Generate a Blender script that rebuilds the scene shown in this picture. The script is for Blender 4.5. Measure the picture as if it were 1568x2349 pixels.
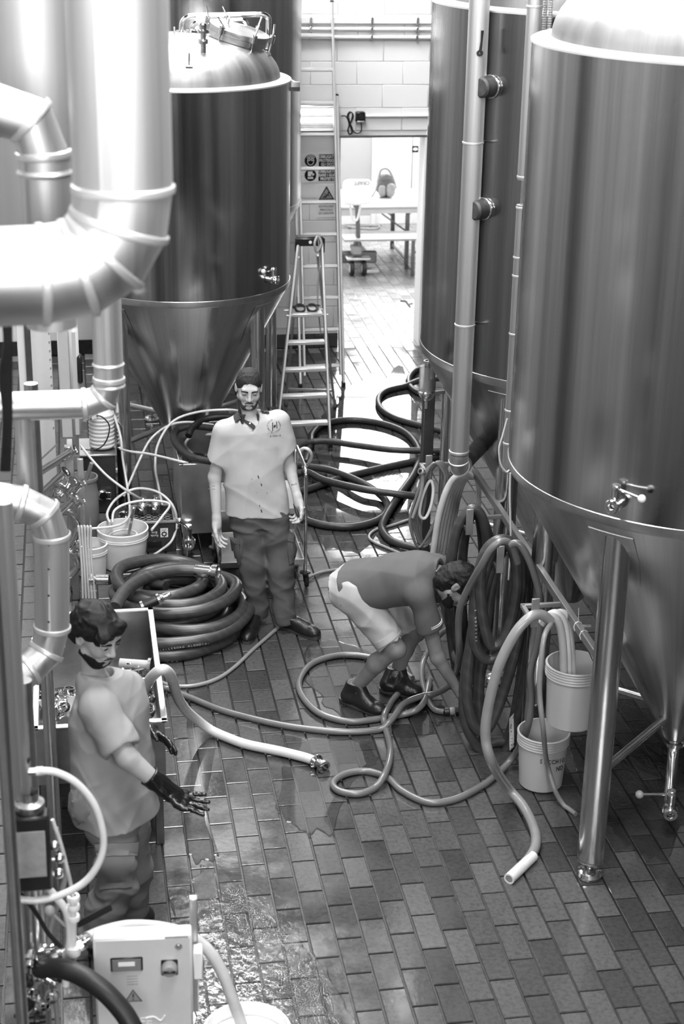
import bpy, bmesh, math, random
import numpy as np
from mathutils import Vector, Matrix, noise as mnoise

for o in list(bpy.data.objects):
    bpy.data.objects.remove(o)
sc = bpy.context.scene
COL = sc.collection
R_ = random.Random(7)
PI = math.pi

# ------------------------------------------------------------------ camera
F_PX, CX, CY, CAM_H = 3785.18, 784.0, 1174.5, 4.7
FW = np.array((0.15379, 0.91766, -0.36640)); RT = np.array((0.98717, -0.15879, 0.01667)); UP = np.array((0.04288, 0.36426, 0.93031))
cam = bpy.data.objects.new('camera', bpy.data.cameras.new('camera'))
COL.objects.link(cam)
m = Matrix.Identity(4)
for i in range(3):
    m[i][0], m[i][1], m[i][2] = RT[i], UP[i], -FW[i]
m[2][3] = CAM_H
cam.matrix_world = m
cam.data.sensor_fit = 'HORIZONTAL'; cam.data.sensor_width = 24.0
cam.data.lens = F_PX / 1568 * 24.0
cam.data.dof.use_dof = True; cam.data.dof.focus_distance = 9.8; cam.data.dof.aperture_fstop = 3.2
cam.data.clip_end = 200
sc.camera = cam

# ------------------------------------------------------------------ world, lights, exposure
W = bpy.data.worlds.new('world'); sc.world = W; W.use_nodes = True
W.node_tree.nodes['Background'].inputs[0].default_value = (0.9, 0.9, 0.9, 1)
W.node_tree.nodes['Background'].inputs[1].default_value = 0.25
sc.view_settings.view_transform = 'Standard'; sc.view_settings.look = 'None'
sc.view_settings.exposure = 1.1; sc.view_settings.gamma = 1; sc.view_settings.use_curve_mapping = False

cy_ = sc.cycles; cy_.max_bounces = 8; cy_.diffuse_bounces = 3; cy_.glossy_bounces = 4; cy_.transmission_bounces = 6; cy_.transparent_max_bounces = 8; cy_.caustics_reflective = False; cy_.caustics_refractive = False; cy_.adaptive_threshold = 0.02

def area_light(name, loc, size, power, direction):
    l = bpy.data.lights.new(name, 'AREA'); l.shape = 'RECTANGLE'; l.size, l.size_y = size; l.energy = power; l.color = (1, 1, 1)
    o = bpy.data.objects.new(name, l); COL.objects.link(o); o.location = loc
    o.rotation_euler = Vector(direction).to_track_quat('-Z', 'Y').to_euler()
    return o
# rows of skylights in the hall ceiling, a bright window bay high in the room beyond the doorway, unseen tall lights added at the left and rear walls to streak the tank steel
for yy in (3.5, 7.5, 11.5, 14.6):
    area_light('skylight_light', (0.9, yy, 6.85), (1.6, 2.0), 150 if yy < 14 else 270, (0, 0, -1))
area_light('far_window_light', (4.0, 22.45, 3.2), (4.2, 2.0), 440, (-.1, -1, -0.1))
area_light('far_ceiling_light', (4.0, 19.5, 4.35), (3.0, 2.0), 25, (0, 0, -1))
for yy in (-1.5, 2.6, 6.7):
    area_light('side_window_light', (-1.27, yy, 4.6), (0.55, 2.6), 42, (1, 0.1, -0.25))
for xx in (-.6, 1.2, 3.0):
    area_light('rear_window_light', (xx, -3.9, 4.4), (0.6, 3.0), 135, (0.1, 1, -0.2))

# ------------------------------------------------------------------ pixel <-> place
def ray(u, v):
    return FW * F_PX + RT * (u - CX) - UP * (v - CY)
def fl(u, v, z=0.0):
    d = ray(u, v); t = (z - CAM_H) / d[2]
    return Vector((d[0] * t, d[1] * t, z))
def ay(u, v, Y):
    d = ray(u, v); t = Y / d[1]
    return Vector((d[0] * t, Y, CAM_H + d[2] * t))
def ax(u, v, X):
    d = ray(u, v); t = X / d[0]
    return Vector((X, d[1] * t, CAM_H + d[2] * t))
def pxw(P):   # pixels per metre at a place
    return F_PX / float(np.dot(np.array(P) - np.array((0, 0, CAM_H)), FW))

# ------------------------------------------------------------------ materials
MATS = {}
def new_mat(name):
    mt = bpy.data.materials.new(name); mt.use_nodes = True
    nt = mt.node_tree; b = nt.nodes['Principled BSDF']; MATS[name] = mt
    return mt, nt, b
def N(nt, t, **kw):
    n = nt.nodes.new(t)
    for k, v in kw.items():
        setattr(n, k, v)
    return n
def ramp(nt, src, stops):
    r = N(nt, 'ShaderNodeValToRGB'); e = r.color_ramp.elements
    e[0].position, e[0].color = stops[0][0], (stops[0][1],) * 3 + (1,)
    e[1].position, e[1].color = stops[-1][0], (stops[-1][1],) * 3 + (1,)
    for p, c in stops[1:-1]:
        x = e.new(p); x.color = (c, c, c, 1)
    nt.links.new(src, r.inputs[0]); return r.outputs[0]
def coords(nt, scale=(1, 1, 1), kind='Object'):
    tc = N(nt, 'ShaderNodeTexCoord'); mp = N(nt, 'ShaderNodeMapping'); mp.inputs['Scale'].default_value = scale
    nt.links.new(tc.outputs[kind], mp.inputs[0]); return mp.outputs[0]
def noise(nt, vec, scale=5, detail=4, rough=.5):
    n = N(nt, 'ShaderNodeTexNoise'); n.inputs['Scale'].default_value = scale; n.inputs['Detail'].default_value = detail
    n.inputs['Roughness'].default_value = rough
    if vec is not None: nt.links.new(vec, n.inputs['Vector'])
    return n.outputs['Fac']
def bump(nt, b, h, strength=.2, dist=.01):
    n = N(nt, 'ShaderNodeBump'); n.inputs['Strength'].default_value = strength; n.inputs['Distance'].default_value = dist
    nt.links.new(h, n.inputs['Height']); nt.links.new(n.outputs[0], b.inputs['Normal']); return n
def plain(name, c, rough=.5, metal=0.0, var=.12, nscale=9, bmp=0.0, bscale=60, spec=.5, trans=0, ior=1.45, coat=0):
    """grey with a slow mottling and, if asked, a fine relief"""
    mt, nt, b = new_mat(name)
    b.inputs['Roughness'].default_value = rough; b.inputs['Metallic'].default_value = metal
    b.inputs['Specular IOR Level'].default_value = spec; b.inputs['Transmission Weight'].default_value = trans; b.inputs['IOR'].default_value = ior
    b.inputs['Coat Weight'].default_value = coat; b.inputs['Coat Roughness'].default_value = .12
    v = coords(nt)
    nt.links.new(ramp(nt, noise(nt, v, nscale, 4, .6), [(.25, c * (1 - var)), (.75, min(1, c * (1 + var)))]), b.inputs['Base Color'])
    if bmp: bump(nt, b, noise(nt, v, bscale, 3, .6), bmp, .004)
    return mt
def brushed(name, c=.55, rough=.3, aniso=.75, streak=.35, zscale=.18, ascale=26, rvar=.14):
    """sheet steel wrapped round the vertical axis of the object: streaks run up the wall"""
    mt, nt, b = new_mat(name)
    b.inputs['Metallic'].default_value = 1; b.inputs['Anisotropic'].default_value = aniso
    tc = N(nt, 'ShaderNodeTexCoord'); sp = N(nt, 'ShaderNodeSeparateXYZ'); nt.links.new(tc.outputs['Object'], sp.inputs[0])
    at = N(nt, 'ShaderNodeMath', operation='ARCTAN2'); nt.links.new(sp.outputs[1], at.inputs[0]); nt.links.new(sp.outputs[0], at.inputs[1])
    cs = N(nt, 'ShaderNodeMath', operation='COSINE'); sn = N(nt, 'ShaderNodeMath', operation='SINE')
    nt.links.new(at.outputs[0], cs.inputs[0]); nt.links.new(at.outputs[0], sn.inputs[0])
    zz = N(nt, 'ShaderNodeMath', operation='MULTIPLY'); zz.inputs[1].default_value = zscale; nt.links.new(sp.outputs[2], zz.inputs[0])
    cb = N(nt, 'ShaderNodeCombineXYZ')
    for k, s_ in enumerate((cs, sn, zz)): nt.links.new(s_.outputs[0], cb.inputs[k])
    n1 = noise(nt, cb.outputs[0], ascale, 5, .65); n2 = noise(nt, cb.outputs[0], ascale * .22, 3, .5)
    n3 = noise(nt, tc.outputs['Object'], 7, 5, .6)
    ad = N(nt, 'ShaderNodeMath', operation='ADD'); nt.links.new(n1, ad.inputs[0]); nt.links.new(n2, ad.inputs[1])
    hl = N(nt, 'ShaderNodeMath', operation='MULTIPLY'); hl.inputs[1].default_value = .5; nt.links.new(ad.outputs[0], hl.inputs[0])
    nt.links.new(ramp(nt, hl.outputs[0], [(.34, c * (1 - streak)), (.66, min(1, c * (1 + streak)))]), b.inputs['Base Color'])
    nt.links.new(ramp(nt, n2, [(.3, rough - rvar * .6), (.7, rough + rvar)]), b.inputs['Roughness'])
    tg = N(nt, 'ShaderNodeTangent', direction_type='RADIAL', axis='Z'); nt.links.new(tg.outputs[0], b.inputs['Tangent'])
    bump(nt, b, n3, .03, .01)
    return mt

brushed('tank_steel', .58, .17, .8, .36, .02, 13, .12)
brushed('tank_steel_dark', .44, .15, .8, .46, .02, 13, .1)
brushed('tank_steel_worn', .38, .19, .8, .42, .03, 13, .12)  # second tank's steel, darkest base of the three
brushed('cone_steel', .46, .28, .15, .25, .03, 15); plain('sink_steel', .26, .32, .9, .2)
brushed('leg_steel', .70, .22, .6, .05, .02, 7)
brushed('cladding', .66, .50, .4, .05, .05, 7)
plain('polished', .80, .13, 1, .08)
plain('satin_steel', .62, .3, 1, .15)
plain('dark_steel', .16, .38, 1, .2)
plain('weld_rim', .66, .42, .6, .06)
plain('aluminium', .6, .34, .85, .08)
plain('white_paint', .88, .55, 0, .03, 4, .08, 40)
plain('block_paint', .86, .6, 0, .008, 6, .25, 55)
plain('white_plastic', .80, .35, 0, .05, 12)
plain('black_plastic', .012, .35, 0, .2)
plain('black_rubber', .014, .45, 0, .3, 20, .15, 120)
plain('grey_plastic', .30, .4, 0, .1)
plain('grout', .018, .4, 0, .5, 30, .4, 80)
plain('ceiling_paint', .06, .7, 0, .05)
plain('hall_paint', .06, .7, 0, .1, 2); plain('left_paint', .30, .7, 0, .05, 2)
plain('dark_tile', .06, .3, 0, .2)

def floor_mat(name, lo, hi, wet_lo, wet_hi):
    mt, nt, b = new_mat(name)
    geo = N(nt, 'ShaderNodeNewGeometry'); oi = N(nt, 'ShaderNodeObjectInfo')
    ad = N(nt, 'ShaderNodeMath', operation='ADD'); fr = N(nt, 'ShaderNodeMath', operation='FRACT')
    nt.links.new(geo.outputs['Random Per Island'], ad.inputs[0]); nt.links.new(oi.outputs['Random'], ad.inputs[1]); nt.links.new(ad.outputs[0], fr.inputs[0])
    base = ramp(nt, fr.outputs[0], [(0, lo), (.5, (lo + hi) * .5), (1, hi)])
    spk = ramp(nt, noise(nt, geo.outputs['Position'], 42, 6, .7), [(.3, .6), (.55, 1), (.8, 1.1)])
    mul = N(nt, 'ShaderNodeMix', data_type='RGBA', blend_type='MULTIPLY'); mul.inputs[0].default_value = 1
    nt.links.new(base, mul.inputs[6]); nt.links.new(spk, mul.inputs[7]); nt.links.new(mul.outputs[2], b.inputs['Base Color'])
    wet = noise(nt, geo.outputs['Position'], 1.7, 5, .62)
    nt.links.new(ramp(nt, wet, [(.40, wet_hi), (.58, wet_lo)]), b.inputs['Roughness'])
    b.inputs['Specular IOR Level'].default_value = .5
    bump(nt, b, noise(nt, geo.outputs['Position'], 28, 5, .65), .10, .006)
    return mt
floor_mat('clinker', .045, .10, .06, .24); floor_mat('clinker_dry', .20, .30, .22, .4); plain('grout_dry', .42, .6, 0, .2, 30)

# ------------------------------------------------------------------ mesh builder
def basis(d):
    d = Vector(d).normalized(); a = Vector((0, 0, 1)) if abs(d.z) < .95 else Vector((1, 0, 0))
    x = d.cross(a).normalized(); return x, d.cross(x).normalized(), d
class MB:
    def __init__(s): s.v = []; s.f = []
    def add(s, vs, fs):
        k = len(s.v); s.v += [Vector(p) for p in vs]; s.f += [tuple(i + k for i in f) for f in fs]; return s
    def box(s, c, size, rot=None, bev=0.0):
        a, b_, d = (x * .5 for x in size); c = Vector(c); R = rot or Matrix.Identity(3)
        if bev <= 0:
            P = [(x, y, z) for x in (-a, a) for y in (-b_, b_) for z in (-d, d)]
            fs = [(0, 1, 3, 2), (4, 6, 7, 5), (0, 4, 5, 1), (2, 3, 7, 6), (0, 2, 6, 4), (1, 5, 7, 3)]
            return s.add([c + R @ Vector(p) for p in P], fs)
        bm = bmesh.new(); bmesh.ops.create_cube(bm, size=1)
        for v in bm.verts: v.co = Vector((v.co.x * size[0], v.co.y * size[1], v.co.z * size[2]))
        bmesh.ops.bevel(bm, geom=bm.edges[:], offset=min(bev, min(size) * .45), segments=1, affect='EDGES', profile=.5)
        bm.verts.index_update(); s.add([c + R @ v.co for v in bm.verts], [[v.index for v in f.verts] for f in bm.faces]); bm.free(); return s
    def bar(s, p, q, w, h=None, up=(0, 0, 1), bev=0):
        p, q = Vector(p), Vector(q); d = (q - p); L = d.length; d.normalize(); u = Vector(up)
        if abs(d.dot(u)) > .97: u = Vector((0, 1, 0))
        x = d.cross(u).normalized(); z = x.cross(d).normalized()
        return s.box((p + q) * .5, (w, L, h or w), Matrix((x, d, z)).transposed(), bev)
    def tube(s, pts, r, seg=12, closed=False, cap=True, radii=None):
        pts = [Vector(p) for p in pts]; n = len(pts); k0 = len(s.v)
        def tan(i):
            a = pts[(i - 1) % n] if (closed or i > 0) else pts[0]; b = pts[(i + 1) % n] if (closed or i < n - 1) else pts[-1]
            d = b - a
            return d.normalized() if d.length > 1e-9 else Vector((0, 0, 1))
        x, y, _ = basis(tan(0)); prev = tan(0)
        for i in range(n):
            t = tan(i); q = prev.rotation_difference(t); x = q @ x; x = (x - t * x.dot(t)).normalized(); y = t.cross(x); prev = t
            rr = radii[i] if radii else r
            for j in range(seg):
                a = 2 * PI * j / seg; s.v.append(pts[i] + x * (math.cos(a) * rr) + y * (math.sin(a) * rr))
        for i in range(n if closed else n - 1):
            for j in range(seg):
                a, b = i * seg + j, i * seg + (j + 1) % seg; c, d = ((i + 1) % n) * seg + (j + 1) % seg, ((i + 1) % n) * seg + j
                s.f.append((k0 + a, k0 + b, k0 + c, k0 + d))
        if cap and not closed:
            s.f.append(tuple(k0 + j for j in range(seg))[::-1]); s.f.append(tuple(k0 + (n - 1) * seg + j for j in range(seg)))
        return s
    def cyl(s, p, q, r, seg=20, r2=None):
        return s.tube([p, q], r, seg, radii=[r, r if r2 is None else r2])
    def lathe(s, prof, c=(0, 0, 0), axis=(0, 0, 1), seg=32, a0=0, a1=2 * PI):
        """prof: (radius, height) pairs along the axis"""
        c = Vector(c); x, y, d = basis(axis); full = abs(a1 - a0 - 2 * PI) < 1e-6; m_ = seg if full else seg + 1; k0 = len(s.v)
        for r, h in prof:
            for j in range(m_):
                a = a0 + (a1 - a0) * j / seg; s.v.append(c + x * (r * math.cos(a)) + y * (r * math.sin(a)) + d * h)
        for i in range(len(prof) - 1):
            for j in range(seg):
                a, b = i * m_ + j, i * m_ + (j + 1) % m_; s.f.append((k0 + a, k0 + b, k0 + b + m_, k0 + a + m_))
        return s
    def sphere(s, c, r, seg=16, rings=10, sc=(1, 1, 1)):
        c = Vector(c); k0 = len(s.v)
        for i in range(rings + 1):
            t = PI * i / rings
            for j in range(seg):
                a = 2 * PI * j / seg; s.v.append(c + Vector((r * sc[0] * math.sin(t) * math.cos(a), r * sc[1] * math.sin(t) * math.sin(a), r * sc[2] * math.cos(t))))
        for i in range(rings):
            for j in range(seg):
                a, b = i * seg + j, i * seg + (j + 1) % seg; s.f.append((k0 + a, k0 + a + seg, k0 + b + seg, k0 + b))
        return s
    def prism(s, poly, vec):
        poly = [Vector(p) for p in poly]; vec = Vector(vec); n = len(poly); k0 = len(s.v)
        s.v += poly + [p + vec for p in poly]
        s.f.append(tuple(k0 + i for i in range(n))[::-1]); s.f.append(tuple(k0 + n + i for i in range(n)))
        for i in range(n): s.f.append((k0 + i, k0 + (i + 1) % n, k0 + n + (i + 1) % n, k0 + n + i))
        return s
    def mesh(s, name, mat, org=Vector((0, 0, 0)), angle=38):
        me = bpy.data.meshes.new(name); me.from_pydata([tuple(p - org) for p in s.v], [], s.f)
        me.materials.append(MATS[mat] if isinstance(mat, str) else mat)
        bm = bmesh.new(); bm.from_mesh(me); bmesh.ops.remove_doubles(bm, verts=bm.verts[:], dist=1e-5); bmesh.ops.recalc_face_normals(bm, faces=bm.faces[:]); bm.to_mesh(me); bm.free()
        me.polygons.foreach_set('use_smooth', [True] * len(me.polygons)); me.set_sharp_from_angle(angle=math.radians(angle)); me.update()
        return me
    def build(s, name, mat, parent=None, local=False, org=None, angle=38):
        if parent is not None:
            o_ = Vector((0, 0, 0)) if local else wloc(parent)
            if org is not None: o_ = Vector(org)
        else:
            V = s.v; o_ = Vector(org) if org is not None else Vector(((min(p.x for p in V) + max(p.x for p in V)) / 2, (min(p.y for p in V) + max(p.y for p in V)) / 2, min(p.z for p in V)))
        ob = bpy.data.objects.new(name, s.mesh(name, mat, o_, angle)); COL.objects.link(ob)
        if parent is None: ob.location = o_
        else:
            ob.parent = parent
            if not local: ob.location = o_ - wloc(parent)
        return ob
def wloc(o):
    v = Vector((0, 0, 0))
    while o is not None: v += Vector(o.location); o = o.parent
    return v
def thing(name, label, cat, loc=(0, 0, 0), group=None, rz=0):
    o = bpy.data.objects.new(name, None); COL.objects.link(o); o.location = loc; o.rotation_euler = (0, 0, rz)
    o.empty_display_size = .1; return tag(o, label, cat, group)
def tag(o, label, cat, group=None, kind=None):
    o['label'] = label; o['category'] = cat
    if group: o['group'] = group
    if kind: o['kind'] = kind
    return o
def struct(o, label=None):
    o['kind'] = 'structure'
    if label: o['label'] = label
    return o
def copy_tree(o, parent=None):
    c = o.copy(); COL.objects.link(c); c.parent = parent
    for ch in o.children: copy_tree(ch, c)
    return c
def smooth_path(pts, n=12, closed=False):
    """Catmull-Rom through the points"""
    P = [Vector(p) for p in pts]; out = []; m_ = len(P)
    for i in range(m_ if closed else m_ - 1):
        if closed: a, b, c, d = P[i - 1], P[i], P[(i + 1) % m_], P[(i + 2) % m_]
        else: a, b, c, d = P[max(i - 1, 0)], P[i], P[i + 1], P[min(i + 2, m_ - 1)]
        for k in range(n):
            t = k / n
            out.append(.5 * ((2 * b) + (c - a) * t + (2 * a - 5 * b + 4 * c - d) * t * t + (3 * b - a - 3 * c + d) * t ** 3))
    if not closed: out.append(P[-1])
    return out
def resample(pts, step):
    out = [pts[0].copy()]; acc = 0
    for a, b in zip(pts, pts[1:]):
        L = (b - a).length; t = step - acc
        while t <= L:
            out.append(a + (b - a) * (t / L)); t += step
        acc = (acc + L) % step if L else acc
    return out
def fillet(pts, r, n=6):
    """straight runs joined by rounded corners"""
    P = [Vector(p) for p in pts]; out = [P[0]]
    for i in range(1, len(P) - 1):
        a, b, c = P[i - 1], P[i], P[i + 1]; d1 = (a - b); d2 = (c - b); rr = min(r, d1.length * .48, d2.length * .48)
        p, q = b + d1.normalized() * rr, b + d2.normalized() * rr
        for k in range(n + 1):
            t = k / n; out.append(p * (1 - t) ** 2 + b * (2 * t * (1 - t)) + q * t * t)
    out.append(P[-1]); return out
_glyphs = {}
def text(body, size, origin, right, up, mat, parent, name='lettering', align='CENTER', depth=.0006, bold=0.0, squeeze=1.0):
    key = (body, size, align, depth, bold)
    if key not in _glyphs:
        cu = bpy.data.curves.new('t', 'FONT'); cu.body = body; cu.size = size; cu.align_x = align; cu.align_y = 'CENTER'; cu.extrude = depth; cu.offset = bold
        cu.resolution_u = 2; t = bpy.data.objects.new('t', cu); _glyphs[key] = bpy.data.meshes.new_from_object(t)
        bpy.data.objects.remove(t)
    me = _glyphs[key].copy()
    r, u = Vector(right).normalized(), Vector(up).normalized(); n = r.cross(u)
    M = Matrix((r * squeeze, u, n)).transposed().to_4x4(); M.translation = Vector(origin) - wloc(parent)
    me.transform(M); me.materials.clear(); me.materials.append(MATS[mat]); me.name = name
    ob = bpy.data.objects.new(name, me); COL.objects.link(ob); ob.parent = parent
    return ob
# ------------------------------------------------------------------ the setting
DX, DY, X0, Y0 = .12690, .26605, .44283, 7.04386
WALL_Y, FAR_Y = 16.4, 22.6
fb = MB(); fb.box((2.2, 9.4, -.062), (8.2, 27.2, .1))
floor = struct(fb.build('floor', 'grout'), 'wet clinker brick floor of the brewery hall')
def brick_mesh():
    w, l, h, c = (DX - .0095) / 2, (DY - .010) / 2, .012, .0028; b = MB(); v = []
    for (k, z) in ((0, -h), (0, -c), (c, 0)):
        v += [(-w + k, -l + k, z), (w - k, -l + k, z), (w - k, l - k, z), (-w + k, l - k, z)]
    f = [(8, 9, 10, 11)]
    for a in (0, 4):
        for j in range(4): f.append((a + j, a + (j + 1) % 4, a + 4 + (j + 1) % 4, a + 4 + j))
    b.add(v, f); return b
BM = brick_mesh(); bme = BM.mesh('brick', 'clinker', angle=25)
spots = []
for k in range(-14, 40):
    xc = X0 + (k + .5) * DX
    for i in range(-60, 12):
        yc = Y0 - (i + .5 + (.5 if k % 2 else 0)) * DY
        if yc < 4.6 or yc > FAR_Y: continue
        if yc > WALL_Y and (xc < 1.9 or xc > 5.6): continue
        if xc > 4.5 and yc < WALL_Y: continue
        p = np.array((xc, yc, -CAM_H)); zc = p @ FW; u, v = CX + F_PX * (p @ RT) / zc, CY - F_PX * (p @ UP) / zc
        seen = -30 < u < 1600 and v < 2400 and not (v > 2130 and u < 640) and not (u < 320 and v > 1750) and not (u > 1290 and v < 1700) and not (u < 420 and v > 1260)
        spots.append((0 if seen else 1, zc, xc, yc))
spots.sort()
rb = random.Random(3); rest = MB(); dry = MB()
for n_, (hid, zc, xc, yc) in enumerate(spots):
    dz = rb.uniform(-.0011, .0006); rx, ry = rb.gauss(0, .0022), rb.gauss(0, .003)
    if n_ < 300 and not hid:
        o = bpy.data.objects.new('brick', bme); COL.objects.link(o); o.parent = floor
        o.location = Vector((xc, yc, dz)) - floor.location; o.rotation_euler = (rx, ry, rb.gauss(0, .002))
    else:
        M = Matrix.Rotation(rx, 3, 'X') @ Matrix.Rotation(ry, 3, 'Y')
        (dry if yc > WALL_Y - .1 else rest).add([M @ p + Vector((xc, yc, dz)) for p in BM.v], BM.f)
for b_, m_ in ((rest, 'clinker'), (dry, 'clinker_dry')): o = b_.build('brick_field', m_, floor, angle=25); o['kind'] = 'stuff'
MB().box((4.0, 19.6, -.0105), (5.0, 6.3, .006)).build('pale_grout', 'grout_dry', floor)

# back wall of painted concrete blocks with a doorway
DL, DR, DH = 2.67, 3.53, 2.15
wb = MB(); y1 = WALL_Y + .012
for x0, x1, z0, z1 in ((-1.3, DL, 0, 7), (DR, 4.6, 0, 7), (DL, DR, DH, 7)):
    wb.box(((x0 + x1) / 2, y1 + .14, (z0 + z1) / 2), (x1 - x0, .28, z1 - z0))
wall_back = struct(wb.build('wall_back', 'block_paint'), 'white painted concrete block wall with a doorway')
blk = {}
def wall_block(x0, x1, z0, z1):
    key = (round(x1 - x0, 3), round(z1 - z0, 3))
    if key not in blk:
        blk[key] = MB().box((0, 0, 0), (key[0] - .005, .02, key[1] - .005), None, .003).mesh('block', 'block_paint')
    o = bpy.data.objects.new('block', blk[key]); COL.objects.link(o); o.parent = wall_back
    o.location = Vector(((x0 + x1) / 2, WALL_Y + .010 + R_.uniform(-.0012, .0012), (z0 + z1) / 2)) - wall_back.location
CH = .2225
for k in range(-9, 9):
    z0 = 2.4425 + k * CH - CH; z1 = z0 + CH
    if z1 < .2: continue
    z0 = max(z0, .16)
    off = .26 if k % 2 else 0
    xs = [1.44 + off + .46 * j for j in range(7)]
    for a, b in zip(xs, xs[1:]):
        segs = [(a, b)] if z0 >= DH - .02 else [(a, min(b, DL)), (max(a, DR), b)]
        for a_, b_ in segs:
            if b_ - a_ > .03: wall_block(a_, b_, max(z0, DH + .02) if (z0 < DH and b_ > DL and a_ < DR) else z0, z1)
# tiled skirting
bs = MB().box(((-1.3 + DL) / 2, WALL_Y + .004, .075), (DL + 1.3, .02, .15))
base_back = struct(bs.build('baseboard_back', 'grout'), 'dark tiled skirting below the white block wall')
tm = MB().box((0, 0, 0), (.242, .022, .128), None, .003).mesh('tile', 'dark_tile')
for j in range(7):
    o = bpy.data.objects.new('tile', tm); COL.objects.link(o); o.parent = base_back
    o.location = Vector((DL - .125 - .25 * j, WALL_Y - .012, .078)) - base_back.location
# strip added as the shadow band of the reveal, and door jamb
lt = MB().box(((DL + DR) / 2, WALL_Y + .12, DH + .013), (DR - DL + .06, .26, .022)); struct(lt.build('trim_1', 'satin_steel'), 'grey steel lintel over the doorway')
jb = MB().bar((DR + .012, WALL_Y - .006, 0), (DR + .012, WALL_Y - .006, DH), .035, .012); struct(jb.build('trim_2', 'white_paint'), 'white corner trim of the doorway')

# hall shell (mostly out of view: gives the steel something to reflect)
for nm, c, s_, mt in (('wall_left', (-1.4, 6.2, 3.5), (.2, 20.6, 7), 'left_paint'), ('wall_right', (4.75, 6.2, 3.5), (.3, 20.6, 7), 'hall_paint'),
                      ('wall_front', (1.65, -4.1, 3.5), (6.2, .2, 7), 'hall_paint'), ('ceiling', (1.65, 6.2, 7.1), (6.2, 20.6, .2), 'ceiling_paint')):
    struct(MB().box(c, s_).build(nm, mt))
for k, yy in enumerate((-2.6, .6, 4.4, 8.4, 10.6)):   # unseen dark columns added along the left wall to streak the tank reflections
    struct(MB().box((-1.22, yy, 3.5), (.16, .5 if k % 2 else .3, 7)).build('trim_%d' % (10 + k), 'dark_tile'))
# room beyond the doorway
plain('far_paint', .52, .6, 0, .02, 4)
for nm, c, s_ in (('wall_far', (4.0, FAR_Y + .1, 2.3), (5.0, .2, 4.6)), ('wall_far_left', (1.75, 19.6, 2.3), (.2, 5.8, 4.6)), ('wall_far_right', (6.3, 19.6, 2.3), (.2, 5.8, 4.6)), ('ceiling_far', (4.0, 19.6, 4.65), (5.0, 6.2, .1))):
    struct(MB().box(c, s_).build(nm, 'far_paint'))
fwz = lambda u: ay(u, 420, FAR_Y).x
pn = MB(); xa, xb, xc_ = fwz(760), fwz(850), fwz(862)
pn.box(((xa + xb) / 2, FAR_Y - .02, 1.15), (xb - xa, .03, 2.3), None, .004)
struct(pn.build('door_1', 'far_paint'), 'pale grey flush door in the room beyond the doorway')
struct(MB().box(((xb + xc_) / 2, FAR_Y - .03, 1.2), (xc_ - xb, .06, 2.4), None, .004).build('trim_3', 'white_paint'), 'white door post in the room beyond')
xd, xe = fwz(942), fwz(1010)
struct(MB().box(((xc_ + xd) / 2 + .004, FAR_Y - .012, 1.25), (xd - xc_ - .012, .022, 2.35), None, .003).build('trim_4', 'white_paint'))
struct(MB().box(((xd + xe) / 2 + .004, FAR_Y - .012, 1.25), (xe - xd - .012, .022, 2.35), None, .003).build('trim_5', 'white_paint'))
struct(MB().box((4.6, FAR_Y - .022, .06), (2.4, .03, .12)).build('baseboard_far', 'white_paint'))
def window_unit(nm, c, w, h, axis='y'):
    b = MB(); t = .06
    for s_ in (-1, 0, 1): b.box((c[0] + s_ * w / 2, c[1], c[2]), (t, .08, h + t))
    for s_ in (-1, 1): b.box((c[0], c[1], c[2] + s_ * h / 2), (w, .08, t))
    return struct(b.build(nm, 'white_paint'))
window_unit('window_1', (4.4, FAR_Y - .06, 3.35), 3.6, 1.7); window_unit('window_2', (-.2, -3.9, 4.4), 2.2, 2.6)  # second frame is added round the unseen rear lights

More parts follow.
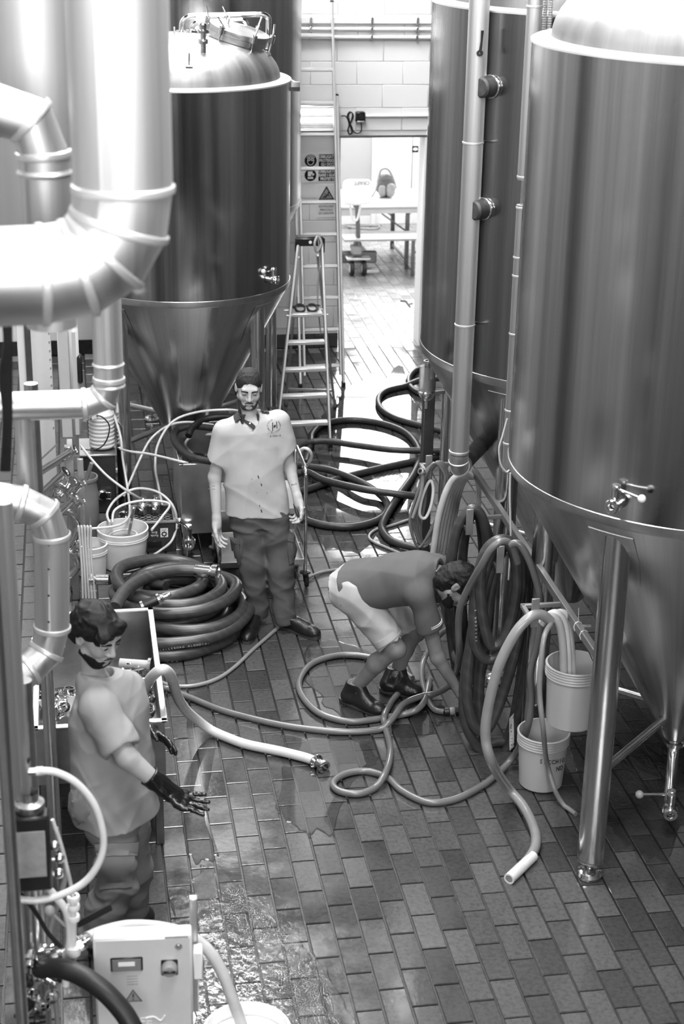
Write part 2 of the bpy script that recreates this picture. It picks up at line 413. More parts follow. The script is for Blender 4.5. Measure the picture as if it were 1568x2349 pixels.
# ------------------------------------------------------------------ tanks
def hit_cyl(u, v, c, R):
    d = ray(u, v); dx, dy = d[0], d[1]; a = dx * dx + dy * dy; b = -2 * (dx * c[0] + dy * c[1]); cc = c[0] ** 2 + c[1] ** 2 - R * R
    t = (-b - math.sqrt(max(0, b * b - 4 * a * cc))) / (2 * a)
    return Vector((dx * t, dy * t, CAM_H + d[2] * t))
def tank(label, c, R, zs, zt, dome_h, apex_z, apex_r, legs, leg_r, rim_w, steel='tank_steel', brace_z=.58, foot=True, group='conical fermentation tanks'):
    t = thing('fermentation_tank', label, 'tank', (c[0], c[1], 0), group)
    SEG = 120
    MB().lathe([(R, zs), (R, zs + .04), (R, (zs + zt) / 2), (R, zt)], seg=SEG).build('shell', steel, t, True)
    MB().lathe([(R + .0005, zs - .012), (R + .0035, zs), (R + .0035, zs + .034), (R + .0005, zs + .036)], seg=SEG).build('seam_band', 'satin_steel', t, True)
    ks = 10; pr = [(R + (apex_r - R) * i / ks, zs - (zs - apex_z) * i / ks) for i in range(ks + 1)]
    pr += [(apex_r * .85, apex_z - .05), (apex_r * .62, apex_z - .075)]
    MB().lathe(pr, seg=SEG).build('cone', 'cone_steel', t, True)
    MB().lathe([(R, zt), (R + .006, zt), (R + .006, zt + .010), (R - .004, zt + .016), (R - rim_w, zt + .024)], seg=SEG).build('rim', 'weld_rim', t, True)
    dr = R - rim_w; pr = []
    for i in range(15):
        a = PI / 2 * i / 14; pr.append((max(dr * math.cos(a) ** .72, .0005), zt + .018 + dome_h * math.sin(a)))
    MB().lathe(pr, seg=SEG).build('dome', 'dome_steel', t, True)
    for (lx, ly) in legs:
        rl = math.hypot(lx, ly); zc = zs - .03 - (zs - apex_z) * max(0, (R - (rl - leg_r)) / (R - apex_r)) * .6
        L = MB().cyl((0, 0, .10), (0, 0, min(zs - .02, zc + .26)), leg_r, 28).build('leg', 'leg_steel', t, True); L.location = (lx, ly, 0)
        f = MB().cyl((0, 0, .04), (0, 0, .11), .012, 12); f.lathe([(.0, .05), (.03, .05), (.058, .036), (.066, .018), (.06, .002), (.0, .002)], seg=24)
        f.build('foot', 'polished', L, True)
        e = MB().lathe([(leg_r * .98, .10), (leg_r + .001, .104), (leg_r + .001, .112)], seg=28); e.build('end_ring', 'polished', L, True)
        # gusset plate where the leg meets the cone
        ang = math.atan2(ly, lx); g = MB(); n_ = Vector((math.cos(ang), math.sin(ang), 0)); s_ = Vector((-n_.y, n_.x, 0))
        def cone_pt(z, w): 
            k = (zs - z) / (zs - apex_z); rr = R + (apex_r - R) * k + .003
            a2 = ang + w / max(rr, .1); return Vector((rr * math.cos(a2), rr * math.sin(a2), z))
        zz = [zs - .06, zs - .2, zs - .38]; ws = [leg_r * 1.75, leg_r * 1.7, leg_r * 1.25]; vs = []; fs = []
        for z, w in zip(zz, ws):
            for q_ in (-1, -.5, 0, .5, 1): vs.append(cone_pt(z, w * q_))
        for i in range(2):
            for j in range(4): fs.append((i * 5 + j, i * 5 + j + 1, i * 5 + j + 6, i * 5 + j + 5))
        g.add(vs, fs); g.build('gusset', 'cone_steel', t, True)
        MB().tube([cone_pt(zz[0], ws[0] * q_) for q_ in (-1, -.5, 0, .5, 1)], .003, 6).build('weld', 'satin_steel', t, True)
        kk = (zs - brace_z) / (zs - apex_z); rc = max(R + (apex_r - R) * kk - .02, apex_r * .5) if brace_z > apex_z else .05
        MB().cyl((lx, ly, brace_z), (lx / rl * rc, ly / rl * rc, max(brace_z, apex_z) + .015), .021, 14).build('brace', 'satin_steel', t, True)
    return t
brushed('dome_steel', .30, .5, .3, .14)
q = .707
T1C, T1R = (3.03, 7.30), .96
T1 = tank('large steel fermenter filling the right edge, its near leg standing in the foreground', T1C, T1R, 1.937, 3.961, .36, .50, .10,
          [(2.41 - 3.03, 6.717 - 7.30), (-.60, .60), (.60, .60), (.60, -.60)], .066, .085)
T2C, T2R = (3.12, 9.49), 1.045
T2 = tank('tall steel fermenter on the right behind the insulated downpipe, with two capped side stubs', T2C, T2R, 1.937, 3.97, .38, .30, .10,
          [(-.66, -.66), (-.69, .69), (.68, .68), (.68, -.68)], .066, .075, 'tank_steel_worn')
T3C, T3R = (.823, 12.35), .80
T3 = tank('steel fermenter with open dome top, manway and clamps behind the standing man', T3C, T3R, 1.718, 3.215, .30, .31, .05,
          [(.50, -.50), (-.51, -.50), (.50, .50), (-.50, .50)], .055, .075, 'tank_steel_dark', brace_z=.60)
d4 = ray(690, 230)[:2]; d4 = d4 / np.linalg.norm(d4); T4R = .86; T4C = tuple(d4 * 14.75 + np.array((-d4[1], d4[0])) * T4R)
T4 = tank('taller steel fermenter against the white wall, half hidden behind the domed tank', T4C, T4R, ay(687, 466, 14.6).z, 4.9, .35, .35, .06,
          [(.54, -.54), (-.54, -.54), (.54, .54), (-.54, .54)], .05, .07, 'tank_steel_dark', brace_z=.6)
def hand_valve(parent, P, out, lever, s_=1.0, ball_mat='white_plastic'):
    """sampling valve: stub from the wall, clamp, body, bonnet, lever with a ball"""
    P = Vector(P); out = Vector(out).normalized(); lever = Vector(lever)
    b = MB().cyl(P - out * .02, P + out * .05 * s_, .021 * s_, 18); b.lathe([(.021 * s_, 0), (.036 * s_, .002), (.036 * s_, .016 * s_), (.021 * s_, .018 * s_)], P + out * .03 * s_, out, 20)
    b.lathe([(.022 * s_, 0), (.032 * s_, .004 * s_), (.034 * s_, .02 * s_), (.030 * s_, .026 * s_), (.018 * s_, .026 * s_), (.016 * s_, .004 * s_)], P + out * .055 * s_, out, 20)
    v = b.build('valve', 'polished', parent)
    up = Vector((0, 0, 1)); q0 = P + out * .038 * s_
    MB().cyl(q0, q0 + up * .095 * s_, .019 * s_, 18).lathe([(.0, .097 * s_), (.018 * s_, .097 * s_), (.021 * s_, .092 * s_), (.021 * s_, .07 * s_)], q0, up, 18).build('bonnet', 'polished', v)
    h0 = q0 + up * .078 * s_; h1 = h0 + lever * s_
    hd = MB().cyl(h0, h1, .0065 * s_, 10).build('lever', 'polished', v)
    MB().sphere(h1, .019 * s_, 16, 10).build('knob', ball_mat, v)
    return v
def radial(P, c):
    return Vector((P[0] - c[0], P[1] - c[1], 0)).normalized()
P = hit_cyl(1418, 1152, T1C, T1R); o_ = radial(P, T1C); hand_valve(T1, P, o_, Vector((-o_.y, o_.x, 0)) * .135 + o_ * .02 + Vector((0, 0, -.012)), 1.0)
P = hit_cyl(618, 640, T3C, T3R); o_ = radial(P, T3C); hand_valve(T3, P, o_, Vector((o_.y, -o_.x, 0)) * -.0 + Vector((-.085, -.05, .0)), .95)
# ------------------------------------------------------------------ against the back wall
def zv(P0, d, v):
    """point on the line P0 + s*d that shows at image row v"""
    P0, d = np.array(P0, float), np.array(d, float); lo, hi = -1.0, 8.0
    def row(s):
        p = P0 + d * s - np.array((0, 0, CAM_H)); return CY - F_PX * (p @ UP) / (p @ FW)
    for _ in range(50):
        mid = (lo + hi) / 2
        if row(mid) > v: lo = mid
        else: hi = mid
    return Vector(P0 + d * lo)
plain('sign_white', .85, .7, 0, .03); plain('sign_dark', .012, .75, 0, .1, spec=.2); plain('sign_grey', .32, .45, 0, .05)
plain('tread', .66, .4, .55, .06)
mt, nt, b = new_mat('lamp_tube'); b.inputs['Base Color'].default_value = (.9, .9, .9, 1); b.inputs['Emission Color'].default_value = (1, 1, 1, 1); b.inputs['Emission Strength'].default_value = 5.0

# extension ladder
lad = thing('extension_ladder', 'tall aluminium extension ladder leaning against the white block wall', 'ladder', (2.3, 15.05, 0))
ldir = Vector((.0126, .339, 1.0))
def lpt(x, z, off=0): return Vector((x + ldir.x * z, 15.04 + off + ldir.y * z, z))
for x in (2.093, 2.513):
    MB().bar(lpt(x, .03), lpt(x, 2.62), .026, .062, (0, 1, 0), .004).build('stile', 'aluminium', lad)
    MB().box(lpt(x, .02), (.035, .085, .045), None, .006).build('rubber_foot', 'black_rubber', lad)
    MB().box(lpt(x, 2.63), (.03, .065, .02), None, .004).build('end_cap', 'black_plastic', lad)
for x in (2.128, 2.478):
    MB().bar(lpt(x, .12, -.065), lpt(x, 3.46, -.065), .024, .058, (0, 1, 0), .004).build('stile', 'aluminium', lad)
    MB().box(lpt(x, 3.47, -.065), (.03, .062, .02), None, .004).build('end_cap', 'black_plastic', lad)
Pr = (2.478, 14.975, 0)
for v in (82, 160, 236, 308, 386, 463, 537, 610, 682, 755, 838):
    p = zv(Pr, ldir, v); rl = p.x - Pr[0]
    r_ = MB().bar((2.128 + rl, p.y, p.z), (p.x, p.y, p.z), .036, .034, (0, .3, 1), .005).build('rung', 'tread', lad)

# step ladder
stp = thing('step_ladder', 'aluminium step ladder with black handle bar and small platform beside the wall ladder', 'ladder', (2.0, 13.8, 0))
sd = Vector((-.012, .30, 1.0))
fr0 = Vector((2.116, 13.30, 0)); fl0 = fr0 + Vector((-.475, .04, 0))
top_r = zv(fr0, sd, 552); top_l = ay(683, 556, top_r.y)
for a, b_ in ((fr0, top_r), (fl0, top_l)):
    MB().bar(a, b_, .022, .05, (0, 1, 0), .004).build('stile', 'aluminium', stp)
    MB().box((a.x, a.y, .02), (.035, .06, .045), None, .006).build('rubber_foot', 'black_rubber', stp)
rr, rl = fl(768, 936), fl(655, 931); tr_, tl_ = top_r + Vector((-.02, .10, -.15)), top_l + Vector((.02, .10, -.15))
for a, b_ in ((rr, tr_), (rl, tl_)):
    MB().bar(a, b_, .02, .034, (0, 1, 0), .003).build('rear_leg', 'aluminium', stp); MB().box((a.x, a.y, .018), (.03, .045, .04), None, .005).build('rubber_foot', 'black_rubber', stp)
MB().bar(rr.lerp(tr_, .12), rl.lerp(tl_, .12), .018, .02).build('rear_brace', 'aluminium', stp)
for v in (972, 909, 848, 786):
    p = zv(fr0, sd, v); k = (p - fr0).length / (top_r - fr0).length; l_ = fl0.lerp(top_l, k)
    MB().box(((p.x + l_.x) / 2, (p.y + l_.y) / 2 + .02, p.z), (p.x - l_.x - .02, .085, .028), None, .004).build('step', 'tread', stp)
p = zv(fr0, sd, 722); k = (p - fr0).length / (top_r - fr0).length; l_ = fl0.lerp(top_l, k)
pl = MB().box(((p.x + l_.x) / 2, p.y + .09, p.z), (p.x - l_.x - .03, .21, .03), None, .006).build('platform', 'tread', stp)
for yy in (0, .18): MB().cyl((l_.x - .03, p.y + yy, p.z), (p.x + .03, p.y + yy, p.z), .008, 8).build('platform_rod', 'aluminium', stp)
plat = Vector(((p.x + l_.x) / 2, p.y + .09, p.z + .016))
c = (top_r + top_l) / 2; w = top_r.x - top_l.x
hb = MB().box(c + Vector((0, -.01, .0)), (w + .05, .04, .07), None, .01); hb.box(c + Vector((0, .04, .035)), (w + .02, .09, .012), None, .004)
for s_ in (-1, 1): hb.box(c + Vector((s_ * (w / 2 + .01), 0, -.05)), (.03, .045, .1), None, .008)
hbo = hb.build('handle_bar', 'black_plastic', stp)
MB().cyl(c + Vector((0, -.034, 0)), c + Vector((0, -.029, 0)), .014, 12).build('badge', 'sign_white', hbo)
# webbing strap tied round the top of the step ladder
b = MB(); p0 = top_r + Vector((-.04, -.03, .05))
b.tube(smooth_path([p0, p0 + Vector((-.03, -.035, -.06)), p0 + Vector((-.01, -.04, -.13)), p0 + Vector((.03, -.03, -.06)), p0 + Vector((.0, 0, .01))], 6), .012, 8)
b.tube(smooth_path([p0, p0 + Vector((.02, -.02, -.2)), p0 + Vector((.0, -.03, -.5)), p0 + Vector((.03, -.05, -.85))], 6), .007, 6)
tag(b.build('tie_strap', 'grey_plastic'), 'grey webbing strap knotted round the handle of the step ladder', 'strap')
# dark goggles lying on the platform
g = thing('safety_goggles', 'black safety goggles lying on the platform of the step ladder', 'goggles', plat)
for s_ in (-1, 1):
    f_ = MB().lathe([(.045, 0), (.05, .012), (.045, .03), (.036, .03), (.036, .004)], plat + Vector((s_ * .052, 0, .012)), (0, -.6, .8), 14); f_.build('lens_cup', 'black_plastic', g)
MB().tube(smooth_path([plat + Vector((-.09, 0, .02)), plat + Vector((-.11, .07, .02)), plat + Vector((0, .1, .015)), plat + Vector((.12, .06, .03)), plat + Vector((.1, 0, .05))], 6), .007, 6).build('strap', 'black_rubber', g)

# signs on the wall
YW = WALL_Y - .004
def plate(name, label, u0, v0, u1, v1, x1=None, mat='sign_white', t=.004):
    a, b_ = ay(u0, v0, YW), ay(u1, v1, YW)
    if x1: b_.x = x1
    c = (a + b_) / 2; s = thing(name, label, 'sign', (c.x, YW, min(a.z, b_.z)))
    MB().box((c.x, YW, c.z), (b_.x - a.x, t, a.z - b_.z), None, .001).build('plate', mat, s)
    return s, a.x, b_.x, b_.z, a.z
def disc(parent, cx_, cz, r, mat, name, y, rx=None, seg=28, r_in=0):
    b = MB()
    b.lathe([(r_in, 0), (r, 0), (r, .0008), (r_in, .0008)] if r_in else [(0.0001, 0.0008), (r, .0008), (r, 0)], (0, 0, 0), (0, -1, 0), seg)
    for p in b.v: p.x *= (rx or 1)
    for p in b.v: p += Vector((cx_, y, cz))
    return b.build(name, mat, parent)
YS = YW - .0025
s1, x0, x1, z0, z1 = plate('eye_protection_sign', 'safety sign with goggled face pictogram, upper of the two on the wall', 696, 352, 775, 384, 2.655)
h = z1 - z0; cz = (z0 + z1) / 2
disc(s1, x0 + h * .5, cz, h * .43, 'sign_dark', 'disc', YS); disc(s1, x0 + h * .5, cz - .004, h * .31, 'sign_white', 'face', YS - .001, .8, r_in=h * .25)
for s_ in (-1, 1): disc(s1, x0 + h * .5 + s_ * h * .12, cz + h * .08, h * .11, 'sign_white', 'goggle', YS - .002, r_in=h * .05)
MB().tube([Vector((x0 + h * (.5 + .29 * math.cos(a)), YS - .001, cz + h * .1 + h * .26 * math.sin(a))) for a in np.linspace(.3, PI - .3, 9)], .004, 5).build('hair_line', 'sign_white', s1)
MB().box(((x0 + h * 1.06 + x1) / 2, YS, cz), (x1 - x0 - h * 1.06 - .006, .001, h * .86)).build('panel', 'sign_dark', s1)
tx = (x0 + h * 1.06 + x1) / 2; tw = .019
for k, t_ in enumerate(('\u00c8 OBBLIGATORIO', 'PROTEGGERE', 'GLI OCCHI')):
    text(t_, h * .29, (tx, YS - .0012, cz + h * (.26 - .27 * k)), (1, 0, 0), (0, 0, 1), 'sign_white', s1, bold=.0012, squeeze=.78)
s2, x0, x1, z0, z1 = plate('glove_sign', 'safety sign with gloved hand pictogram, lower of the two on the wall', 696, 386, 775, 417, 2.655)
h = z1 - z0; cz = (z0 + z1) / 2
disc(s2, x0 + h * .5, cz, h * .43, 'sign_dark', 'disc', YS)
gl = MB().box((x0 + h * .48, YS - .001, cz + h * .1), (h * .34, .001, h * .36)); gl.box((x0 + h * .5, YS - .001, cz - h * .2), (h * .4, .001, h * .12))
gl.bar((x0 + h * .55, YS - .001, cz - h * .06), (x0 + h * .76, YS - .001, cz + h * .1), .001, h * .13, (0, 0, 1)); gl.build('glove', 'sign_white', s2)
MB().box(((x0 + h * 1.06 + x1) / 2, YS, cz), (x1 - x0 - h * 1.06 - .006, .001, h * .86)).build('panel', 'sign_dark', s2)
for k, t_ in enumerate(('\u00c8 OBBLIGATORIO', 'USARE I GUANTI', 'PROTETTIVI')):
    text(t_, h * .29, (tx, YS - .0012, cz + h * (.26 - .27 * k)), (1, 0, 0), (0, 0, 1), 'sign_white', s2, bold=.0012, squeeze=.78)
s3, x0, x1, z0, z1 = plate('slippery_floor_sign', 'white warning sign with slipping figure triangle on the wall behind the ladder', 727, 424, 769, 498)
w = x1 - x0; xm = (x0 + x1) / 2; zt_ = z1 - .012; tb = zt_ - w * .72
MB().prism([(xm - w * .42, YS, tb), (xm + w * .42, YS, tb), (xm, YS, zt_)], (0, .001, 0)).build('triangle', 'sign_dark', s3)
MB().prism([(xm - w * .33, YS - .001, tb + w * .05), (xm + w * .33, YS - .001, tb + w * .05), (xm, YS - .001, zt_ - w * .12)], (0, .001, 0)).build('triangle_field', 'sign_grey', s3)
fg = MB().tube([Vector((xm + a * w, YS - .002, tb + b_ * w)) for a, b_ in ((-.2, .12), (-.05, .14), (.06, .26), (.12, .3))], .005, 6)
for pts in (((.02, .24), (-.08, .32)), ((.06, .26), (.15, .2)), ((-.04, .15), (-.12, .24))): fg.tube([Vector((xm + a * w, YS - .002, tb + b_ * w)) for a, b_ in pts], .004, 6)
fg.sphere((xm + .1 * w, YS - .002, tb + .36 * w), .008, 8, 6, (1, .2, 1)); fg.build('slipping_figure', 'sign_dark', s3)
for k, t_ in enumerate(('PAVIMENTO', 'SCIVOLOSO', 'PERICOLO', 'DI CADUTA')):
    text(t_, .031, (xm, YS - .0012, tb - .035 - .034 * k), (1, 0, 0), (0, 0, 1), 'sign_dark', s3, bold=.0003, squeeze=.9)

# electric insect killer with two glowing tubes
a, b_ = ay(690, 240, WALL_Y - .06), ay(770, 300, WALL_Y - .06); a.x = 2.16; b_.x = 2.63
ik = thing('insect_killer', 'wall mounted electric insect killer with glowing tubes behind the ladder', 'insect killer', ((a.x + b_.x) / 2, WALL_Y - .06, b_.z)); cm = (a + b_) / 2; w, h = b_.x - a.x, a.z - b_.z
MB().box((cm.x, WALL_Y - .012, cm.z), (w, .02, h), None, .004).build('back_plate', 'satin_steel', ik)
for s_ in (-1, 1):
    MB().box((cm.x + s_ * (w / 2 - .012), WALL_Y - .065, cm.z), (.022, .11, h), None, .006).build('end_cheek', 'grey_plastic', ik)
    MB().box((cm.x, WALL_Y - .06, cm.z + s_ * (h / 2 - .008)), (w, .1, .014), None, .004).build('tray', 'aluminium', ik)
for z_ in (.05, -.035): MB().cyl((a.x + .02, WALL_Y - .07, cm.z + z_), (b_.x - .02, WALL_Y - .07, cm.z + z_), .015, 12).build('tube_lamp', 'lamp_tube', ik)
for k in range(11): MB().cyl((a.x + .01, WALL_Y - .115, cm.z + h * (.42 - .084 * k)), (b_.x - .01, WALL_Y - .115, cm.z + h * (.42 - .084 * k)), .0022, 6).build('grille_wire', 'polished', ik)

# conduits, switch box and its cable
for v, r_, nm, lab, mt_ in ((47, .02, 'cable_tray', 'white flat cable tray, topmost of the three runs on the block wall', 'white_paint'), (67, .018, 'conduit', 'white round conduit, middle of the three runs on the block wall', 'white_plastic'), (86, .02, 'conduit', 'white round conduit, lowest of the three runs on the block wall', 'white_plastic')):
    z_ = ay(850, v, WALL_Y - .03).z; t_ = thing(nm, lab, 'conduit', (3.0, WALL_Y, z_), 'conduit runs high on the wall')
    if nm == 'cable_tray': MB().box((3.0, WALL_Y - .02, z_), (3.1, .04, .062), None, .006).build('tray', mt_, t_)
    else: MB().cyl((1.45, WALL_Y - .025, z_), (4.55, WALL_Y - .025, z_), r_, 14).build('pipe', mt_, t_)
    for xx in (2.35, 2.95, 3.4): MB().box((xx, WALL_Y - .025, z_), (.022, .055, r_ * 2 + .012 if nm != 'cable_tray' else .072), None, .004).build('clip', 'satin_steel', t_)
c = ay(826, 268, WALL_Y - .04); sb = thing('switch_box', 'black switch box on the wall above the doorway', 'switch box', (c.x, WALL_Y - .04, c.z - .05))
MB().box((c.x, WALL_Y - .035, c.z), (.095, .07, .1), None, .01).build('box', 'black_plastic', sb)
MB().cyl((c.x, WALL_Y - .07, c.z + .004), (c.x, WALL_Y - .1, c.z + .004), .022, 16).build('knob', 'black_rubber', sb); MB().box((c.x, WALL_Y - .0715, c.z - .04), (.07, .002, .014)).build('label_strip', 'sign_white', sb)
e = ay(980, 265, WALL_Y - .02); MB().cyl((c.x + .045, WALL_Y - .018, c.z - .012), (4.4, WALL_Y - .018, c.z - .012), .011, 10)
tag(MB().cyl((c.x + .048, WALL_Y - .016, c.z + .002), (4.4, WALL_Y - .016, c.z + .002), .0125, 10).build('conduit', 'white_plastic'), 'thin white conduit running right from the switch box', 'conduit')
cab = MB(); C0 = lambda u, v: ay(u, v, WALL_Y - .025)
cab.tube(smooth_path([C0(782, 266), C0(793, 267), C0(800, 284), C0(797, 300), C0(803, 307), C0(808, 297), C0(803, 284), C0(796, 268), C0(801, 257), C0(808, 262), C0(803, 284), C0(798, 296), C0(801, 308), C0(807, 303), C0(803, 285), C0(810, 268), C0(806, 258), C0(799, 264), C0(803, 284), C0(808, 298), C0(818, 306), C0(828, 300), C0(828, 282)], 8), .006, 6)
tag(cab.build('power_cable', 'black_rubber'), 'black power cable coiled in a figure of eight beside the switch box', 'cable')
bx = ay(694, 345, 15.3); tag(MB().box((bx.x - .06, 15.5, bx.z), (.1, .09, .16), None, .006).build('junction_box', 'black_plastic'), 'small black box behind the taller tank, beside the upper sign', 'box')

# ------------------------------------------------------------------ the room beyond: folding table, bench, pallet truck, rucksack
plain('table_top', .55, .4, 0, .05); plain('grey_wood', .34, .5, 0, .12); plain('canvas', .12, .8, 0, .3, 14, .3, 60); plain('canvas_pale', .26, .8, 0, .2, 14, .3, 60); plain('white_cloth', .85, .7, 0, .02)
ty0, ty1 = fl(870, 474, .76).y, fl(870, 434, .76).y; tx0, tx1 = fl(770, 470, .76).x, 5.15
tb_ = thing('folding_table', 'long pale folding table in the room beyond the doorway', 'table', ((tx0 + tx1) / 2, (ty0 + ty1) / 2, 0))
MB().box(((tx0 + tx1) / 2, (ty0 + ty1) / 2, .75), (tx1 - tx0, ty1 - ty0, .026), None, .004).build('top', 'table_top', tb_)
MB().box(((tx0 + tx1) / 2, ty0 + .03, .70), (tx1 - tx0 - .04, .022, .06)).build('apron', 'table_top', tb_)
lx = ay(933, 540, ty0 + .1).x
for yy in (ty0 + .1, ty1 - .1):
    MB().bar((lx, yy, 0), (lx, yy, .73), .05, .03).build('leg', 'dark_steel', tb_); MB().bar((lx, yy, .42), (lx - .42, yy, .72), .018, .018).build('strut', 'dark_steel', tb_)
MB().bar((lx, ty0 + .1, .06), (lx, ty1 - .1, .06), .025, .025).build('stretcher', 'dark_steel', tb_)
by0, by1 = fl(880, 549, .47).y, fl(880, 531, .47).y
bn = thing('bench', 'long narrow grey bench in front of the folding table', 'bench', ((tx0 + tx1) / 2, (by0 + by1) / 2, 0))
MB().box(((tx0 + tx1) / 2, (by0 + by1) / 2, .46), (tx1 - tx0, by1 - by0, .028), None, .005).build('seat', 'grey_wood', bn)
lx = ay(947, 570, by0 + .04).x
for yy in (by0 + .04, by1 - .04): MB().bar((lx, yy, 0), (lx, yy, .45), .04, .03).build('leg', 'dark_steel', bn)
MB().bar((lx, by0 + .04, .28), (lx + .3, by0 + .04, .45), .018, .018).build('strut', 'dark_steel', bn); MB().bar((lx, by0 + .04, .06), (lx, by1 - .04, .06), .02, .02).build('stretcher', 'dark_steel', bn)

rp = fl(884, 452, .763); rk = thing('rucksack', 'grey canvas rucksack standing open on the folding table', 'rucksack', rp)
def blob(c, r, sc_, seed, amp=.06, seg=24, rings=16, sq=.75):
    b = MB().sphere((0, 0, 0), 1, seg, rings); rr = random.Random(seed); off = Vector((rr.random() * 9, rr.random() * 9, 0))
    for p in b.v:
        q_ = Vector([math.copysign(abs(k) ** sq, k) for k in p]); q_ *= 1 + amp * mnoise.noise(q_ * 2.3 + off) * 2
        p.x, p.y, p.z = c[0] + q_.x * r * sc_[0], c[1] + q_.y * r * sc_[1], c[2] + q_.z * r * sc_[2]
    return b
blob(rp + Vector((0, .02, .13)), .13, (.88, .6, 1.0), 1, .08).build('bag', 'canvas', rk)
blob(rp + Vector((.05, -.075, .1)), .075, (.8, .5, 1.1), 2, .06).build('pocket', 'canvas_pale', rk); blob(rp + Vector((-.06, -.07, .09)), .06, (.8, .5, 1.2), 5, .06).build('pocket', 'canvas_pale', rk)
blob(rp + Vector((-.01, .0, .245)), .08, (1.0, .7, .55), 3, .12).build('lid', 'canvas', rk)
MB().tube(smooth_path([rp + Vector((-.09, .03, .2)), rp + Vector((-.06, .05, .33)), rp + Vector((.03, .04, .34)), rp + Vector((.1, .03, .22)), rp + Vector((.13, .0, .1))], 6), .013, 8).build('strap', 'canvas_pale', rk)
MB().tube(smooth_path([rp + Vector((-.1, 0, .2)), rp + Vector((-.14, -.05, .1)), rp + Vector((-.2, -.08, .02)), rp + Vector((-.3, -.06, .012))], 6), .012, 8).build('strap', 'canvas_pale', rk)

pw = fl(806, 637); pt = thing('pallet_truck', 'pallet truck with upright handle parked in the doorway room', 'pallet truck', pw)
pc = Vector((pw.x + .09, pw.y + .1, 0))
for s_ in (-1, 1):
    wl = MB().lathe([(.02, -.025), (.085, -.025), (.095, -.015), (.095, .015), (.085, .025), (.02, .025)], (pc.x + s_ * .075, pc.y, .095), (1, 0, 0), 24).build('wheel', 'black_rubber', pt)
    MB().lathe([(.0, -.028), (.055, -.028), (.055, .028), (.0, .028)], (pc.x + s_ * .075, pc.y, .095), (1, 0, 0), 18).build('hub', 'white_plastic', wl)
MB().box((pc.x, pc.y + .02, .22), (.3, .2, .04), None, .01).build('yoke', 'satin_steel', pt)
MB().lathe([(.055, 0), (.06, .05), (.05, .16), (.03, .2), (.03, .3)], (pc.x, pc.y + .05, .23), (0, 0, 1), 18).box((pc.x - .02, pc.y - .01, .32), (.13, .1, .12), None, .02).build('pump_unit', 'grey_plastic', pt)
ht = ay(817, 446, pc.y - .05)
MB().bar((pc.x + .01, pc.y - .02, .3), (ht.x, ht.y, ht.z), .05, .035, (0, 1, 0), .006).build('tiller', 'dark_steel', pt)
hl = [ay(u, v, pc.y - .08) for u, v in ((804, 442), (803, 470), (807, 498), (814, 506), (820, 500), (826, 470), (827, 442))]
MB().tube(smooth_path(hl, 6), .014, 10).build('loop_handle', 'white_plastic', pt)
for s_ in (-1, 1): MB().bar(ht + Vector((0, 0, -.16)), ht + Vector((s_ * .14, 0, -.02 if s_ < 0 else .06)), .022, .03).build('fork_arm', 'dark_steel', pt)
fe = fl(852, 628)
for s_ in (0, 1):
    MB().bar((pc.x + .16 - s_ * .4, pc.y + .12, .16), (pc.x + .16 - s_ * .4, pc.y + 1.1, .12), .15, .06, (0, 0, 1), .01).build('fork', 'dark_steel', pt)
MB().box((pc.x - .02, pc.y + .16, .2), (.55, .08, .14), None, .01).build('cross_head', 'dark_steel', pt)
MB().box((fe.x - .03, pw.y + .12, .05), (.22, .06, .05), None, .008).build('fork_guard', 'satin_steel', pt)
# white bag over the handle, print upside down
yb = pc.y - .14; A, B_ = ay(786, 412, yb), ay(851, 470, yb)
bg = thing('cotton_bag', 'white cotton bag with upside down lettering hung over the pallet truck handle', 'bag', ((A.x + B_.x) / 2, yb, B_.z))
bm_ = blob(((A.x + B_.x) / 2, yb, (A.z + B_.z) / 2), 1, ((B_.x - A.x) / 2, .03, (A.z - B_.z) / 2), 8, .02, 28, 20, .35); bm_.build('bag', 'white_cloth', bg)
text('CRAFT', .062, ((A.x + B_.x) / 2 + .05, yb - .034, A.z - .035), (-1, 0, 0), (0, 0, -1), 'sign_grey', bg)
# loose slings on the floor behind the pallet truck
sl = MB(); s0 = fl(838, 524)
sl.tube(smooth_path([s0 + Vector(p) for p in ((-.25, 0, .012), (0, .12, .012), (.2, .05, .02), (.1, -.1, .012), (-.15, -.05, .02), (-.3, .1, .03), (-.05, .2, .014), (.25, .12, .014))], 6), .012, 6)
tag(sl.build('lifting_sling', 'grey_plastic'), 'loose grey sling lying on the floor behind the pallet truck', 'strap')
ps = ay(952, 342, FAR_Y - .03); fs_ = thing('picture_sign', 'small square picture plate on the far room wall', 'sign', ps)
MB().box(ps, (.085, .006, .085)).build('plate', 'sign_dark', fs_); blob(ps + Vector((0, -.005, 0)), .032, (1, .1, .6), 4, .1).build('picture', 'sign_white', fs_)
# twig-like scrap on the bright floor
tw = MB(); t0 = fl(930, 692); tw.tube([fl(918, 690, .006), fl(931, 691, .006), fl(936, 698, .006), fl(940, 703, .006)], .008, 5); tw.tube([fl(936, 698, .006), fl(946, 696, .006)], .006, 5)
tag(tw.build('dark_scrap', 'black_rubber'), 'small dark scrap lying alone on the bright floor near the doorway', 'scrap')
# floor drain
dc = fl(889, 1094); dr = thing('floor_drain', 'round perforated steel drain cover set in the brick floor', 'drain', (dc.x, dc.y, 0))
MB().lathe([(.0, .003), (.128, .003), (.135, .001), (.135, -.01)], (dc.x, dc.y, .001), seg=40).build('cover', 'drain_steel' if 'drain_steel' in MATS else 'satin_steel', dr)
for i in range(-3, 4):
    for j in range(-3, 4):
        x, y = i * .034 + (.017 if j % 2 else 0), j * .032
        if math.hypot(x, y) < .11: MB().lathe([(.0005, .0008), (.009, .0008), (.009, 0)], (dc.x + x, dc.y + y, .0042), seg=10).build('drain_hole', 'black_plastic', dr)
